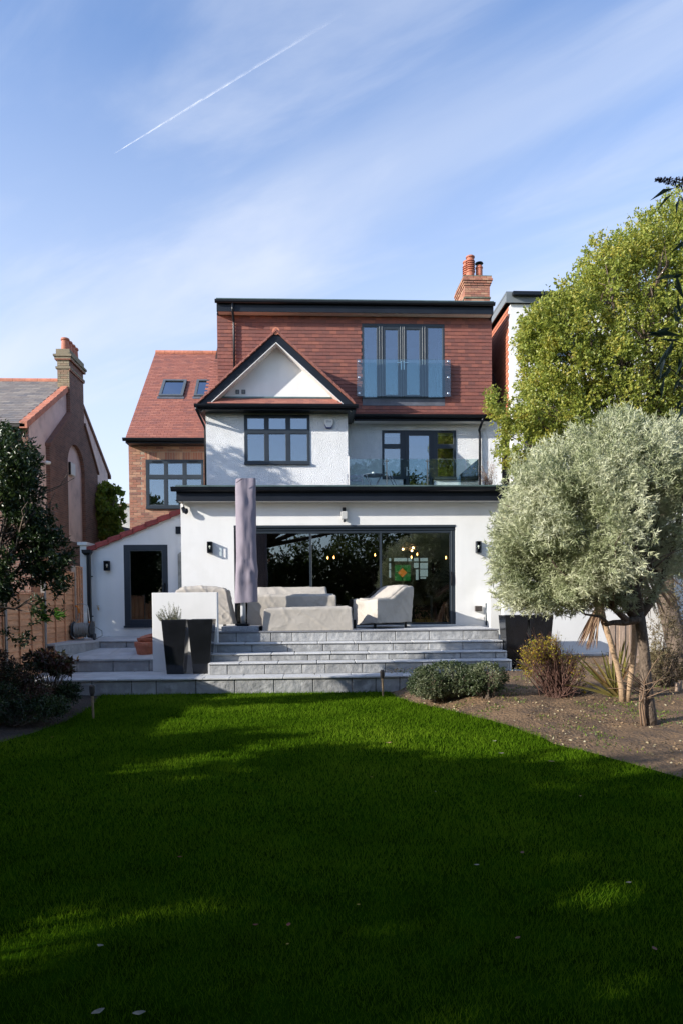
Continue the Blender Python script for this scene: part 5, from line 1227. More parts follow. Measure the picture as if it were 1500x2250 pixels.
# rosemary
M_rose = leaf_mat('rosemary_leaf', [(.10, .13, .07), (.16, .19, .11), (.24, .27, .17)], .6, .25)
t = thing('rosemary_plant', 'upright wispy rosemary growing in the left black planter', 'plant')
parts = []; b = MB(); base = Vector((p1x-.05, 13.75, zt1-.04))
for i in range(46):
    px = random.uniform(342, 398); hy = 1361-random.uniform(6, 42)*(1-abs(px-378)/60)
    tip = W(px, hy, 13.75+random.uniform(-.12, .12)); st_ = base+Vector((random.uniform(-.14, .14), random.uniform(-.12, .12), 0))
    pth = [st_, st_.lerp(tip, .45)+Vector(((tip.x-st_.x)*.25, 0, -.05)), tip]; b.tube(pth, [.006, .004, .002], 4)
    m = 60; tt_ = RNG.random(m); P_ = np.array([list(pth[0].lerp(pth[1], u*2) if u < .5 else pth[1].lerp(pth[2], u*2-1)) for u in tt_])
    dd = unit_rand(m)+np.array([0, 0, .8]); dd /= np.linalg.norm(dd, axis=1, keepdims=True)
    parts.append(leaves(P_, dd, .032, .006, rnd=np.full(m, random.random())*.5+.5*RNG.random(m)))
b.build('stems', mat('rosemary_stem', (.2, .16, .1), .9), t); v, f, r = merge(parts); np_mesh('foliage', v, f, M_rose, t, r)
# terracotta pots
def tpot(px, py_t, py_b, Y, lab, rw, scale=1.0):
    c = W(px, py_b, Y); h = Z_(py_t, Y, px)-c.z; t = thing('terracotta_pot', lab, 'plant pot', group='stacked terracotta pots')
    b = MB(); b.lathe((c.x, Y, c.z), [(rw*.70, 0), (rw*.93, h*.70), (rw*.94, h*.70), (rw*1.0, h*.71), (rw*1.03, h*.97), (rw*1.0, h), (rw*.9, h), (rw*.86, h*.8), (rw*.6, h*.2), (.01, h*.18)], 32); b.build('pot', M_pot, t, smooth=False); return c, h
tpot(319.5, 1410, 1443, 14.85, 'large terracotta pot, the front one standing on the paved step beside the white block wall', .215)
c, h = tpot(324, 1401.5, 1420, 15.15, 'terracotta pot whose rim shows just above the larger front pot', .21)
t = thing('terracotta_saucer', 'terracotta bowl lying tilted on top of the stacked pots', 'saucer'); b = MB(); b.lathe((0, 0, 0), [(.12, 0), (.2, .05), (.21, .07), (.19, .07), (.12, .02)], 28); o = b.build('bowl', M_pot, t); o.location = (X_(330, 15.2, 1400), 15.2, Z_(1403, 15.2, 325)); o.rotation_euler = (.15, -.18, 0)

# ---------------------------------------------------------------- covered furniture
M_cover = mat('beige_furniture_cover', (.43, .395, .345), .82, .06, 2.0, bump=.35, bscale=14, spots=(.36, .33, .285), sscale=3, bdist=.01)
M_cover2 = mat('beige_cover_panel', (.40, .37, .33), .82, .06, 2.0, bump=.35, bscale=14, bdist=.01)
def cover(name, label, cat, shape, n=(84, 34, 38), m=M_cover, wr=.0045, seed=0, group=None, legs=()):
    """shape(u, v, w) maps the unit cube surface (u, v in -1..1, w in 0..1) to the world"""
    t = thing(name, label, cat, group=group)
    bm = bmesh.new(); V = {}
    def vert(u, v, w):
        k = (round(u, 4), round(v, 4), round(w, 4))
        if k not in V:
            p = Vector(shape(u, v, w)); e = .03
            V[k] = bm.verts.new(p)
        return V[k]
    nu, nv, nw = n
    lu = np.linspace(-1, 1, nu+1); lv = np.linspace(-1, 1, nv+1); lw = np.linspace(0, 1, nw+1)
    for i in range(nu):
        for k in range(nw):
            bm.faces.new([vert(lu[i], -1, lw[k]), vert(lu[i+1], -1, lw[k]), vert(lu[i+1], -1, lw[k+1]), vert(lu[i], -1, lw[k+1])])
            bm.faces.new([vert(lu[i], 1, lw[k]), vert(lu[i], 1, lw[k+1]), vert(lu[i+1], 1, lw[k+1]), vert(lu[i+1], 1, lw[k])])
        for j in range(nv):
            bm.faces.new([vert(lu[i], lv[j], 1), vert(lu[i+1], lv[j], 1), vert(lu[i+1], lv[j+1], 1), vert(lu[i], lv[j+1], 1)])
    for j in range(nv):
        for k in range(nw):
            bm.faces.new([vert(-1, lv[j], lw[k]), vert(-1, lv[j], lw[k+1]), vert(-1, lv[j+1], lw[k+1]), vert(-1, lv[j+1], lw[k])])
            bm.faces.new([vert(1, lv[j], lw[k]), vert(1, lv[j+1], lw[k]), vert(1, lv[j+1], lw[k+1]), vert(1, lv[j], lw[k+1])])
    bmesh.ops.recalc_face_normals(bm, faces=bm.faces); bm.normal_update()
    for _ in range(1): bmesh.ops.smooth_vert(bm, verts=[v for v in bm.verts if not v.is_boundary], factor=.5, use_axis_x=True, use_axis_y=True, use_axis_z=True)
    bm.normal_update(); mv = []; zs1 = [v.co.z for v in bm.verts]; zlo, zhi = min(zs1), max(zs1)
    for v in bm.verts:
        p = v.co; q = Vector((p.x*1.0+seed, p.y*1.0, p.z*.9))
        hr = 1-(p.z-zlo)/(zhi-zlo+1e-6); a = mnoise.noise(q*2.6)+2.6*hr*(1-abs(v.normal.z))*mnoise.noise(Vector((p.x*5.5, p.y*5.5, p.z*.8+seed))); c = 1-abs(mnoise.noise(q*3.4+Vector((p.z*1.3, 5, p.x*.8))))*2.2; d = 1-abs(mnoise.noise(q*8+Vector((3, p.x*2, 1))))*2.4
        mv.append(v.normal*(a*wr*.9+max(0, 1-abs(mnoise.noise(q*2.3+Vector((p.z*1.6, 5, p.x*.9))))*5)*wr*2.2+max(0, 1-abs(mnoise.noise(q*4.7+Vector((3, p.x*2, p.z))))*5)*wr*1.0))
    for v, m_ in zip(bm.verts, mv): v.co += m_
    me = bpy.data.meshes.new('cover'); bm.to_mesh(me); bm.free(); me.materials.append(m); me.polygons.foreach_set('use_smooth', [True]*len(me.polygons))
    link('cover', me, t)
    for lx_, ly_, lw_ in legs:
        b = MB(); b.box(lx_-lw_, lx_+lw_, ly_-.03, ly_+.03, ZP, ZP+.2); b.build('leg', M_black, t)
    return t
def rbox(x0, x1, y0, y1, z0, z1, r=.06, flare=.02, top=None, front=None):
    cx, cy = (x0+x1)/2, (y0+y1)/2; hx, hy = (x1-x0)/2, (y1-y0)/2
    def sh(u, v, w):
        x = cx+u*hx; y = cy+v*hy; zt = z1+(top(u, v) if top else 0); z = z0+(zt-z0)*w
        k = max(0, (z-(zt-r))/r) if r else 0
        edge_u = max(0, (abs(x-cx)-(hx-r))/r); edge_v = max(0, (abs(y-cy)-(hy-r))/r)
        ef = max(edge_u, edge_v)
        if w >= 1: z -= r*(1-math.sqrt(max(0, 1-min(1, ef)**2)))*.7
        if k > 0:
            s = r*(1-math.sqrt(max(0, 1-k*k)))*.7
            if edge_u > 0: x -= math.copysign(s*edge_u, u)
            if edge_v > 0: y -= math.copysign(s*edge_v, v)
        fl = flare*(1-w)
        x += u*fl; y += v*fl
        if front: x, y, z = front(u, v, w, x, y, z)
        return (x, y, z)
    return sh
# bench in front
q = R(581, 1334, 772, 1383.5, 14.72)
cover('covered_bench', 'low beige-covered footstool bench along the top step, nearest the steps', 'covered furniture', rbox(q[0], q[1], 14.66, 15.25, ZP+.005, q[3], .07, .03, top=lambda u, v: .012*u), seed=1, wr=.0035)
# sofa with back
q = R(545, 1306, 738, 1378, 15.55); bz = Z_(1290.5, 16.3, 640)
bl0, bl1 = X_(560, 16.3, 1300), X_(716, 16.3, 1300)
def sofa(u, v, w):
    x, y, z = rbox(q[0], q[1], 15.5, 16.05, ZP+.06, q[3], .05, .0)(u, v, w); return (x, y, z)
ts = cover('covered_sofa', 'long beige-covered garden sofa behind the low covered bench', 'covered furniture', rbox(q[0], q[1], 15.5, 16.45, ZP+.05, q[3], .06, .02, top=lambda u, v: (bz-q[3])*max(0, min(1, (v+.1)*2.2))*(1 if -.85 < u < .80 else .0)), seed=4, wr=.0045)
# armchair, turned
def armch():
    c = W(838, 1330, 15.75); ang = math.radians(-57); ca, sa = math.cos(ang), math.sin(ang)
    zb_, za_, zk = Z_(1371, 15.3, 838), Z_(1314, 15.3, 800), Z_(1286, 15.9, 870)
    def sh(u, v, w):
        hx, hy = .44, .48; x, y, z = rbox(-hx, hx, -hy, hy, 0, 1, .12, 0.0)(u, v, w)
        back = max(0, min(1, (v+.25)*1.15)); back = back*back*(3-2*back)
        zt = za_+(zk-za_)*back-.05*(1-back)*(1-min(1, abs(u)*1.3))
        zz = zb_+(zt-zb_)*max(0, z)+ (.04*u if w < .01 else 0)
        x *= 1+.05*(1-w); y *= 1+.05*(1-w); y += .12*w*back
        return (c.x+x*ca-y*sa, c.y+x*sa+y*ca, zz)
    return sh, c
sh, c = armch()
cover('covered_armchair', 'beige-covered armchair turned to the left in front of the right-hand glass door', 'covered furniture', sh, n=(60, 60, 44), seed=9, wr=.005,
      legs=[(X_(823, 15.3, 1375), 15.3, .03), (X_(890, 15.7, 1375), 15.7, .025), (X_(779, 15.4, 1375), 15.45, .03)])
q = R(391, 1288, 500, 1372, 15.4)
def bbq(u, v, w):
    x, y, z = rbox(q[0], q[1], 15.2, 15.95, ZP+.13, q[3], .08, .0, top=lambda a, b_: -.06*a*a)(u, v, w)
    if u > 0: x += (1-w)**1.3*.16*u
    return (x, y, z)
cover('covered_barbecue', 'beige-covered barbecue behind the white block wall, left of the parasol', 'covered furniture', bbq, seed=14, wr=.007, legs=[(q[1]-.05, 15.3, .03), (q[0]+.1, 15.3, .03)])

# parasol
t = thing('closed_parasol', 'tall closed parasol in a mauve-grey cover standing on a granite slab', 'parasol')
Yp = 14.95; pc = X_(534.5, Yp, 1340)
b = MB(); b.tube([(pc, Yp, ZP+.15), (pc, Yp, Z_(1200, Yp, 534))], .055, 16); b.build('pole', mat('white_pole', (.72, .74, .76), .35, .02), t, smooth=True)
prof = []
L_ = [(1052, 518.6, 561.6), (1075, 517.8, 562), (1130, 518.2, 563.2), (1180, 519, 563.5), (1230, 519.3, 564.5), (1255, 518.5, 567), (1280, 517.5, 565.5), (1300, 516.8, 565.7), (1323, 516.3, 566)]
n = 40; vs = []; ys_ = np.linspace(1052, 1323, 60)
for j, py in enumerate(ys_):
    xl_ = np.interp(py, [a[0] for a in L_], [a[1] for a in L_]); xr_ = np.interp(py, [a[0] for a in L_], [a[2] for a in L_])
    A_, B_ = W(xl_, py, Yp), W(xr_, py, Yp); cx = (A_.x+B_.x)/2; hw = (B_.x-A_.x)/2
    for i in range(n):
        a = 2*math.pi*i/n; ca, sa = math.cos(a), math.sin(a); p_ = 3.2 if py > 1085 else 4.0
        rr = 1/((abs(ca)**p_+abs(sa)**p_)**(1/p_)); x = cx+hw*ca*rr; y = Yp+hw*.62*sa*rr
        fo = .022*mnoise.noise(Vector((ca*1.6, sa*1.6, py*.006+3)))+.008*mnoise.noise(Vector((ca*4, sa*4, py*.035)))+(.014*mnoise.noise(Vector((ca*2.5, sa*2.5, py*.05))) if 1230 < py < 1290 else 0)
        z = A_.z if j == 0 else W(540, py, Yp).z
        if py > 1310: z += .015*ca-.01
        if j == 0: z += -.03*(1-(ca*.5+.5))*.6
        vs.append((x+ca*fo*(.4 if abs(ca) > .8 else 1), y+sa*fo*2.2, z))
m_ = len(ys_); b = MB(); b.add(vs, [(j*n+i, j*n+(i+1) % n, (j+1)*n+(i+1) % n, (j+1)*n+i) for j in range(m_-1) for i in range(n)])
tc_ = W(541, 1050, Yp); b.add(vs[:n]+[(tc_.x, Yp, tc_.z-.01)], [(i, n, (i+1) % n) for i in range(n)])
M_mauve = mat('mauve_grey_canvas', (.245, .215, .255), .85, .05, 2, bump=.2, bscale=25, bdist=.006)
b.build('cover', M_mauve, t, smooth=True)
p = W(519, 1059, Yp); b = MB(); b.tube([(p.x+.03, Yp-.235, p.z-.06), (p.x+.16, Yp-.245, p.z+.03)], [.006, .012], 6); b.build('cover_fold', mat('dark_mauve', (.06, .055, .075), .8), t)
b = MB(); b.box(pc-.13, pc+.13, Yp-.13, Yp+.13, ZP+.10, ZP+.15); b.build('base_plate', M_black, t)
q = R(487.5, 1375.5, 569, 1385, 14.72)
M_gran = mat('speckled_granite', (.42, .43, .45), .5, .1, 4, spots=(.16, .17, .19), sscale=120, slo=.5, shi=.56)
b = MB(); b.box(q[0], q[1], 14.68, 15.35, ZP+.002, ZP+.10); b.build('granite_slab', M_gran, t, bevel=.008)
b = MB(); b.lathe((X_(574.5, 14.85, 1380), 14.85, ZP), [(.04, 0), (.045, .04), (.045, .08), (.03, .1)], 12); b.build('wheel', M_black, t)

# hose cart
t = thing('hose_reel_cart', 'garden hose wound on a wheeled reel cart in the corner by the downpipe', 'hose reel')
Yh = 15.95; hc_ = W(183, 1380, Yh); rr_ = .20
M_hose = mat('grey_green_hose', (.34, .34, .30), .5, .1); M_dkp = mat('dark_grey_plastic', (.06, .065, .07), .45, .1); M_or = mat('orange_plastic', (.75, .25, .03), .4, .05)
zz = Z3+.23
b = MB(); b.lathe((hc_.x, Yh, zz), [(.10, -.20), (.10, .20)], 20, 'x'); b.build('drum', M_dkp, t)
for s in (-1, 1): b = MB(); b.lathe((hc_.x, Yh, zz), [(.20, s*.20), (.205, s*.21), (.08, s*.225)], 26, 'x'); b.build('flange', M_dkp, t)
b = MB(); pts_ = []
for i in range(420):
    a = i*.32; x = -.17+.34*abs(((i/105) % 2)-1); pts_.append((hc_.x+x, Yh+math.cos(a)*(.155+.01*math.sin(i*.7)), zz+math.sin(a)*(.155+.01*math.sin(i*.9))))
b.tube(pts_, .013, 6); b.build('wound_hose', M_hose, t, smooth=True)
b = MB(); hx0_, hx1_ = X_(165, Yh, 1340), X_(198.5, Yh, 1360); zh = Z_(1327, Yh, 190)
b.tube([(hx0_+.03, Yh+.05, Z_(1362, Yh, 190)), (hx0_+.02, Yh+.05, zh-.04), (hx0_+.06, Yh+.05, zh), (hx1_-.13, Yh+.0, zh), (hx1_-.06, Yh, zh-.03), (hx1_-.04, Yh, zh-.1), (hx1_-.0, Yh-.02, zz+.12), (hx1_-.05, Yh-.15, Z3+.05), (hx1_-.12, Yh-.2, Z3+.02)], .011, 8); b.build('handle', M_steel, t, smooth=True)
b = MB(); b.tube([(hx1_-.005, Yh-.02, zz+.10), (hx1_-.012, Yh-.02, zz+.20)], .018, 8); b.build('grip', M_or, t)
b = MB(); b.lathe((hx1_+.11, Yh-.05, Z3+.075), [(.03, -.02), (.075, -.02), (.08, 0), (.075, .02), (.03, .02)], 18, 'x'); b.build('wheel', M_dkp, t)
b = MB(); b.box(hx1_-.03, hx1_+.07, Yh-.08, Yh+.0, Z3+.05, zz+.05); b.build('side_frame', M_dkp, t, bevel=.01)
p = W(172, 1337, Yh-.05); b = MB(); b.tube([(p.x-.07, Yh, p.z+.06), (p.x-.03, Yh, p.z+.045)], .022, 8); b.tube([(p.x-.03, Yh, p.z+.045), (p.x+.0, Yh, p.z-.03), (p.x+.01, Yh, p.z-.11)], [.018, .02, .014], 8); b.build('spray_gun', M_or, t)
b = MB(); b.tube([(p.x+.01, Yh, p.z-.11), (p.x-.0, Yh, p.z-.25), (hc_.x-.22, Yh-.05, zz+.1), (hc_.x-.25, Yh-.1, zz-.1), (hc_.x-.1, Yh-.22, Z3+.02), (hc_.x+.1, Yh-.2, Z3+.04)], .011, 7); b.tube([(hx1_, Yh, zz+.02), (hx1_+.1, Yh+.1, zz+.06), (hx1_+.22, Yh+.15, zz-.03), (hx1_+.24, Yh+.1, zz-.14), (hx1_+.12, Yh, Z3+.02)], .011, 7); b.build('loose_hose', M_hose, t, smooth=True)

# bistro set on the balcony
M_nav = mat('dark_blue_grey_metal', (.08, .10, .16), .4, .1)
t = thing('bistro_table', 'round dark metal bistro table behind the balcony glass', 'table'); Yt = 18.6; p = W(820, 1045, Yt); zt_ = Z_(1044, Yt, 820)
b = MB(); b.lathe((p.x, Yt, zt_-.02), [(.285, 0), (.295, .01), (.295, .02)], 28); b.build('tabletop', M_nav, t)
for s in (-1, 1): b = MB(); b.tube([(p.x+s*.2, Yt-.15, zt_-.02), (p.x+s*.08, Yt-.12, zt_-.3), (p.x-s*.2, Yt-.2, ZFL)], .01, 6); b.build('leg', M_nav, t)
for s in (-1, 1): b = MB(); b.tube([(p.x+s*.2, Yt+.15, zt_-.02), (p.x-s*.2, Yt+.2, ZFL)], .01, 6); b.build('leg', M_nav, t)
t = thing('candle_jar', 'small pale candle jar on the balcony table', 'jar'); b = MB(); b.lathe((p.x, Yt+.05, zt_+.001), [(.045, 0), (.045, .09), (.03, .09), (.03, .05)], 14); b.build('jar', M_pale if False else M_soffit, t)
def bchair(px, lab, fl, back_z=None):
    t = thing('bistro_chair', lab, 'chair', group='folding chairs on the balcony'); c = W(px, 1060, Yt+.1); zb_ = ZFL
    for k in range(5): z = zb_+.42; b = MB(); b.box(c.x-.18, c.x+.18, Yt-.1+k*.07, Yt-.045+k*.07, z, z+.014); b.build('seat_slat', M_nav, t)
    for k in range(2): b = MB(); b.box(c.x-.2, c.x+.2, Yt+.28, Yt+.295, zb_+.62+k*.1, zb_+.69+k*.1); b.build('back_slat', M_nav, t)
    for s in (-1, 1):
        b = MB(); b.tube([(c.x+s*.2, Yt-.15, zb_), (c.x+s*.2, Yt+.3, zb_+.82)], .009, 6); b.build('leg', M_nav, t)
        b = MB(); b.tube([(c.x+s*.2, Yt+.3, zb_), (c.x+s*.2, Yt-.1, zb_+.43)], .009, 6); b.build('leg', M_nav, t)
bchair(780, 'blue-grey folding bistro chair at the left end of the balcony, beside the bay wall', 0)
t = thing('bistro_chair', 'dark folding bistro chair turned sideways right of the balcony table', 'chair', group='folding chairs on the balcony')
c = W(873, 1055, Yt)
b = MB(); b.lathe((c.x, Yt+.1, ZFL+.40), [(.18, 0), (.2, .01), (.2, .03), (.15, .05)], 18); b.build('seat', M_nav, t)
for s in (-1, 1): b = MB(); b.tube([(c.x-.26, Yt+.1+s*.18, ZFL+.85), (c.x+.2, Yt+.1+s*.18, ZFL)], .009, 6); b.build('leg', M_nav, t); b = MB(); b.tube([(c.x-.22, Yt+.1+s*.18, ZFL), (c.x+.15, Yt+.1+s*.18, ZFL+.42)], .009, 6); b.build('leg', M_nav, t)
t = thing('dry_potted_plant', 'potted plant with dry pinkish-brown stems at the right end of the balcony', 'plant')
M_dry = leaf_mat('dry_leaf', [(.30, .12, .08), (.42, .22, .14), (.35, .30, .15)], .7, .3); p = W(1072, 1062, 18.0)
b = MB(); b.lathe((p.x, 18.0, ZFL), [(.16, 0), (.2, .28), (.2, .3), (.17, .3), (.16, .2)], 16); b.build('pot', M_dkp, t)
b = MB(); parts = []
for i in range(40):
    a = Vector((p.x+random.uniform(-.1, .1), 18+random.uniform(-.1, .1), ZFL+.28)); e = a+Vector((random.gauss(0, .16), random.gauss(0, .1), random.uniform(.25, .75))); b.tube([a, a.lerp(e, .5)+Vector((random.gauss(0, .03), 0, .02)), e], [.004, .003, .002], 4)
    m = 16; P_ = np.array([list(a.lerp(e, u)) for u in RNG.random(m)*.7+.3]); parts.append(leaves(P_, unit_rand(m), .04, .012, rnd=RNG.random(m)))
b.build('stems', mat('dry_stem', (.35, .2, .14), .9), t); v, f, r = merge(parts); np_mesh('foliage', v, f, M_dry, t, r)

# garden torches
def torch(px, pyt, pyb, lab):
    g0 = G(px, pyb, .0); g1 = W(px+.0, pyt, g0.y); t = thing('bamboo_torch', lab, 'garden torch', group='bamboo torches at the lawn edge')
    L__ = g1.z-g0.z
    b = MB(); b.tube([(g0.x, g0.y, -.02), (g0.x-.012, g0.y, L__*.7)], [.016, .02], 8); b.build('stick', mat('bamboo', (.30, .21, .12), .7, .2, 9), t)
    b = MB(); b.tube([(g0.x-.012, g0.y, L__*.68), (g0.x-.012, g0.y, L__*.78), (g0.x-.012, g0.y, L__*.95), (g0.x-.012, g0.y, L__)], [.022, .04, .042, .03], 10); b.build('wick_holder', mat('charred_bamboo', (.05, .04, .035), .7, .2, 9), t)
torch(841, 1472, 1531, 'thin bamboo garden torch against the terrace wall left of the clipped bush')
torch(206, 1505, 1580, 'thin bamboo garden torch at the left lawn edge in the shade')

# ---------------------------------------------------------------- trees and shrubs
def blobs_px(lst, Y):     # (px, py, rx_px, ry_px, depth_m, dY)
    out = []
    for px, py, rx_, ry_, rd, dY in lst:
        c = W(px, py, Y+dY); s = F/(Y+dY); out.append((c.x, c.y, c.z, rx_/s, rd, ry_/s))
    return out
FLECK = [(110, 2045, .48), (60, 2055, .45), (200, 2018, .42), (150, 2030, .48), (10, 2070, .4), (860, 2018, .10), (835, 2048, .08), (430, 1682, .22), (480, 1700, .15), (385, 1668, .15), (1400, 1935, .16), (1485, 2100, .18), (1440, 1950, .14), (1300, 1880, .12),
         (250, 1700, .18), (620, 1690, .16), (560, 2165, .10), (1060, 2228, .12), (35, 2170, .12), (700, 1985, .14), (640, 1630, .2), (560, 1655, .16), (300, 1580, .4), (420, 1560, .45), (520, 1575, .4), (650, 1560, .5), (780, 1570, .5), (900, 1575, .5), (700, 1545, .4), (560, 1540, .4), (1000, 1585, .5), (1090, 1610, .5), (1150, 1630, .4), (850, 1550, .5), (950, 1560, .5), (330, 1535, .3), (450, 1530, .3)]
FLECK = [(G(a, b_), c*(.55 if b_ > 1800 else .8 if b_ > 1625 else 1.15)) for a, b_, c in FLECK]
def sun_gaps(P, keep=.04):  # opens unseen crowns along sun rays so flecks reach chosen lawn spots
    ok = np.ones(len(P), bool); sv = np.array(SUN)
    for c, r_ in FLECK:
        d = P-np.array(c); t = d @ sv; q = np.linalg.norm(d-t[:, None]*sv, axis=1); ok &= ~((q < r_+.11) & (RNG.random(len(P)) > keep))
    return ok
def tree(name, label, cat, blobs, ntip, nleaf, ll, lw, m, base, hub, r0, bark, stem=.16, spread=.9, curl=.0, cut=-.15, nsc=1.1, seed=0, shell=.55, limbs=14, group=None, wob=.12, loc=None, up=.25):
    t = thing(name, label, cat, group=group)
    P, D_, cl = crown_points(blobs, ntip, shell, nsc, cut, seed)
    if blobs[0][1] < 7: k_ = sun_gaps(P); P, D_, cl = P[k_], D_[k_], cl[k_]
    D_[:, 2] += up-.25; D_ /= np.linalg.norm(D_, axis=1, keepdims=True)
    v, f, r = sprigs(P, D_, nleaf, stem, ll, lw, spread, curl, cl)
    np_mesh('crown', v, f, m, t, r)
    b = MB(); idx = RNG.choice(len(P), min(limbs, len(P)), replace=False); tips = [Vector(P[i])*.9+Vector(blobs[0][:3])*.1 for i in idx]
    limb_tree(b, base, tips, r0, hub, wob); b.build('trunk', bark, t, smooth=True); return t

# silver-leaved tree
M_silver = leaf_mat('silver_leaf', [(.11, .145, .055), (.30, .345, .175), (.49, .52, .32), (.66, .68, .48), (.75, .76, .58)], .5, .30, .35)
ST = thing('silver_leaved_tree', 'round-headed tree with narrow silver leaves on a single dark trunk in the right bed', 'tree')
Ys = 9.3; tb = bed_hit(1424, 1590); print('silver base', tb)
Ys = tb.y
BL = blobs_px([(1325, 1130, 228, 212, 1.45, .15), (1290, 1180, 215, 165, 1.3, 0), (1260, 1190, 190, 170, 1.1, 0), (1210, 1240, 150, 120, .9, -.1), (1150, 1200, 85, 150, .6, .05), (1400, 1010, 160, 110, .9, .3), (1470, 1120, 110, 150, .9, .4), (1190, 1085, 95, 90, .7, .25), (1190, 1310, 120, 50, .7, .0), (1330, 1300, 130, 60, .7, .1), (1510, 1020, 90, 110, .8, .3), (1345, 960, 110, 70, .7, .3)], Ys)
P, D_, cl = crown_points(BL, 15500, .42, 1.7, -.27, 3.0)
# a hollow at the right where the shaded inside shows
h0 = W(1440, 1180, Ys-.5); keep = (((P-np.array(h0))/np.array([.42, 1.0, .85]))**2).sum(1) > 1
P, D_, cl = P[keep], D_[keep], cl[keep]
v1 = sprigs(P, D_*np.array([1, 1, .8]), 15, .17, .075, .011, .55, -.12, cl)
# long upright shoots at the top
tops = []
for i in range(230):
    px = random.uniform(1120, 1520); py = 905+abs(px-1380)*.40+random.uniform(-18, 60); tops.append(list(W(px, py, Ys+random.uniform(-.5, .6))))
tops = np.array(tops); du = np.tile(np.array([[0, 0, 1.0]]), (len(tops), 1))+RNG.normal(size=(len(tops), 3))*.3; du /= np.linalg.norm(du, axis=1, keepdims=True)
v2 = sprigs(tops, du, 26, .34, .07, .012, .55, -.1)
v, f, r = merge([v1, v2]); np_mesh('crown', v, f, M_silver, ST, r)
b = MB(); pt = lambda px, py, dy=0: W(px, py, Ys+dy)
b.tube([tb+Vector((0.02, 0, -.1)), pt(1424, 1560), pt(1418, 1500), pt(1415, 1440), pt(1409, 1390), pt(1402, 1345)], [.115, .09, .076, .07, .07, .075], 14)
b.tube([pt(1402, 1360), pt(1395, 1362, -.03), pt(1370, 1368, -.05), pt(1345, 1368, -.08), pt(1328, 1372, -.1)], [.075, .06, .045, .035, .03], 10)
b.tube([pt(1375, 1362, -.05), pt(1345, 1335, -.1), pt(1300, 1315, -.2), pt(1262, 1305, -.3)], [.05, .035, .028, .015], 8)
b.tube([pt(1338, 1372, -.1), pt(1318, 1355, -.15), pt(1285, 1350, -.25), pt(1270, 1340, -.3)], [.028, .02, .014, .008], 7)
b.tube([pt(1395, 1355), pt(1372, 1330, .05), pt(1350, 1290, .1), pt(1320, 1220, .15), pt(1280, 1130, .2)], [.075, .06, .05, .035, .015], 9)
b.tube([pt(1402, 1350), pt(1395, 1300, .1), pt(1398, 1230, .1), pt(1380, 1130, .2), pt(1370, 1020, .3)], [.08, .07, .055, .04, .015], 9)
b.tube([pt(1404, 1352), pt(1430, 1320, .1), pt(1455, 1270, .15), pt(1480, 1180, .2), pt(1500, 1080, .3)], [.075, .06, .045, .03, .012], 9)
for i in range(46):
    a = random.choice([pt(1320, 1220, .15), pt(1398, 1230, .1), pt(1455, 1270, .15), pt(1300, 1315, -.2), pt(1380, 1130, .2), pt(1345, 1335, -.1)]); e = Vector(P[RNG.integers(len(P))])
    b.tube([a, a.lerp(e, .4)+Vector((random.gauss(0, .08), random.gauss(0, .08), .05)), a.lerp(e, .8)+Vector((random.gauss(0, .06), 0, .03)), e], [.02, .014, .008, .004], 5)
b.build('trunk', M_bark, ST, smooth=True)
# bare suckers round the trunk foot
t = thing('bare_twiggy_shrub', 'leafless pale twigs fanning out round the foot of the silver tree trunk', 'shrub'); b = MB(); sb = bed_hit(1413, 1594)
for i in range(4): b.tube([(sb.x+random.uniform(-.05, .02), sb.y+random.uniform(-.05, .02), sb.z-.03), (sb.x+random.uniform(-.08, .0), sb.y-.03, sb.z+.25), (sb.x+random.uniform(-.09, -.02), sb.y-.05, sb.z+.52)], [.014, .012, .008], 7)
for i in range(20):
    a = Vector((sb.x-.06+random.uniform(-.04, .06), sb.y-.05, sb.z+random.uniform(.3, .6))); e = a+Vector((random.uniform(-.55, .55), random.uniform(-.15, .1), random.uniform(.02, .45)))
    b.tube([a, a.lerp(e, .5)+Vector((0, 0, random.uniform(-.02, .05))), e], [.006, .0045, .002], 4)
b.build('twigs', mat('pale_twig_bark', (.26, .17, .11), .9, .2, 9), t, smooth=True)

# big green and yellow tree at right, behind
M_green = leaf_mat('yellow_green_leaf', [(.045, .085, .016), (.13, .19, .032), (.23, .29, .05), (.33, .37, .065), (.42, .41, .075), (.54, .44, .08)], .45, .42, .5)
GB = blobs_px([(1200, 850, 75, 65, 1.2, 0), (1130, 905, 62, 62, .9, -.4), (1085, 880, 28, 34, .6, -.4), (1125, 990, 45, 60, .8, -.4), (1180, 725, 55, 62, 1.2, 0), (1235, 690, 70, 80, 1.3, 0), (1215, 770, 80, 75, 1.3, 0), (1172, 705, 36, 42, .7, 0), (1166, 800, 32, 62, .7, 0), (1150, 745, 20, 30, .5, 0), (1315, 590, 55, 70, 1.3, .4), (1395, 530, 50, 60, 1.2, .5), (1475, 490, 55, 75, 1.2, .6), (1300, 660, 85, 90, 1.5, .3), (1360, 585, 60, 70, 1.4, .5), (1440, 600, 80, 130, 1.6, .6), (1420, 760, 150, 130, 1.8, .3), (1290, 800, 120, 110, 1.6, 0), (1500, 560, 60, 100, 1.4, .6), (1490, 900, 120, 110, 1.5, .2), (1240, 930, 120, 70, 1.3, -.2), (1170, 1000, 60, 60, .9, -.3), (1350, 900, 150, 80, 1.5, 0), (1540, 720, 90, 160, 1.6, .3)], 14.6)
gt = tree('yellowing_green_tree', 'large green tree turning yellow, rising over the right-hand neighbour behind the silver tree', 'tree', GB, 34000, 7, .066, .038, M_green, (8.2, 14.6, 0), (7.6, 14.7, 3.2), .20, M_bark, stem=.20, spread=.9, cut=-.06, nsc=2.3, seed=8, shell=.25, limbs=34, wob=.2)
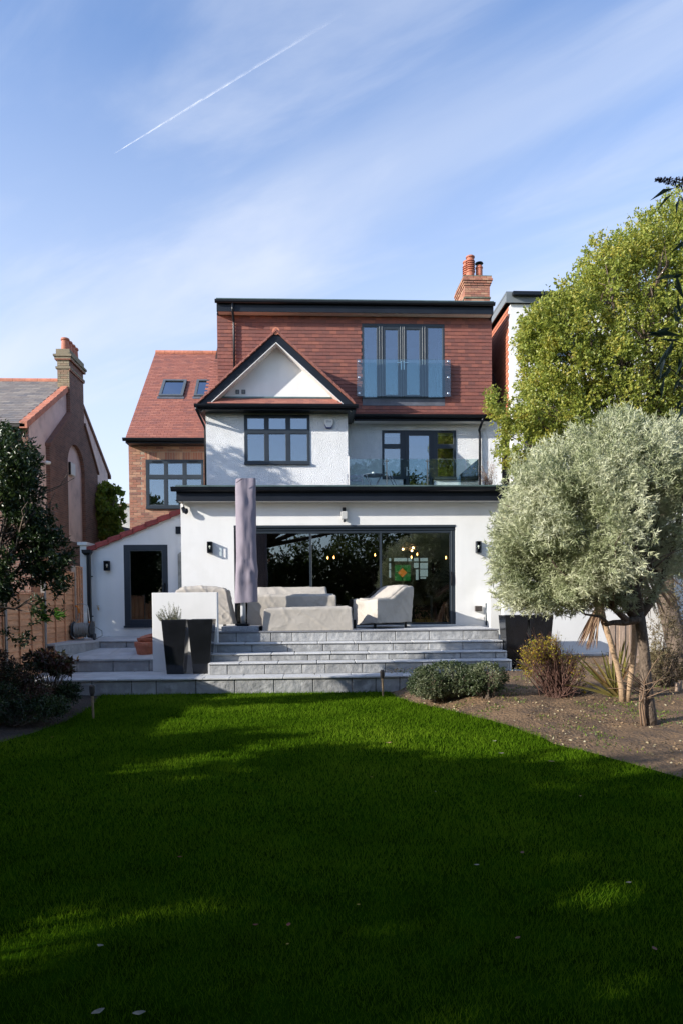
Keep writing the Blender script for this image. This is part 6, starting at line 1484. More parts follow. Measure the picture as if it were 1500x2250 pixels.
# sparse wispy sprays at its outline
# dark tree at the left
M_dark = leaf_mat('dark_glossy_leaf', [(.006, .013, .005), (.012, .026, .007), (.022, .045, .011), (.042, .07, .017), (.07, .10, .025)], .35, .25, .5)
DB = blobs_px([(20, 1000, 70, 75, .9, 0), (-40, 1080, 130, 130, 1.1, 0), (60, 1100, 65, 90, .8, -.1), (95, 1210, 68, 70, .7, 0), (20, 1220, 100, 110, .9, 0), (60, 1320, 80, 60, .6, -.1), (-30, 1340, 90, 70, .8, 0), (105, 1275, 55, 40, .6, 0), (-60, 960, 90, 60, .9, .2), (35, 1390, 40, 35, .4, -.1), (20, 935, 40, 25, .4, 0)], 10.2)
DB = [(a, b_, c, d, e*.62, f) for a, b_, c, d, e, f in DB]
tree('dark_evergreen_tree', 'dark glossy-leaved evergreen hanging over the fence at the left edge', 'tree', DB, 5200, 10, .072, .028, M_dark, (-5.2, 10.3, 0), (-5.0, 10.3, 1.6), .09, M_bark, stem=.15, spread=.8, cut=-.10, nsc=1.6, seed=2, limbs=24)
t = thing('leafy_sucker_branch', 'bright green lobed spray poking out below the dark evergreen against the fence', 'branch'); c = W(122, 1340, 10.0); parts = []
for k in range(7):
    a = np.array(c)+np.array([random.uniform(-.25, .15), random.uniform(-.1, .1), random.uniform(-.12, .1)]); d = np.array([random.uniform(.4, 1), 0, random.uniform(-.5, .1)]); d /= np.linalg.norm(d)
    for j in range(-3, 4): dd = d+np.array([0, 0, j*.28]); dd /= np.linalg.norm(dd); parts.append(leaves(a[None, :], dd[None, :], .16-.02*abs(j), .035))
v, f, r = merge(parts); np_mesh('leaves', v, f, leaf_mat('fresh_green_leaf', [(.08, .20, .02), (.14, .28, .03)], .5, .5), t, r)
b = MB(); b.tube([W(60, 1325, 10.1), W(95, 1330, 10.05), W(120, 1338, 10)], [.008, .006, .003], 5); b.build('stem', M_bark, t)

# background tree between left houses
tree('background_tree', 'round green tree seen in the gap between the two left-hand houses', 'tree', blobs_px([(250, 1110, 26, 42, 1.2, 0), (262, 1145, 20, 30, 1, 0), (235, 1120, 22, 60, 1.2, .2), (245, 1165, 30, 30, 1, 0)], 28.5), 2600, 6, .16, .11,
     leaf_mat('mid_green_leaf', [(.06, .12, .02), (.13, .20, .03), (.22, .28, .04), (.38, .34, .06)], .5, .5), (-8.1, 28.6, 0), (-8.1, 28.6, 3), .15, M_bark, cut=-.02, seed=5, limbs=10)

# clipped variegated bushes
M_box = leaf_mat('variegated_leaf', [(.02, .04, .014), (.04, .07, .025), (.08, .11, .045), (.20, .23, .12), (.42, .43, .27)], .4, .3, .6)
def bush(name, label, cat, blobs, ntip, nleaf, ll, lw, m, stemb, group=None, shell=.75, cut=-.6, stem=.06, seed=0, spread=1.0, core=None):
    t = thing(name, label, cat, group=group); P, D_, cl = crown_points(blobs, ntip, shell, 3.0, cut, seed); k = P[:, 2] > stemb.z+.0; P, D_, cl = P[k], D_[k], cl[k]
    v, f, r = sprigs(P, D_, nleaf, stem, ll, lw, spread, 0, cl); np_mesh('foliage', v, f, m, t, r)
    b = MB()
    for i in range(26):
        e = Vector(P[RNG.integers(len(P))]); s_ = stemb+Vector((random.uniform(-.1, .1), random.uniform(-.08, .08), -.02)); b.tube([s_, s_.lerp(e, .5)+Vector((0, 0, .03)), e], [.008, .006, .003], 5)
    b.build('stems', M_bark, t); return t
q1 = bed_hit(975, 1537); q2 = bed_hit(1070, 1532)
bush('clipped_bush', 'larger low rounded variegated bush in front of the terrace wall', 'bush', blobs_px([(985, 1492, 92, 42, .42, 0), (945, 1505, 56, 33, .35, -.05)], q1.y), 3000, 9, .024, .016, M_box, q1, 'clipped variegated bushes')
bush('clipped_bush', 'smaller rounded variegated bush touching the larger one on its right', 'bush', blobs_px([(1068, 1488, 48, 38, .38, 0), (1035, 1495, 40, 34, .35, 0)], q2.y+.15), 1500, 9, .024, .016, M_box, q2, 'clipped variegated bushes', seed=3)
# weigela / spiraea, twiggy with yellow leaves
t = thing('twiggy_yellow_shrub', 'twiggy brown-stemmed shrub with yellow and orange leaves at its left top', 'shrub'); wb = bed_hit(1225, 1528); Yw = wb.y; b = MB(); parts = []
for i in range(230):
    a = Vector((wb.x+random.gauss(0, .11), Yw+random.gauss(0, .09), wb.z-.02)); px = random.uniform(1138, 1292)
    top_ = 1392+(abs(px-1185)/100)**1.6*26+(22 if px > 1230 else 0); py = random.uniform(top_, top_+85 if px < 1160 or px > 1270 else top_+45); e = W(px, py, Yw+random.gauss(0, .2))
    m1 = a.lerp(e, .5)+Vector((0, random.gauss(0, .03), -.04)); b.tube([a, m1, e], [.0065, .005, .0025], 4)
    for k in range(2): e2 = e+Vector((random.gauss(0, .07), random.gauss(0, .07), random.gauss(.02, .05))); b.tube([m1.lerp(e, .5), e2], [.003, .0015], 3)
    yel = px < 1228 and random.random() < .8
    m = 15 if yel else (7 if random.random() < .6 else 0)
    if m:
        P_ = np.array([list(m1.lerp(e, u)) for u in (1-RNG.random(m)**1.5*(.55 if yel else .3))])+RNG.normal(size=(m, 3))*.03; dd = unit_rand(m)+np.array([0, -.2, .3]); dd /= np.linalg.norm(dd, axis=1, keepdims=True); parts.append(leaves(P_, dd, .036, .019, rnd=np.clip(RNG.random(m)*.7+.3*random.random(), 0, 1)))
b.build('stems', mat('reddish_twig', (.13, .065, .048), .8, .2, 12), t); v, f, r = merge(parts); np_mesh('foliage', v, f, leaf_mat('yellow_leaf', [(.12, .17, .02), (.30, .30, .03), (.48, .40, .04), (.42, .22, .03), (.22, .24, .03)], .5, .45), t, r)

# cordyline with two ringed stems
t = thing('cabbage_palm', 'two-stemmed cabbage palm with a skirt of dead hanging leaves behind the silver tree', 'palm'); cb0 = bed_hit(1371, 1541); Yc2 = cb0.y
def P3(px, py, dy=0): return W(px, py, Yc2+dy)
b = MB(); b.tube([P3(1367, 1545), P3(1364, 1510), P3(1354, 1460), P3(1340, 1410), P3(1325, 1365, .1), P3(1318, 1330, .2)], [.055, .045, .042, .045, .05, .05], 10); b.build('trunk', M_barkp, t, smooth=True)
b = MB(); b.tube([P3(1376, 1545), P3(1381, 1510), P3(1389, 1460), P3(1393, 1410), P3(1394, 1370), P3(1394, 1310, .1), P3(1396, 1250, .1)], [.052, .045, .045, .05, .053, .055, .06], 10); b.build('trunk', M_barkp, t, smooth=True)
def strap(b, a, e, droop, w, n=7):
    a, e = Vector(a), Vector(e); side = (e-a).cross(Vector((random.gauss(0, .3), 1, .3))).normalized(); vs = []
    for i in range(n+1):
        s_ = i/n; p = a.lerp(e, s_)-Vector((0, 0, droop*s_*s_)); ww = w*(math.sin(min(1, s_*3+.25)*math.pi/2))*(1-s_**3)+.002
        vs += [p-side*ww/2, p+Vector((0, .15*w, -.15*w)), p+side*ww/2]
    b.add(vs, [(i*3+k, i*3+k+1, i*3+k+4, i*3+k+3) for i in range(n) for k in range(2)], random.random())
b = MB()
c1 = P3(1318, 1325, .1); c2 = P3(1408, 1245, .0)
for i in range(26):
    an = random.uniform(-.5, .5); strap(b, c1+Vector((random.uniform(-.05, .05), random.uniform(-.08, .05), 0)), c1+Vector((math.sin(an)*.30-.20, random.uniform(-.2, .2), -.66+abs(an)*.2)), .1, .036)
for i in range(42): an = random.uniform(-.9, .9); strap(b, c2+Vector((random.uniform(-.06, .06), random.uniform(-.06, .06), .02)), c2+Vector((math.sin(an)*.75, random.uniform(-.3, .3), -.70*math.cos(an))), .1, .034)
for i in range(60): an = random.uniform(-1.7, 1.7); strap(b, c2+Vector((0, 0, .05)), c2+Vector((math.sin(an)*.95, random.uniform(-.4, .4), .45*math.cos(an)-.1)), .28, .03)
M_strap = leaf_mat('dry_strap_leaf', [(.22, .12, .08), (.36, .23, .15), (.46, .33, .22)], .6, .25)
b.build('dead_leaves', M_strap, t)
b = MB()
for i in range(70): an = random.uniform(-1.9, 1.9); strap(b, c2+Vector((0, 0, .12)), c2+Vector((math.sin(an)*.85, random.uniform(-.5, .5), .75*math.cos(an)+.15)), .12, .03)
b.build('green_leaves', leaf_mat('palm_leaf', [(.05, .07, .03), (.10, .12, .05)], .45, .25), t)
t = thing('yellow_flax_plant', 'strap-leaved flax with yellow and bronze leaves at the foot of the palm', 'plant'); b = MB(); fb = P3(1352, 1490, .3); fb.z = bedH(fb.x, fb.y)
for px, py in ((1270, 1437), (1285, 1452), (1300, 1440), (1255, 1435), (1330, 1430), (1312, 1455), (1370, 1400), (1362, 1415), (1380, 1405), (1345, 1410), (1388, 1420), (1400, 1430), (1295, 1480), (1275, 1490), (1240, 1500), (1320, 1425), (1350, 1395), (1375, 1390)):
    strap(b, fb+Vector((random.uniform(-.05, .05), 0, 0)), W(px, py-8, fb.y-.2), .09, .045, 9)
b.build('leaves', leaf_mat('flax_leaf', [(.14, .16, .04), (.36, .32, .09), (.52, .45, .15), (.28, .14, .07)], .5, .35), t)

# brownish shrubs at the far right
M_brn = leaf_mat('bronze_leaf', [(.07, .055, .03), (.14, .10, .055), (.22, .18, .09), (.30, .26, .15)], .6, .3)
for k, (lab, bl, lk, sd_2) in enumerate((('loose bronze-leaved shrub filling the right edge behind the silver tree trunk', [(1470, 1400, 55, 95, .5, 0), (1500, 1330, 50, 80, .5, .1)], 1470, 11), ('low twiggy shrub between the closeboard fence and the right edge', [(1440, 1460, 40, 50, .4, 0), (1490, 1480, 40, 40, .4, 0)], 1450, 17))):
    bb = bed_hit(lk, 1515); bush('bronze_shrub', lab, 'shrub', blobs_px(bl, bb.y+.3), 800, 9, .035, .014, M_brn, bb+Vector((0, .3, 0)), shell=.3, cut=-.25, stem=.1, seed=sd_2)
# left bed shrubs, in shade
M_dred = leaf_mat('dark_red_green_leaf', [(.02, .03, .012), (.04, .05, .018), (.10, .035, .03), (.06, .08, .02)], .4, .25)
for lab, bl, px, py, ll, nt_, m in (('large-leaved dark shrub with reddish tips at the corner of the terrace', [(130, 1460, 42, 28, .35, 0), (95, 1450, 40, 25, .35, .1)], 115, 1560, .085, 200, M_dred), ('low dark sprawling shrub in front of the fence at the left edge', [(30, 1490, 60, 40, .5, 0), (-30, 1470, 60, 60, .5, 0), (60, 1530, 60, 35, .5, -.2)], 30, 1575, .045, 1500, M_dred), ('broad dark ground-cover shrub spreading over the left bed at the frame edge', [(40, 1560, 110, 38, .5, 0), (-40, 1540, 90, 50, .5, 0), (110, 1550, 60, 26, .3, .1)], 40, 1590, .035, 2200, M_dark), ('small dark mound of foliage in the left bed beside the torch', [(150, 1520, 32, 26, .3, 0), (105, 1530, 45, 30, .35, 0)], 140, 1560, .04, 900, M_dark)):
    gb_ = G(px, py, .05); t = bush('shaded_shrub', lab, 'shrub', blobs_px(bl, gb_.y+.15), nt_, 8, ll, ll*.42, m, gb_, shell=.3, cut=-.4, stem=.08, seed=ll*100, group=None)

# buddleia sprigs close to the camera at the right edge
M_bud = leaf_mat('grey_green_long_leaf', [(.03, .055, .03), (.06, .09, .05), (.11, .15, .09)], .5, .3)
M_bfl = leaf_mat('dry_flower_head', [(.06, .035, .03), (.12, .07, .05), (.16, .09, .07)], .8, .1)
Yq = 4.2
t = thing('butterfly_bush', 'arching butterfly bush stems with long drooping leaves entering at the right edge', 'shrub'); b = MB(); parts = []; fl = []
def bst(pts_px, rad=.008):
    pts_ = [W(x, y, Yq+dy) for x, y, dy in pts_px]; b.tube(pts_, [rad*(1-.6*i/(len(pts_)-1)) for i in range(len(pts_))], 6); return pts_
s1 = bst([(1640, 1500, .3), (1600, 1000, .2), (1560, 620, .1), (1520, 460, 0), (1492, 405, 0)]); s2 = bst([(1640, 1300, 0), (1600, 900, 0), (1540, 770, 0), (1470, 745, 0)]); s3 = bst([(1640, 1300, .2), (1580, 900, .1), (1520, 850, 0), (1460, 800, 0)])
for px, py, ang in ((1480, 420, 200), (1492, 432, 260), (1505, 430, 300), (1470, 720, 215), (1455, 735, 160), (1480, 745, 250), (1495, 700, 120), (1468, 770, 240), (1490, 790, 265), (1500, 740, 200), (1475, 810, 230), (1495, 830, 275), (1460, 830, 250), (1500, 880, 240), (1485, 690, 60), (1505, 660, 100), (1500, 600, 200), (1510, 520, 230)):
    a = np.array(W(px, py, Yq+random.uniform(-.1, .1))); d = np.array([math.cos(math.radians(ang)), random.uniform(-.4, .4), math.sin(math.radians(ang))]); d /= np.linalg.norm(d)
    for j in range(2): parts.append(leaves(a[None, :]+RNG.normal(size=(1, 3))*.01, (d+RNG.normal(size=3)*.25)[None, :], .12, .026, curl=-.15))
c0_ = W(1498, 402, Yq); c1_ = W(1440, 394, Yq)
m = 420; tt_ = RNG.random(m); P_ = np.array([list(c0_.lerp(c1_, u)) for u in tt_])+unit_rand(m)*(.028*(1-tt_*.75))[:, None]; fl.append(leaves(P_, unit_rand(m), .012, .008))
c1_ = W(1520, 385, Yq); P_ = np.array([list(c0_.lerp(c1_, u)) for u in tt_])+unit_rand(m)*(.028*(1-tt_*.5))[:, None]; fl.append(leaves(P_, unit_rand(m), .012, .008))
b.build('stems', M_bark, t); v, f, r = merge(parts); np_mesh('leaves', v, f, M_bud, t, r); v, f, r = merge(fl); np_mesh('flower_head', v, f, M_bfl, t, r)

# ---------------------------------------------------------------- trees outside the frame (they shade the lawn and show in the glass)
M_dk2 = leaf_mat('mixed_green_leaf', [(.014, .030, .008), (.035, .06, .014), (.07, .10, .022), (.14, .16, .035)], .5, .5)
M_red2 = leaf_mat('russet_leaf', [(.10, .025, .015), (.18, .06, .03), (.10, .09, .03)], .5, .35)
def far_tree(x, y, h, w, lab, m=M_dk2, seed=0, n=900, nl=8, ll=.20, cut=-.25, low=.25, group='trees around the garden out of view'):
    bl = [(x, y, h*.62, w, w, h*.38), (x+w*.35, y-w*.2, h*.45, w*.8, w*.8, h*.3), (x-w*.4, y+w*.3, h*.5, w*.75, w*.8, h*.32), (x, y, h*low, w*.9, w*.9, h*.28)]
    tree('garden_tree', lab, 'tree', bl, n, nl, ll, ll*.5, m, (x, y, -.1), (x, y, h*.3), .16, M_bark, stem=.35, cut=cut, nsc=.8, seed=seed, limbs=8, shell=.3, group=group)
ft = [(-11.3, -6.5, 9.5, 2.3), (-11.0, -3.6, 9.0, 2.2), (-11.2, -1.2, 7.6, 2.0), (-11.2, .8, 6.4, 1.7), (-11.3, 2.6, 5.55, 1.45), (-11.2, 4.3, 4.85, 1.25), (-11.2, 5.9, 3.7, 1.1), (-11.2, 7.3, 2.6, .9)]
for i, (x, y, h, w) in enumerate(ft): far_tree(x, y, h, w, ['tallest tree in the left-hand garden, level with the rear of the lawn', 'second tallest tree in the left-hand garden', 'dense tree in the left-hand garden, third from the rear', 'dense tree in the left-hand garden, fourth from the rear', 'middling tree in the left-hand garden, fifth from the rear', 'short tree in the left-hand garden, sixth from the rear', 'shorter tree in the left-hand garden, seventh from the rear', 'shortest tree in the left-hand garden, nearest the fence corner'][i], seed=20+i, n=int(1250*w/1.4), nl=9, ll=.26, cut=-.55)
nr = [(-6.6, -3.2, 6.2, 2.0), (-3.4, -4.6, 5.6, 2.0), (-.4, -4.2, 5.4, 1.9), (2.6, -4.6, 6.0, 2.1), (5.6, -4.2, 8.8, 2.5), (8.6, -2.8, 10.4, 2.8), (7.4, .6, 6.2, 1.9), (7.2, 3.4, 4.6, 1.5)]
LN = ['broad tree on the left just behind the viewer', 'small leafy tree behind the viewer, left of centre', 'low spreading tree directly behind the viewer', 'leafy tree behind the viewer, right of centre', 'tall tree behind the viewer on the right', 'tallest garden tree, at the right rear corner', 'bushy tree beside the right bed, out of view', 'smaller bushy tree beside the right bed, out of view']
for i, (x, y, h, w) in enumerate(nr): far_tree(x, y, h, w, LN[i], seed=60+i, n=1500, nl=8, ll=.17, cut=-.45, low=.2)
for i, (y, h) in enumerate(((-1.2, 3.9), (.6, 3.6), (2.3, 3.5), (3.9, 3.1), (5.3, 2.6), (6.5, 2.0))):
    lab = ['tallest hedge shrub along the left fence, near the viewer', 'tall hedge shrub along the left fence, second from the viewer', 'hedge shrub along the left fence, third from the viewer', 'hedge shrub along the left fence, fourth from the viewer', 'lower hedge shrub along the left fence, fifth from the viewer', 'lowest hedge shrub along the left fence, farthest from the viewer'][i]
    tree('hedge_shrub', lab, 'shrub', [(-4.75, y, h*.5, .75, 1.05, h*.5)], 1100, 9, .12, .055, M_dk2, (-4.75, y, -.05), (-4.75, y, .4), .06, M_bark, stem=.16, cut=-.6, nsc=.9, seed=90+i, limbs=8, shell=.4, group='hedge shrubs along the left fence')
tree('shade_canopy_tree', 'big unseen spreading tree added to darken the lawn, above and behind the viewer', 'tree', [(-2.2, -1.2, 7.0, 4.2, 3.0, 1.5), (2.2, -2.2, 7.2, 3.4, 2.4, 1.5), (-5.8, -1.0, 6.6, 2.6, 2.8, 1.8), (5.8, -1.6, 7.4, 2.6, 2.8, 1.9), (-.2, 1.3, 7.6, 4.6, 1.9, 1.2), (-4.8, 1.4, 7.4, 3.0, 2.0, 1.3), (4.8, 1.2, 7.8, 3.2, 1.9, 1.3)], 8500, 9, .16, .085, M_dk2, (-3.2, -3.4, -.1), (-2.6, -2.8, 4.6), .26, M_bark, stem=.3, cut=-.5, nsc=.8, seed=55, limbs=16, shell=.1)  # canopy added out of view to keep sky light off the near lawn
bk = [(-9, -13, 7.2, 2.6, M_dk2), (-4.6, -14.5, 6.6, 2.4, M_red2), (-1.5, -13, 5.6, 2.2, M_dk2), (1.4, -15, 6.8, 2.3, M_dk2), (4.3, -12.5, 8.6, 3.0, M_dk2), (8.5, -11, 9.0, 3.0, M_dk2), (-14, -12, 8.5, 3.0, M_dk2)]
for i, (x, y, h, w, m) in enumerate(bk): far_tree(x, y, h, w, ['big leafy tree at the bottom left corner of the garden', 'russet-leaved tree at the bottom of the garden', 'smallest green tree at the bottom of the garden', 'green tree at the bottom of the garden, near the middle', 'tall green tree at the bottom of the garden, right of the middle', 'tallest green tree at the bottom right corner of the garden', 'green tree beyond the bottom left corner of the garden'][i], m, 40+i, n=1100, nl=7, ll=.22, cut=-.08)
tree('tall_conifer_tree', 'tall narrow evergreen beyond the left fence, just out of view', 'tree', [(-8.9, 15.9, 4.2, 1.35, 1.5, 3.3), (-8.9, 15.9, 7.0, 1.15, 1.2, 1.9), (-8.5, 15.2, 2.2, 1.2, 1.2, 2.2)], 3000, 9, .18, .08, M_dk2, (-8.9, 15.9, -.1), (-8.9, 15.9, 2), .16, M_bark, stem=.3, cut=-.7, nsc=.8, seed=77, limbs=8, shell=.2)
b = MB(); b.box(-14, 12, -16.6, -16.5, -.1, 1.9); t = thing('rear_fence', 'timber fence along the bottom of the garden behind the viewer', 'fence'); b.build('panel', M_fence, t)

# ---------------------------------------------------------------- grass, litter, leaves
M_grass = leaf_mat('grass_blade', [(.032, .072, .003), (.068, .142, .006), (.125, .225, .011), (.22, .32, .022)], .8, .40, 0.0)
def grass():
    zones = [(2.3, 3.6, 8200, .0032, .034), (3.6, 5.2, 5200, .0042, .036), (5.2, 7.5, 3200, .0055, .038), (7.5, 10.2, 2300, .0072, .042), (10.2, YT-.03, 2000, .0085, .045)]
    Vs, Fs, Rs, bb_ = [], [], [], 0
    for y0, y1, dens, w, h in zones:
        xa = max(-5.4, -y1*.62-.3); xb_ = y1*.64+.3
        n = int(dens*(y1-y0)*(xb_-xa)); x = RNG.uniform(xa, xb_, n); y = RNG.uniform(y0, y1, n)
        ys = np.linspace(y0, y1, 60); Lx = np.interp(y, ys, [lx(t) for t in ys]); Rx = np.interp(y, ys, [rx(t) for t in ys])
        k = (x > Lx+RNG.normal(size=n)*.045) & (x < Rx+RNG.normal(size=n)*.045) & (abs(x) < y*.66+.4); x, y = x[k], y[k]; n = len(x)
        tuft = np.array([mnoise.noise(Vector((a*1.7, c*1.7, 0))) for a, c in zip(np.round(x*12)/12, np.round(y*12)/12)])*.5+.5
        z = np.array([lawn_z(a, c) for a, c in zip(np.round(x*3)/3, np.round(y*3)/3)])-.002
        hh = h*(.55+.7*RNG.random(n))*(.8+.5*tuft); an = RNG.uniform(0, 2*math.pi, n); ww = w*(.6+.8*RNG.random(n)); le = hh*(.15+.75*RNG.random(n)); la = RNG.uniform(0, 2*math.pi, n)
        c = np.stack([x, y, z], 1); s = np.stack([np.cos(an), np.sin(an), np.zeros(n)], 1)*ww[:, None]*.5; ln_ = np.stack([np.cos(la)*le, np.sin(la)*le, hh], 1)
        v = np.stack([c-s, c+s, c+ln_], 1).reshape(-1, 3); Vs.append(v); Fs.append(np.arange(n*3).reshape(-1, 3)+bb_); bb_ += n*3
        low = np.array([mnoise.noise(Vector((a*.55, c*.55, 4))) for a, c in zip(np.round(x*6)/6, np.round(y*6)/6)]); Rs.append(np.repeat(np.clip(tuft*.35+.30*low+.12+.42*RNG.random(n), 0, 1), 3))
    print('grass blades', bb_//3)
    np_mesh('grass', np.concatenate(Vs), np.concatenate(Fs), M_grass, None, np.concatenate(Rs), kind='stuff')
grass()
# litter and weeds in the bed
n = 8500; ys = RNG.uniform(5.5, 14.6, n); xs_ = np.array([rx(min(y, YT))+.02+RNG.random()**1.2*(6.5) for y in ys]); P_ = np.array([[x, y, bedH(x, y)+.006] for x, y in zip(xs_, ys)])
kk_ = vnoise(P_, 1.3, 4.0) > -.12+.25*RNG.random(n)-.1; P_ = P_[kk_]; n = len(P_); dd = RNG.normal(size=(n, 3))*np.array([1, 1, .35]); dd /= np.linalg.norm(dd, axis=1, keepdims=True); v, f, r = leaves(P_, dd, .040, .022)
np_mesh('leaf_litter', v, f, leaf_mat('litter', [(.10, .07, .04), (.18, .12, .07), (.28, .19, .11), (.36, .28, .16), (.42, .38, .26)], .8, .1), None, r, kind='stuff')
cen = [(RNG.uniform(6.5, 13.5)) for _ in range(260)]; parts = []
for y in cen:
    x = rx(min(y, YT))+.15+RNG.random()*4.8
    if mnoise.noise(Vector((x*.8, y*.8, 9))) < -.1: continue
    m = RNG.integers(8, 26); q_ = np.stack([x+RNG.normal(size=m)*.09, y+RNG.normal(size=m)*.09], 1); P_ = np.array([[a, c, bedH(a, c)] for a, c in q_]); d = unit_rand(m)*.8+np.array([0, 0, .8]); d /= np.linalg.norm(d, axis=1, keepdims=True); parts.append(leaves(P_, d, .035, .016))
v, f, r = merge(parts); np_mesh('weeds', v, f, leaf_mat('weed_leaf', [(.06, .12, .02), (.12, .2, .03), (.25, .28, .05)], .5, .35), None, r, kind='stuff')
# fallen leaves one can pick out on the lawn
LF = [(216, 2228, .09, 40, 'pale', 'large pale curled fallen leaf at the very bottom left of the lawn'), (306, 2231, .085, 10, 'pale', 'pale broken leaf beside the bottom edge of the lawn, right of the large curled one'),
      (221, 2081, .06, -20, 'pale', 'white upturned leaf at the edge of the lower left sunny patch'), (634, 2035, .06, 80, 'red', 'dark red fallen leaf near the middle of the shaded lawn'),
      (787, 1990, .035, 0, 'yel', 'small yellow leaf right of the red leaf in the middle of the lawn'), (632, 2077, .03, 30, 'yel', 'small yellow leaf just below the dark red one'), (1136, 2064, .055, 30, 'brn', 'reddish brown leaf low on the right half of the lawn'),
      (1380, 1942, .06, 10, 'pale', 'whitish leaf on the sunny fleck near the right edge'), (1146, 1876, .07, 60, 'brn', 'brown curled leaf stalk standing on the shaded lawn, right of centre'), (1046, 1903, .06, 0, 'pale', 'thin pale twig-like leaf left of the curled brown stalk'),
      (853, 1634, .12, 10, 'tan', 'long tan leaf on the upper middle of the lawn'), (1085, 1630, .10, 20, 'pale', 'pale leaf lying in the bright sun near the right bed'), (1100, 1657, .10, -10, 'pale', 'pale leaf just inside the shadow edge near the right bed'),
      (816, 1709, .05, 0, 'yel', 'small yellow leaf in the upper middle of the shaded lawn'), (956, 1741, .04, 90, 'pale', 'tiny pale upright leaf right of the small yellow one'), (1274, 1751, .05, 60, 'tan', 'tan leaf on the shaded lawn towards the right bed'),
      (115, 1621, .06, 0, 'yel', 'yellow leaf on the far left edge of the lawn'), (1210, 1675, .10, -30, 'tan', 'tan twiggy leaf in shadow beside the right bed'), (396, 1885, .05, 0, 'red', 'dull red leaf on the left half of the shaded lawn'), (562, 2035, .05, 0, 'red', 'dull red leaf left of the dark red one, mid lawn'), (1437, 2088, .06, 90, 'brn', 'brown leaf near the right edge, low on the lawn')]
LC = {k: mat('fallen_leaf_'+k, c, .7, .15, 30) for k, c in dict(pale=(.26, .23, .17), red=(.22, .05, .025), yel=(.50, .36, .05), brn=(.20, .09, .05), tan=(.38, .24, .11)).items()}
for px, py, sz, an, k, lab in LF:
    sz *= .65; g0 = G(px, py, .03); a = math.radians(an); b = MB(); vs = []; n = 8
    for i in range(n+1):
        s_ = i/n-.5; w_ = sz*.28*math.cos(s_*math.pi*.96)
        for s2_, zz in ((-1, .35), (0, 0), (1, .35)): vs.append((g0.x+math.cos(a)*s_*sz-math.sin(a)*s2_*w_, g0.y+math.sin(a)*s_*sz+math.cos(a)*s2_*w_, .036+zz*w_*.9+abs(s_)*sz*.25))
    b.add(vs, [(i*3+k_, i*3+k_+1, i*3+k_+4, i*3+k_+3) for i in range(n) for k_ in range(2)]); o = b.build('fallen_leaf', LC[k], None, smooth=True); o['label'] = lab; o['category'] = 'leaf'; o['group'] = 'fallen leaves on the lawn'
# ---------------------------------------------------------------- contrail
def far_pt(px, py, h=3500.0):
    d = ray(px, py); return EYE+d*(h/d.z)
A_, B_ = far_pt(250, 338), far_pt(758, 22)
dr = (B_-A_); sd2 = dr.cross(SUN).normalized(); b = MB(); n = 160; vs = []
m, tr = new_mat('ice_trail'); ns = tr.nodes; ln_ = tr.links; o_ = ns.new('ShaderNodeOutputMaterial'); mxs = ns.new('ShaderNodeMixShader'); t1 = ns.new('ShaderNodeBsdfTransparent'); ms2 = ns.new('ShaderNodeMixShader'); d1 = ns.new('ShaderNodeBsdfDiffuse'); d2 = ns.new('ShaderNodeBsdfTranslucent')
d1.inputs[0].default_value = (.95, .95, .95, 1); d2.inputs[0].default_value = (.98, .98, .98, 1); ln_.new(d1.outputs[0], ms2.inputs[1]); ln_.new(d2.outputs[0], ms2.inputs[2]); ms2.inputs[0].default_value = .8
at = ns.new('ShaderNodeAttribute'); at.attribute_name = 'rnd'; g = ns.new('ShaderNodeNewGeometry'); nn_ = ns.new('ShaderNodeTexNoise'); nn_.inputs['Scale'].default_value = .012; nn_.inputs['Detail'].default_value = 4; ln_.new(g.outputs['Position'], nn_.inputs[0])
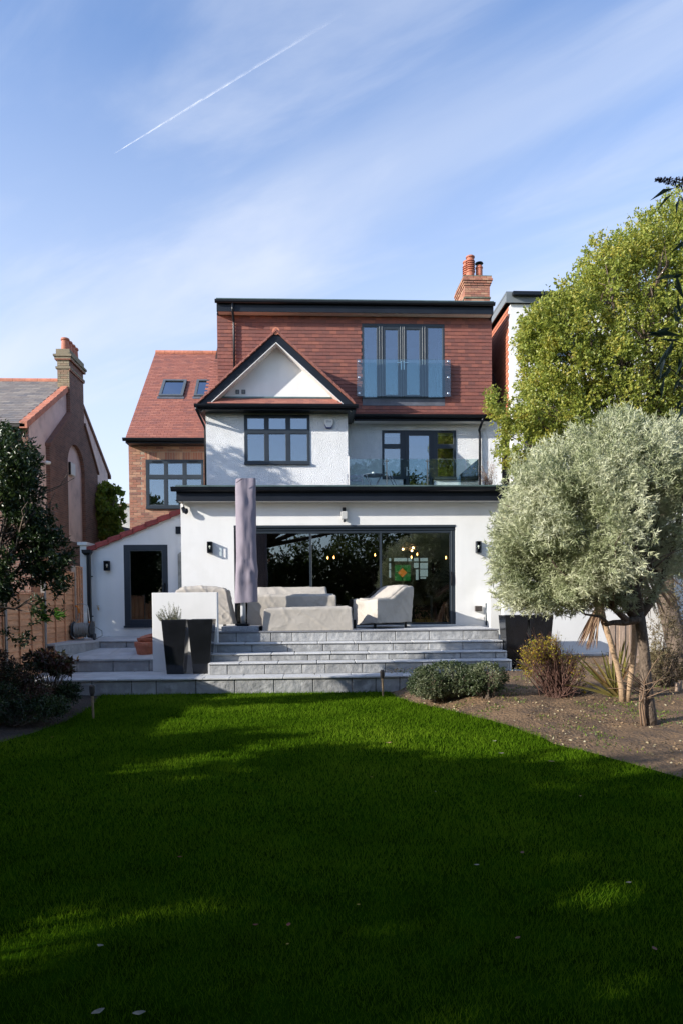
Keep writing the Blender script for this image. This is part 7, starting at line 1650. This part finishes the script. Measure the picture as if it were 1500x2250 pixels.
mr = ns.new('ShaderNodeMapRange'); mr.inputs[1].default_value = .25; mr.inputs[2].default_value = .7; ln_.new(nn_.outputs[0], mr.inputs[0]); mu = ns.new('ShaderNodeMath'); mu.operation = 'MULTIPLY'; ln_.new(mr.outputs[0], mu.inputs[0]); ln_.new(at.outputs['Fac'], mu.inputs[1])
ln_.new(mu.outputs[0], mxs.inputs[0]); ln_.new(t1.outputs[0], mxs.inputs[1]); ln_.new(ms2.outputs[0], mxs.inputs[2]); ln_.new(mxs.outputs[0], o_.inputs[0])
vs, fs, rs = [], [], []
NC = 8
for i in range(n+1):
    s_ = i/n; c = A_.lerp(B_, s_); dist = (c-EYE).length; wid = dist/F*(2.8+10.0*min(1, s_*1.6))*(1 if s_ < .7 else 1+(s_-.7)*2)
    al_ = (1.5*min(1, s_*20))*(1-s_)**.75*(1.0 if s_ < .6 else 1-(s_-.6)*.9)
    for k in range(NC+1):
        u = k/NC*2-1; vs.append(c+sd2*u*wid*.6+Vector((0, 0, -(1-u*u)*wid*.3))); prof = math.exp(-((abs(u)-.42)/.24)**2) if s_ < .45 else math.exp(-(u/.5)**2)*.9
        rs.append(al_*prof*(1-abs(u)**6))
fs = [(i*(NC+1)+k, i*(NC+1)+k+1, (i+1)*(NC+1)+k+1, (i+1)*(NC+1)+k) for i in range(n) for k in range(NC)]
o = np_mesh('contrail', np.array([list(v) for v in vs]), np.array(fs), m, None, np.array(rs), smooth=True); o['label'] = 'white aircraft vapour trail climbing from left to right across the blue sky'; o['category'] = 'contrail'
o.visible_shadow = True

# ---------------------------------------------------------------- put every Empty at the base of its thing
bpy.context.view_layer.update()
def desc(o):
    for c in o.children: yield c; yield from desc(c)
for o in [o for o in COL.objects if o.type == 'EMPTY' and o.parent is None]:
    lo = [1e9]*3; hi = [-1e9]*3
    for c in desc(o):
        if c.type == 'EMPTY': continue
        for k in c.bound_box:
            w_ = c.matrix_world @ Vector(k)
            for a in range(3): lo[a] = min(lo[a], w_[a]); hi[a] = max(hi[a], w_[a])
    base = Vector(((lo[0]+hi[0])/2, (lo[1]+hi[1])/2, lo[2])); o.location = base
    for c in o.children: c.location = c.location-base
bpy.context.view_layer.update()
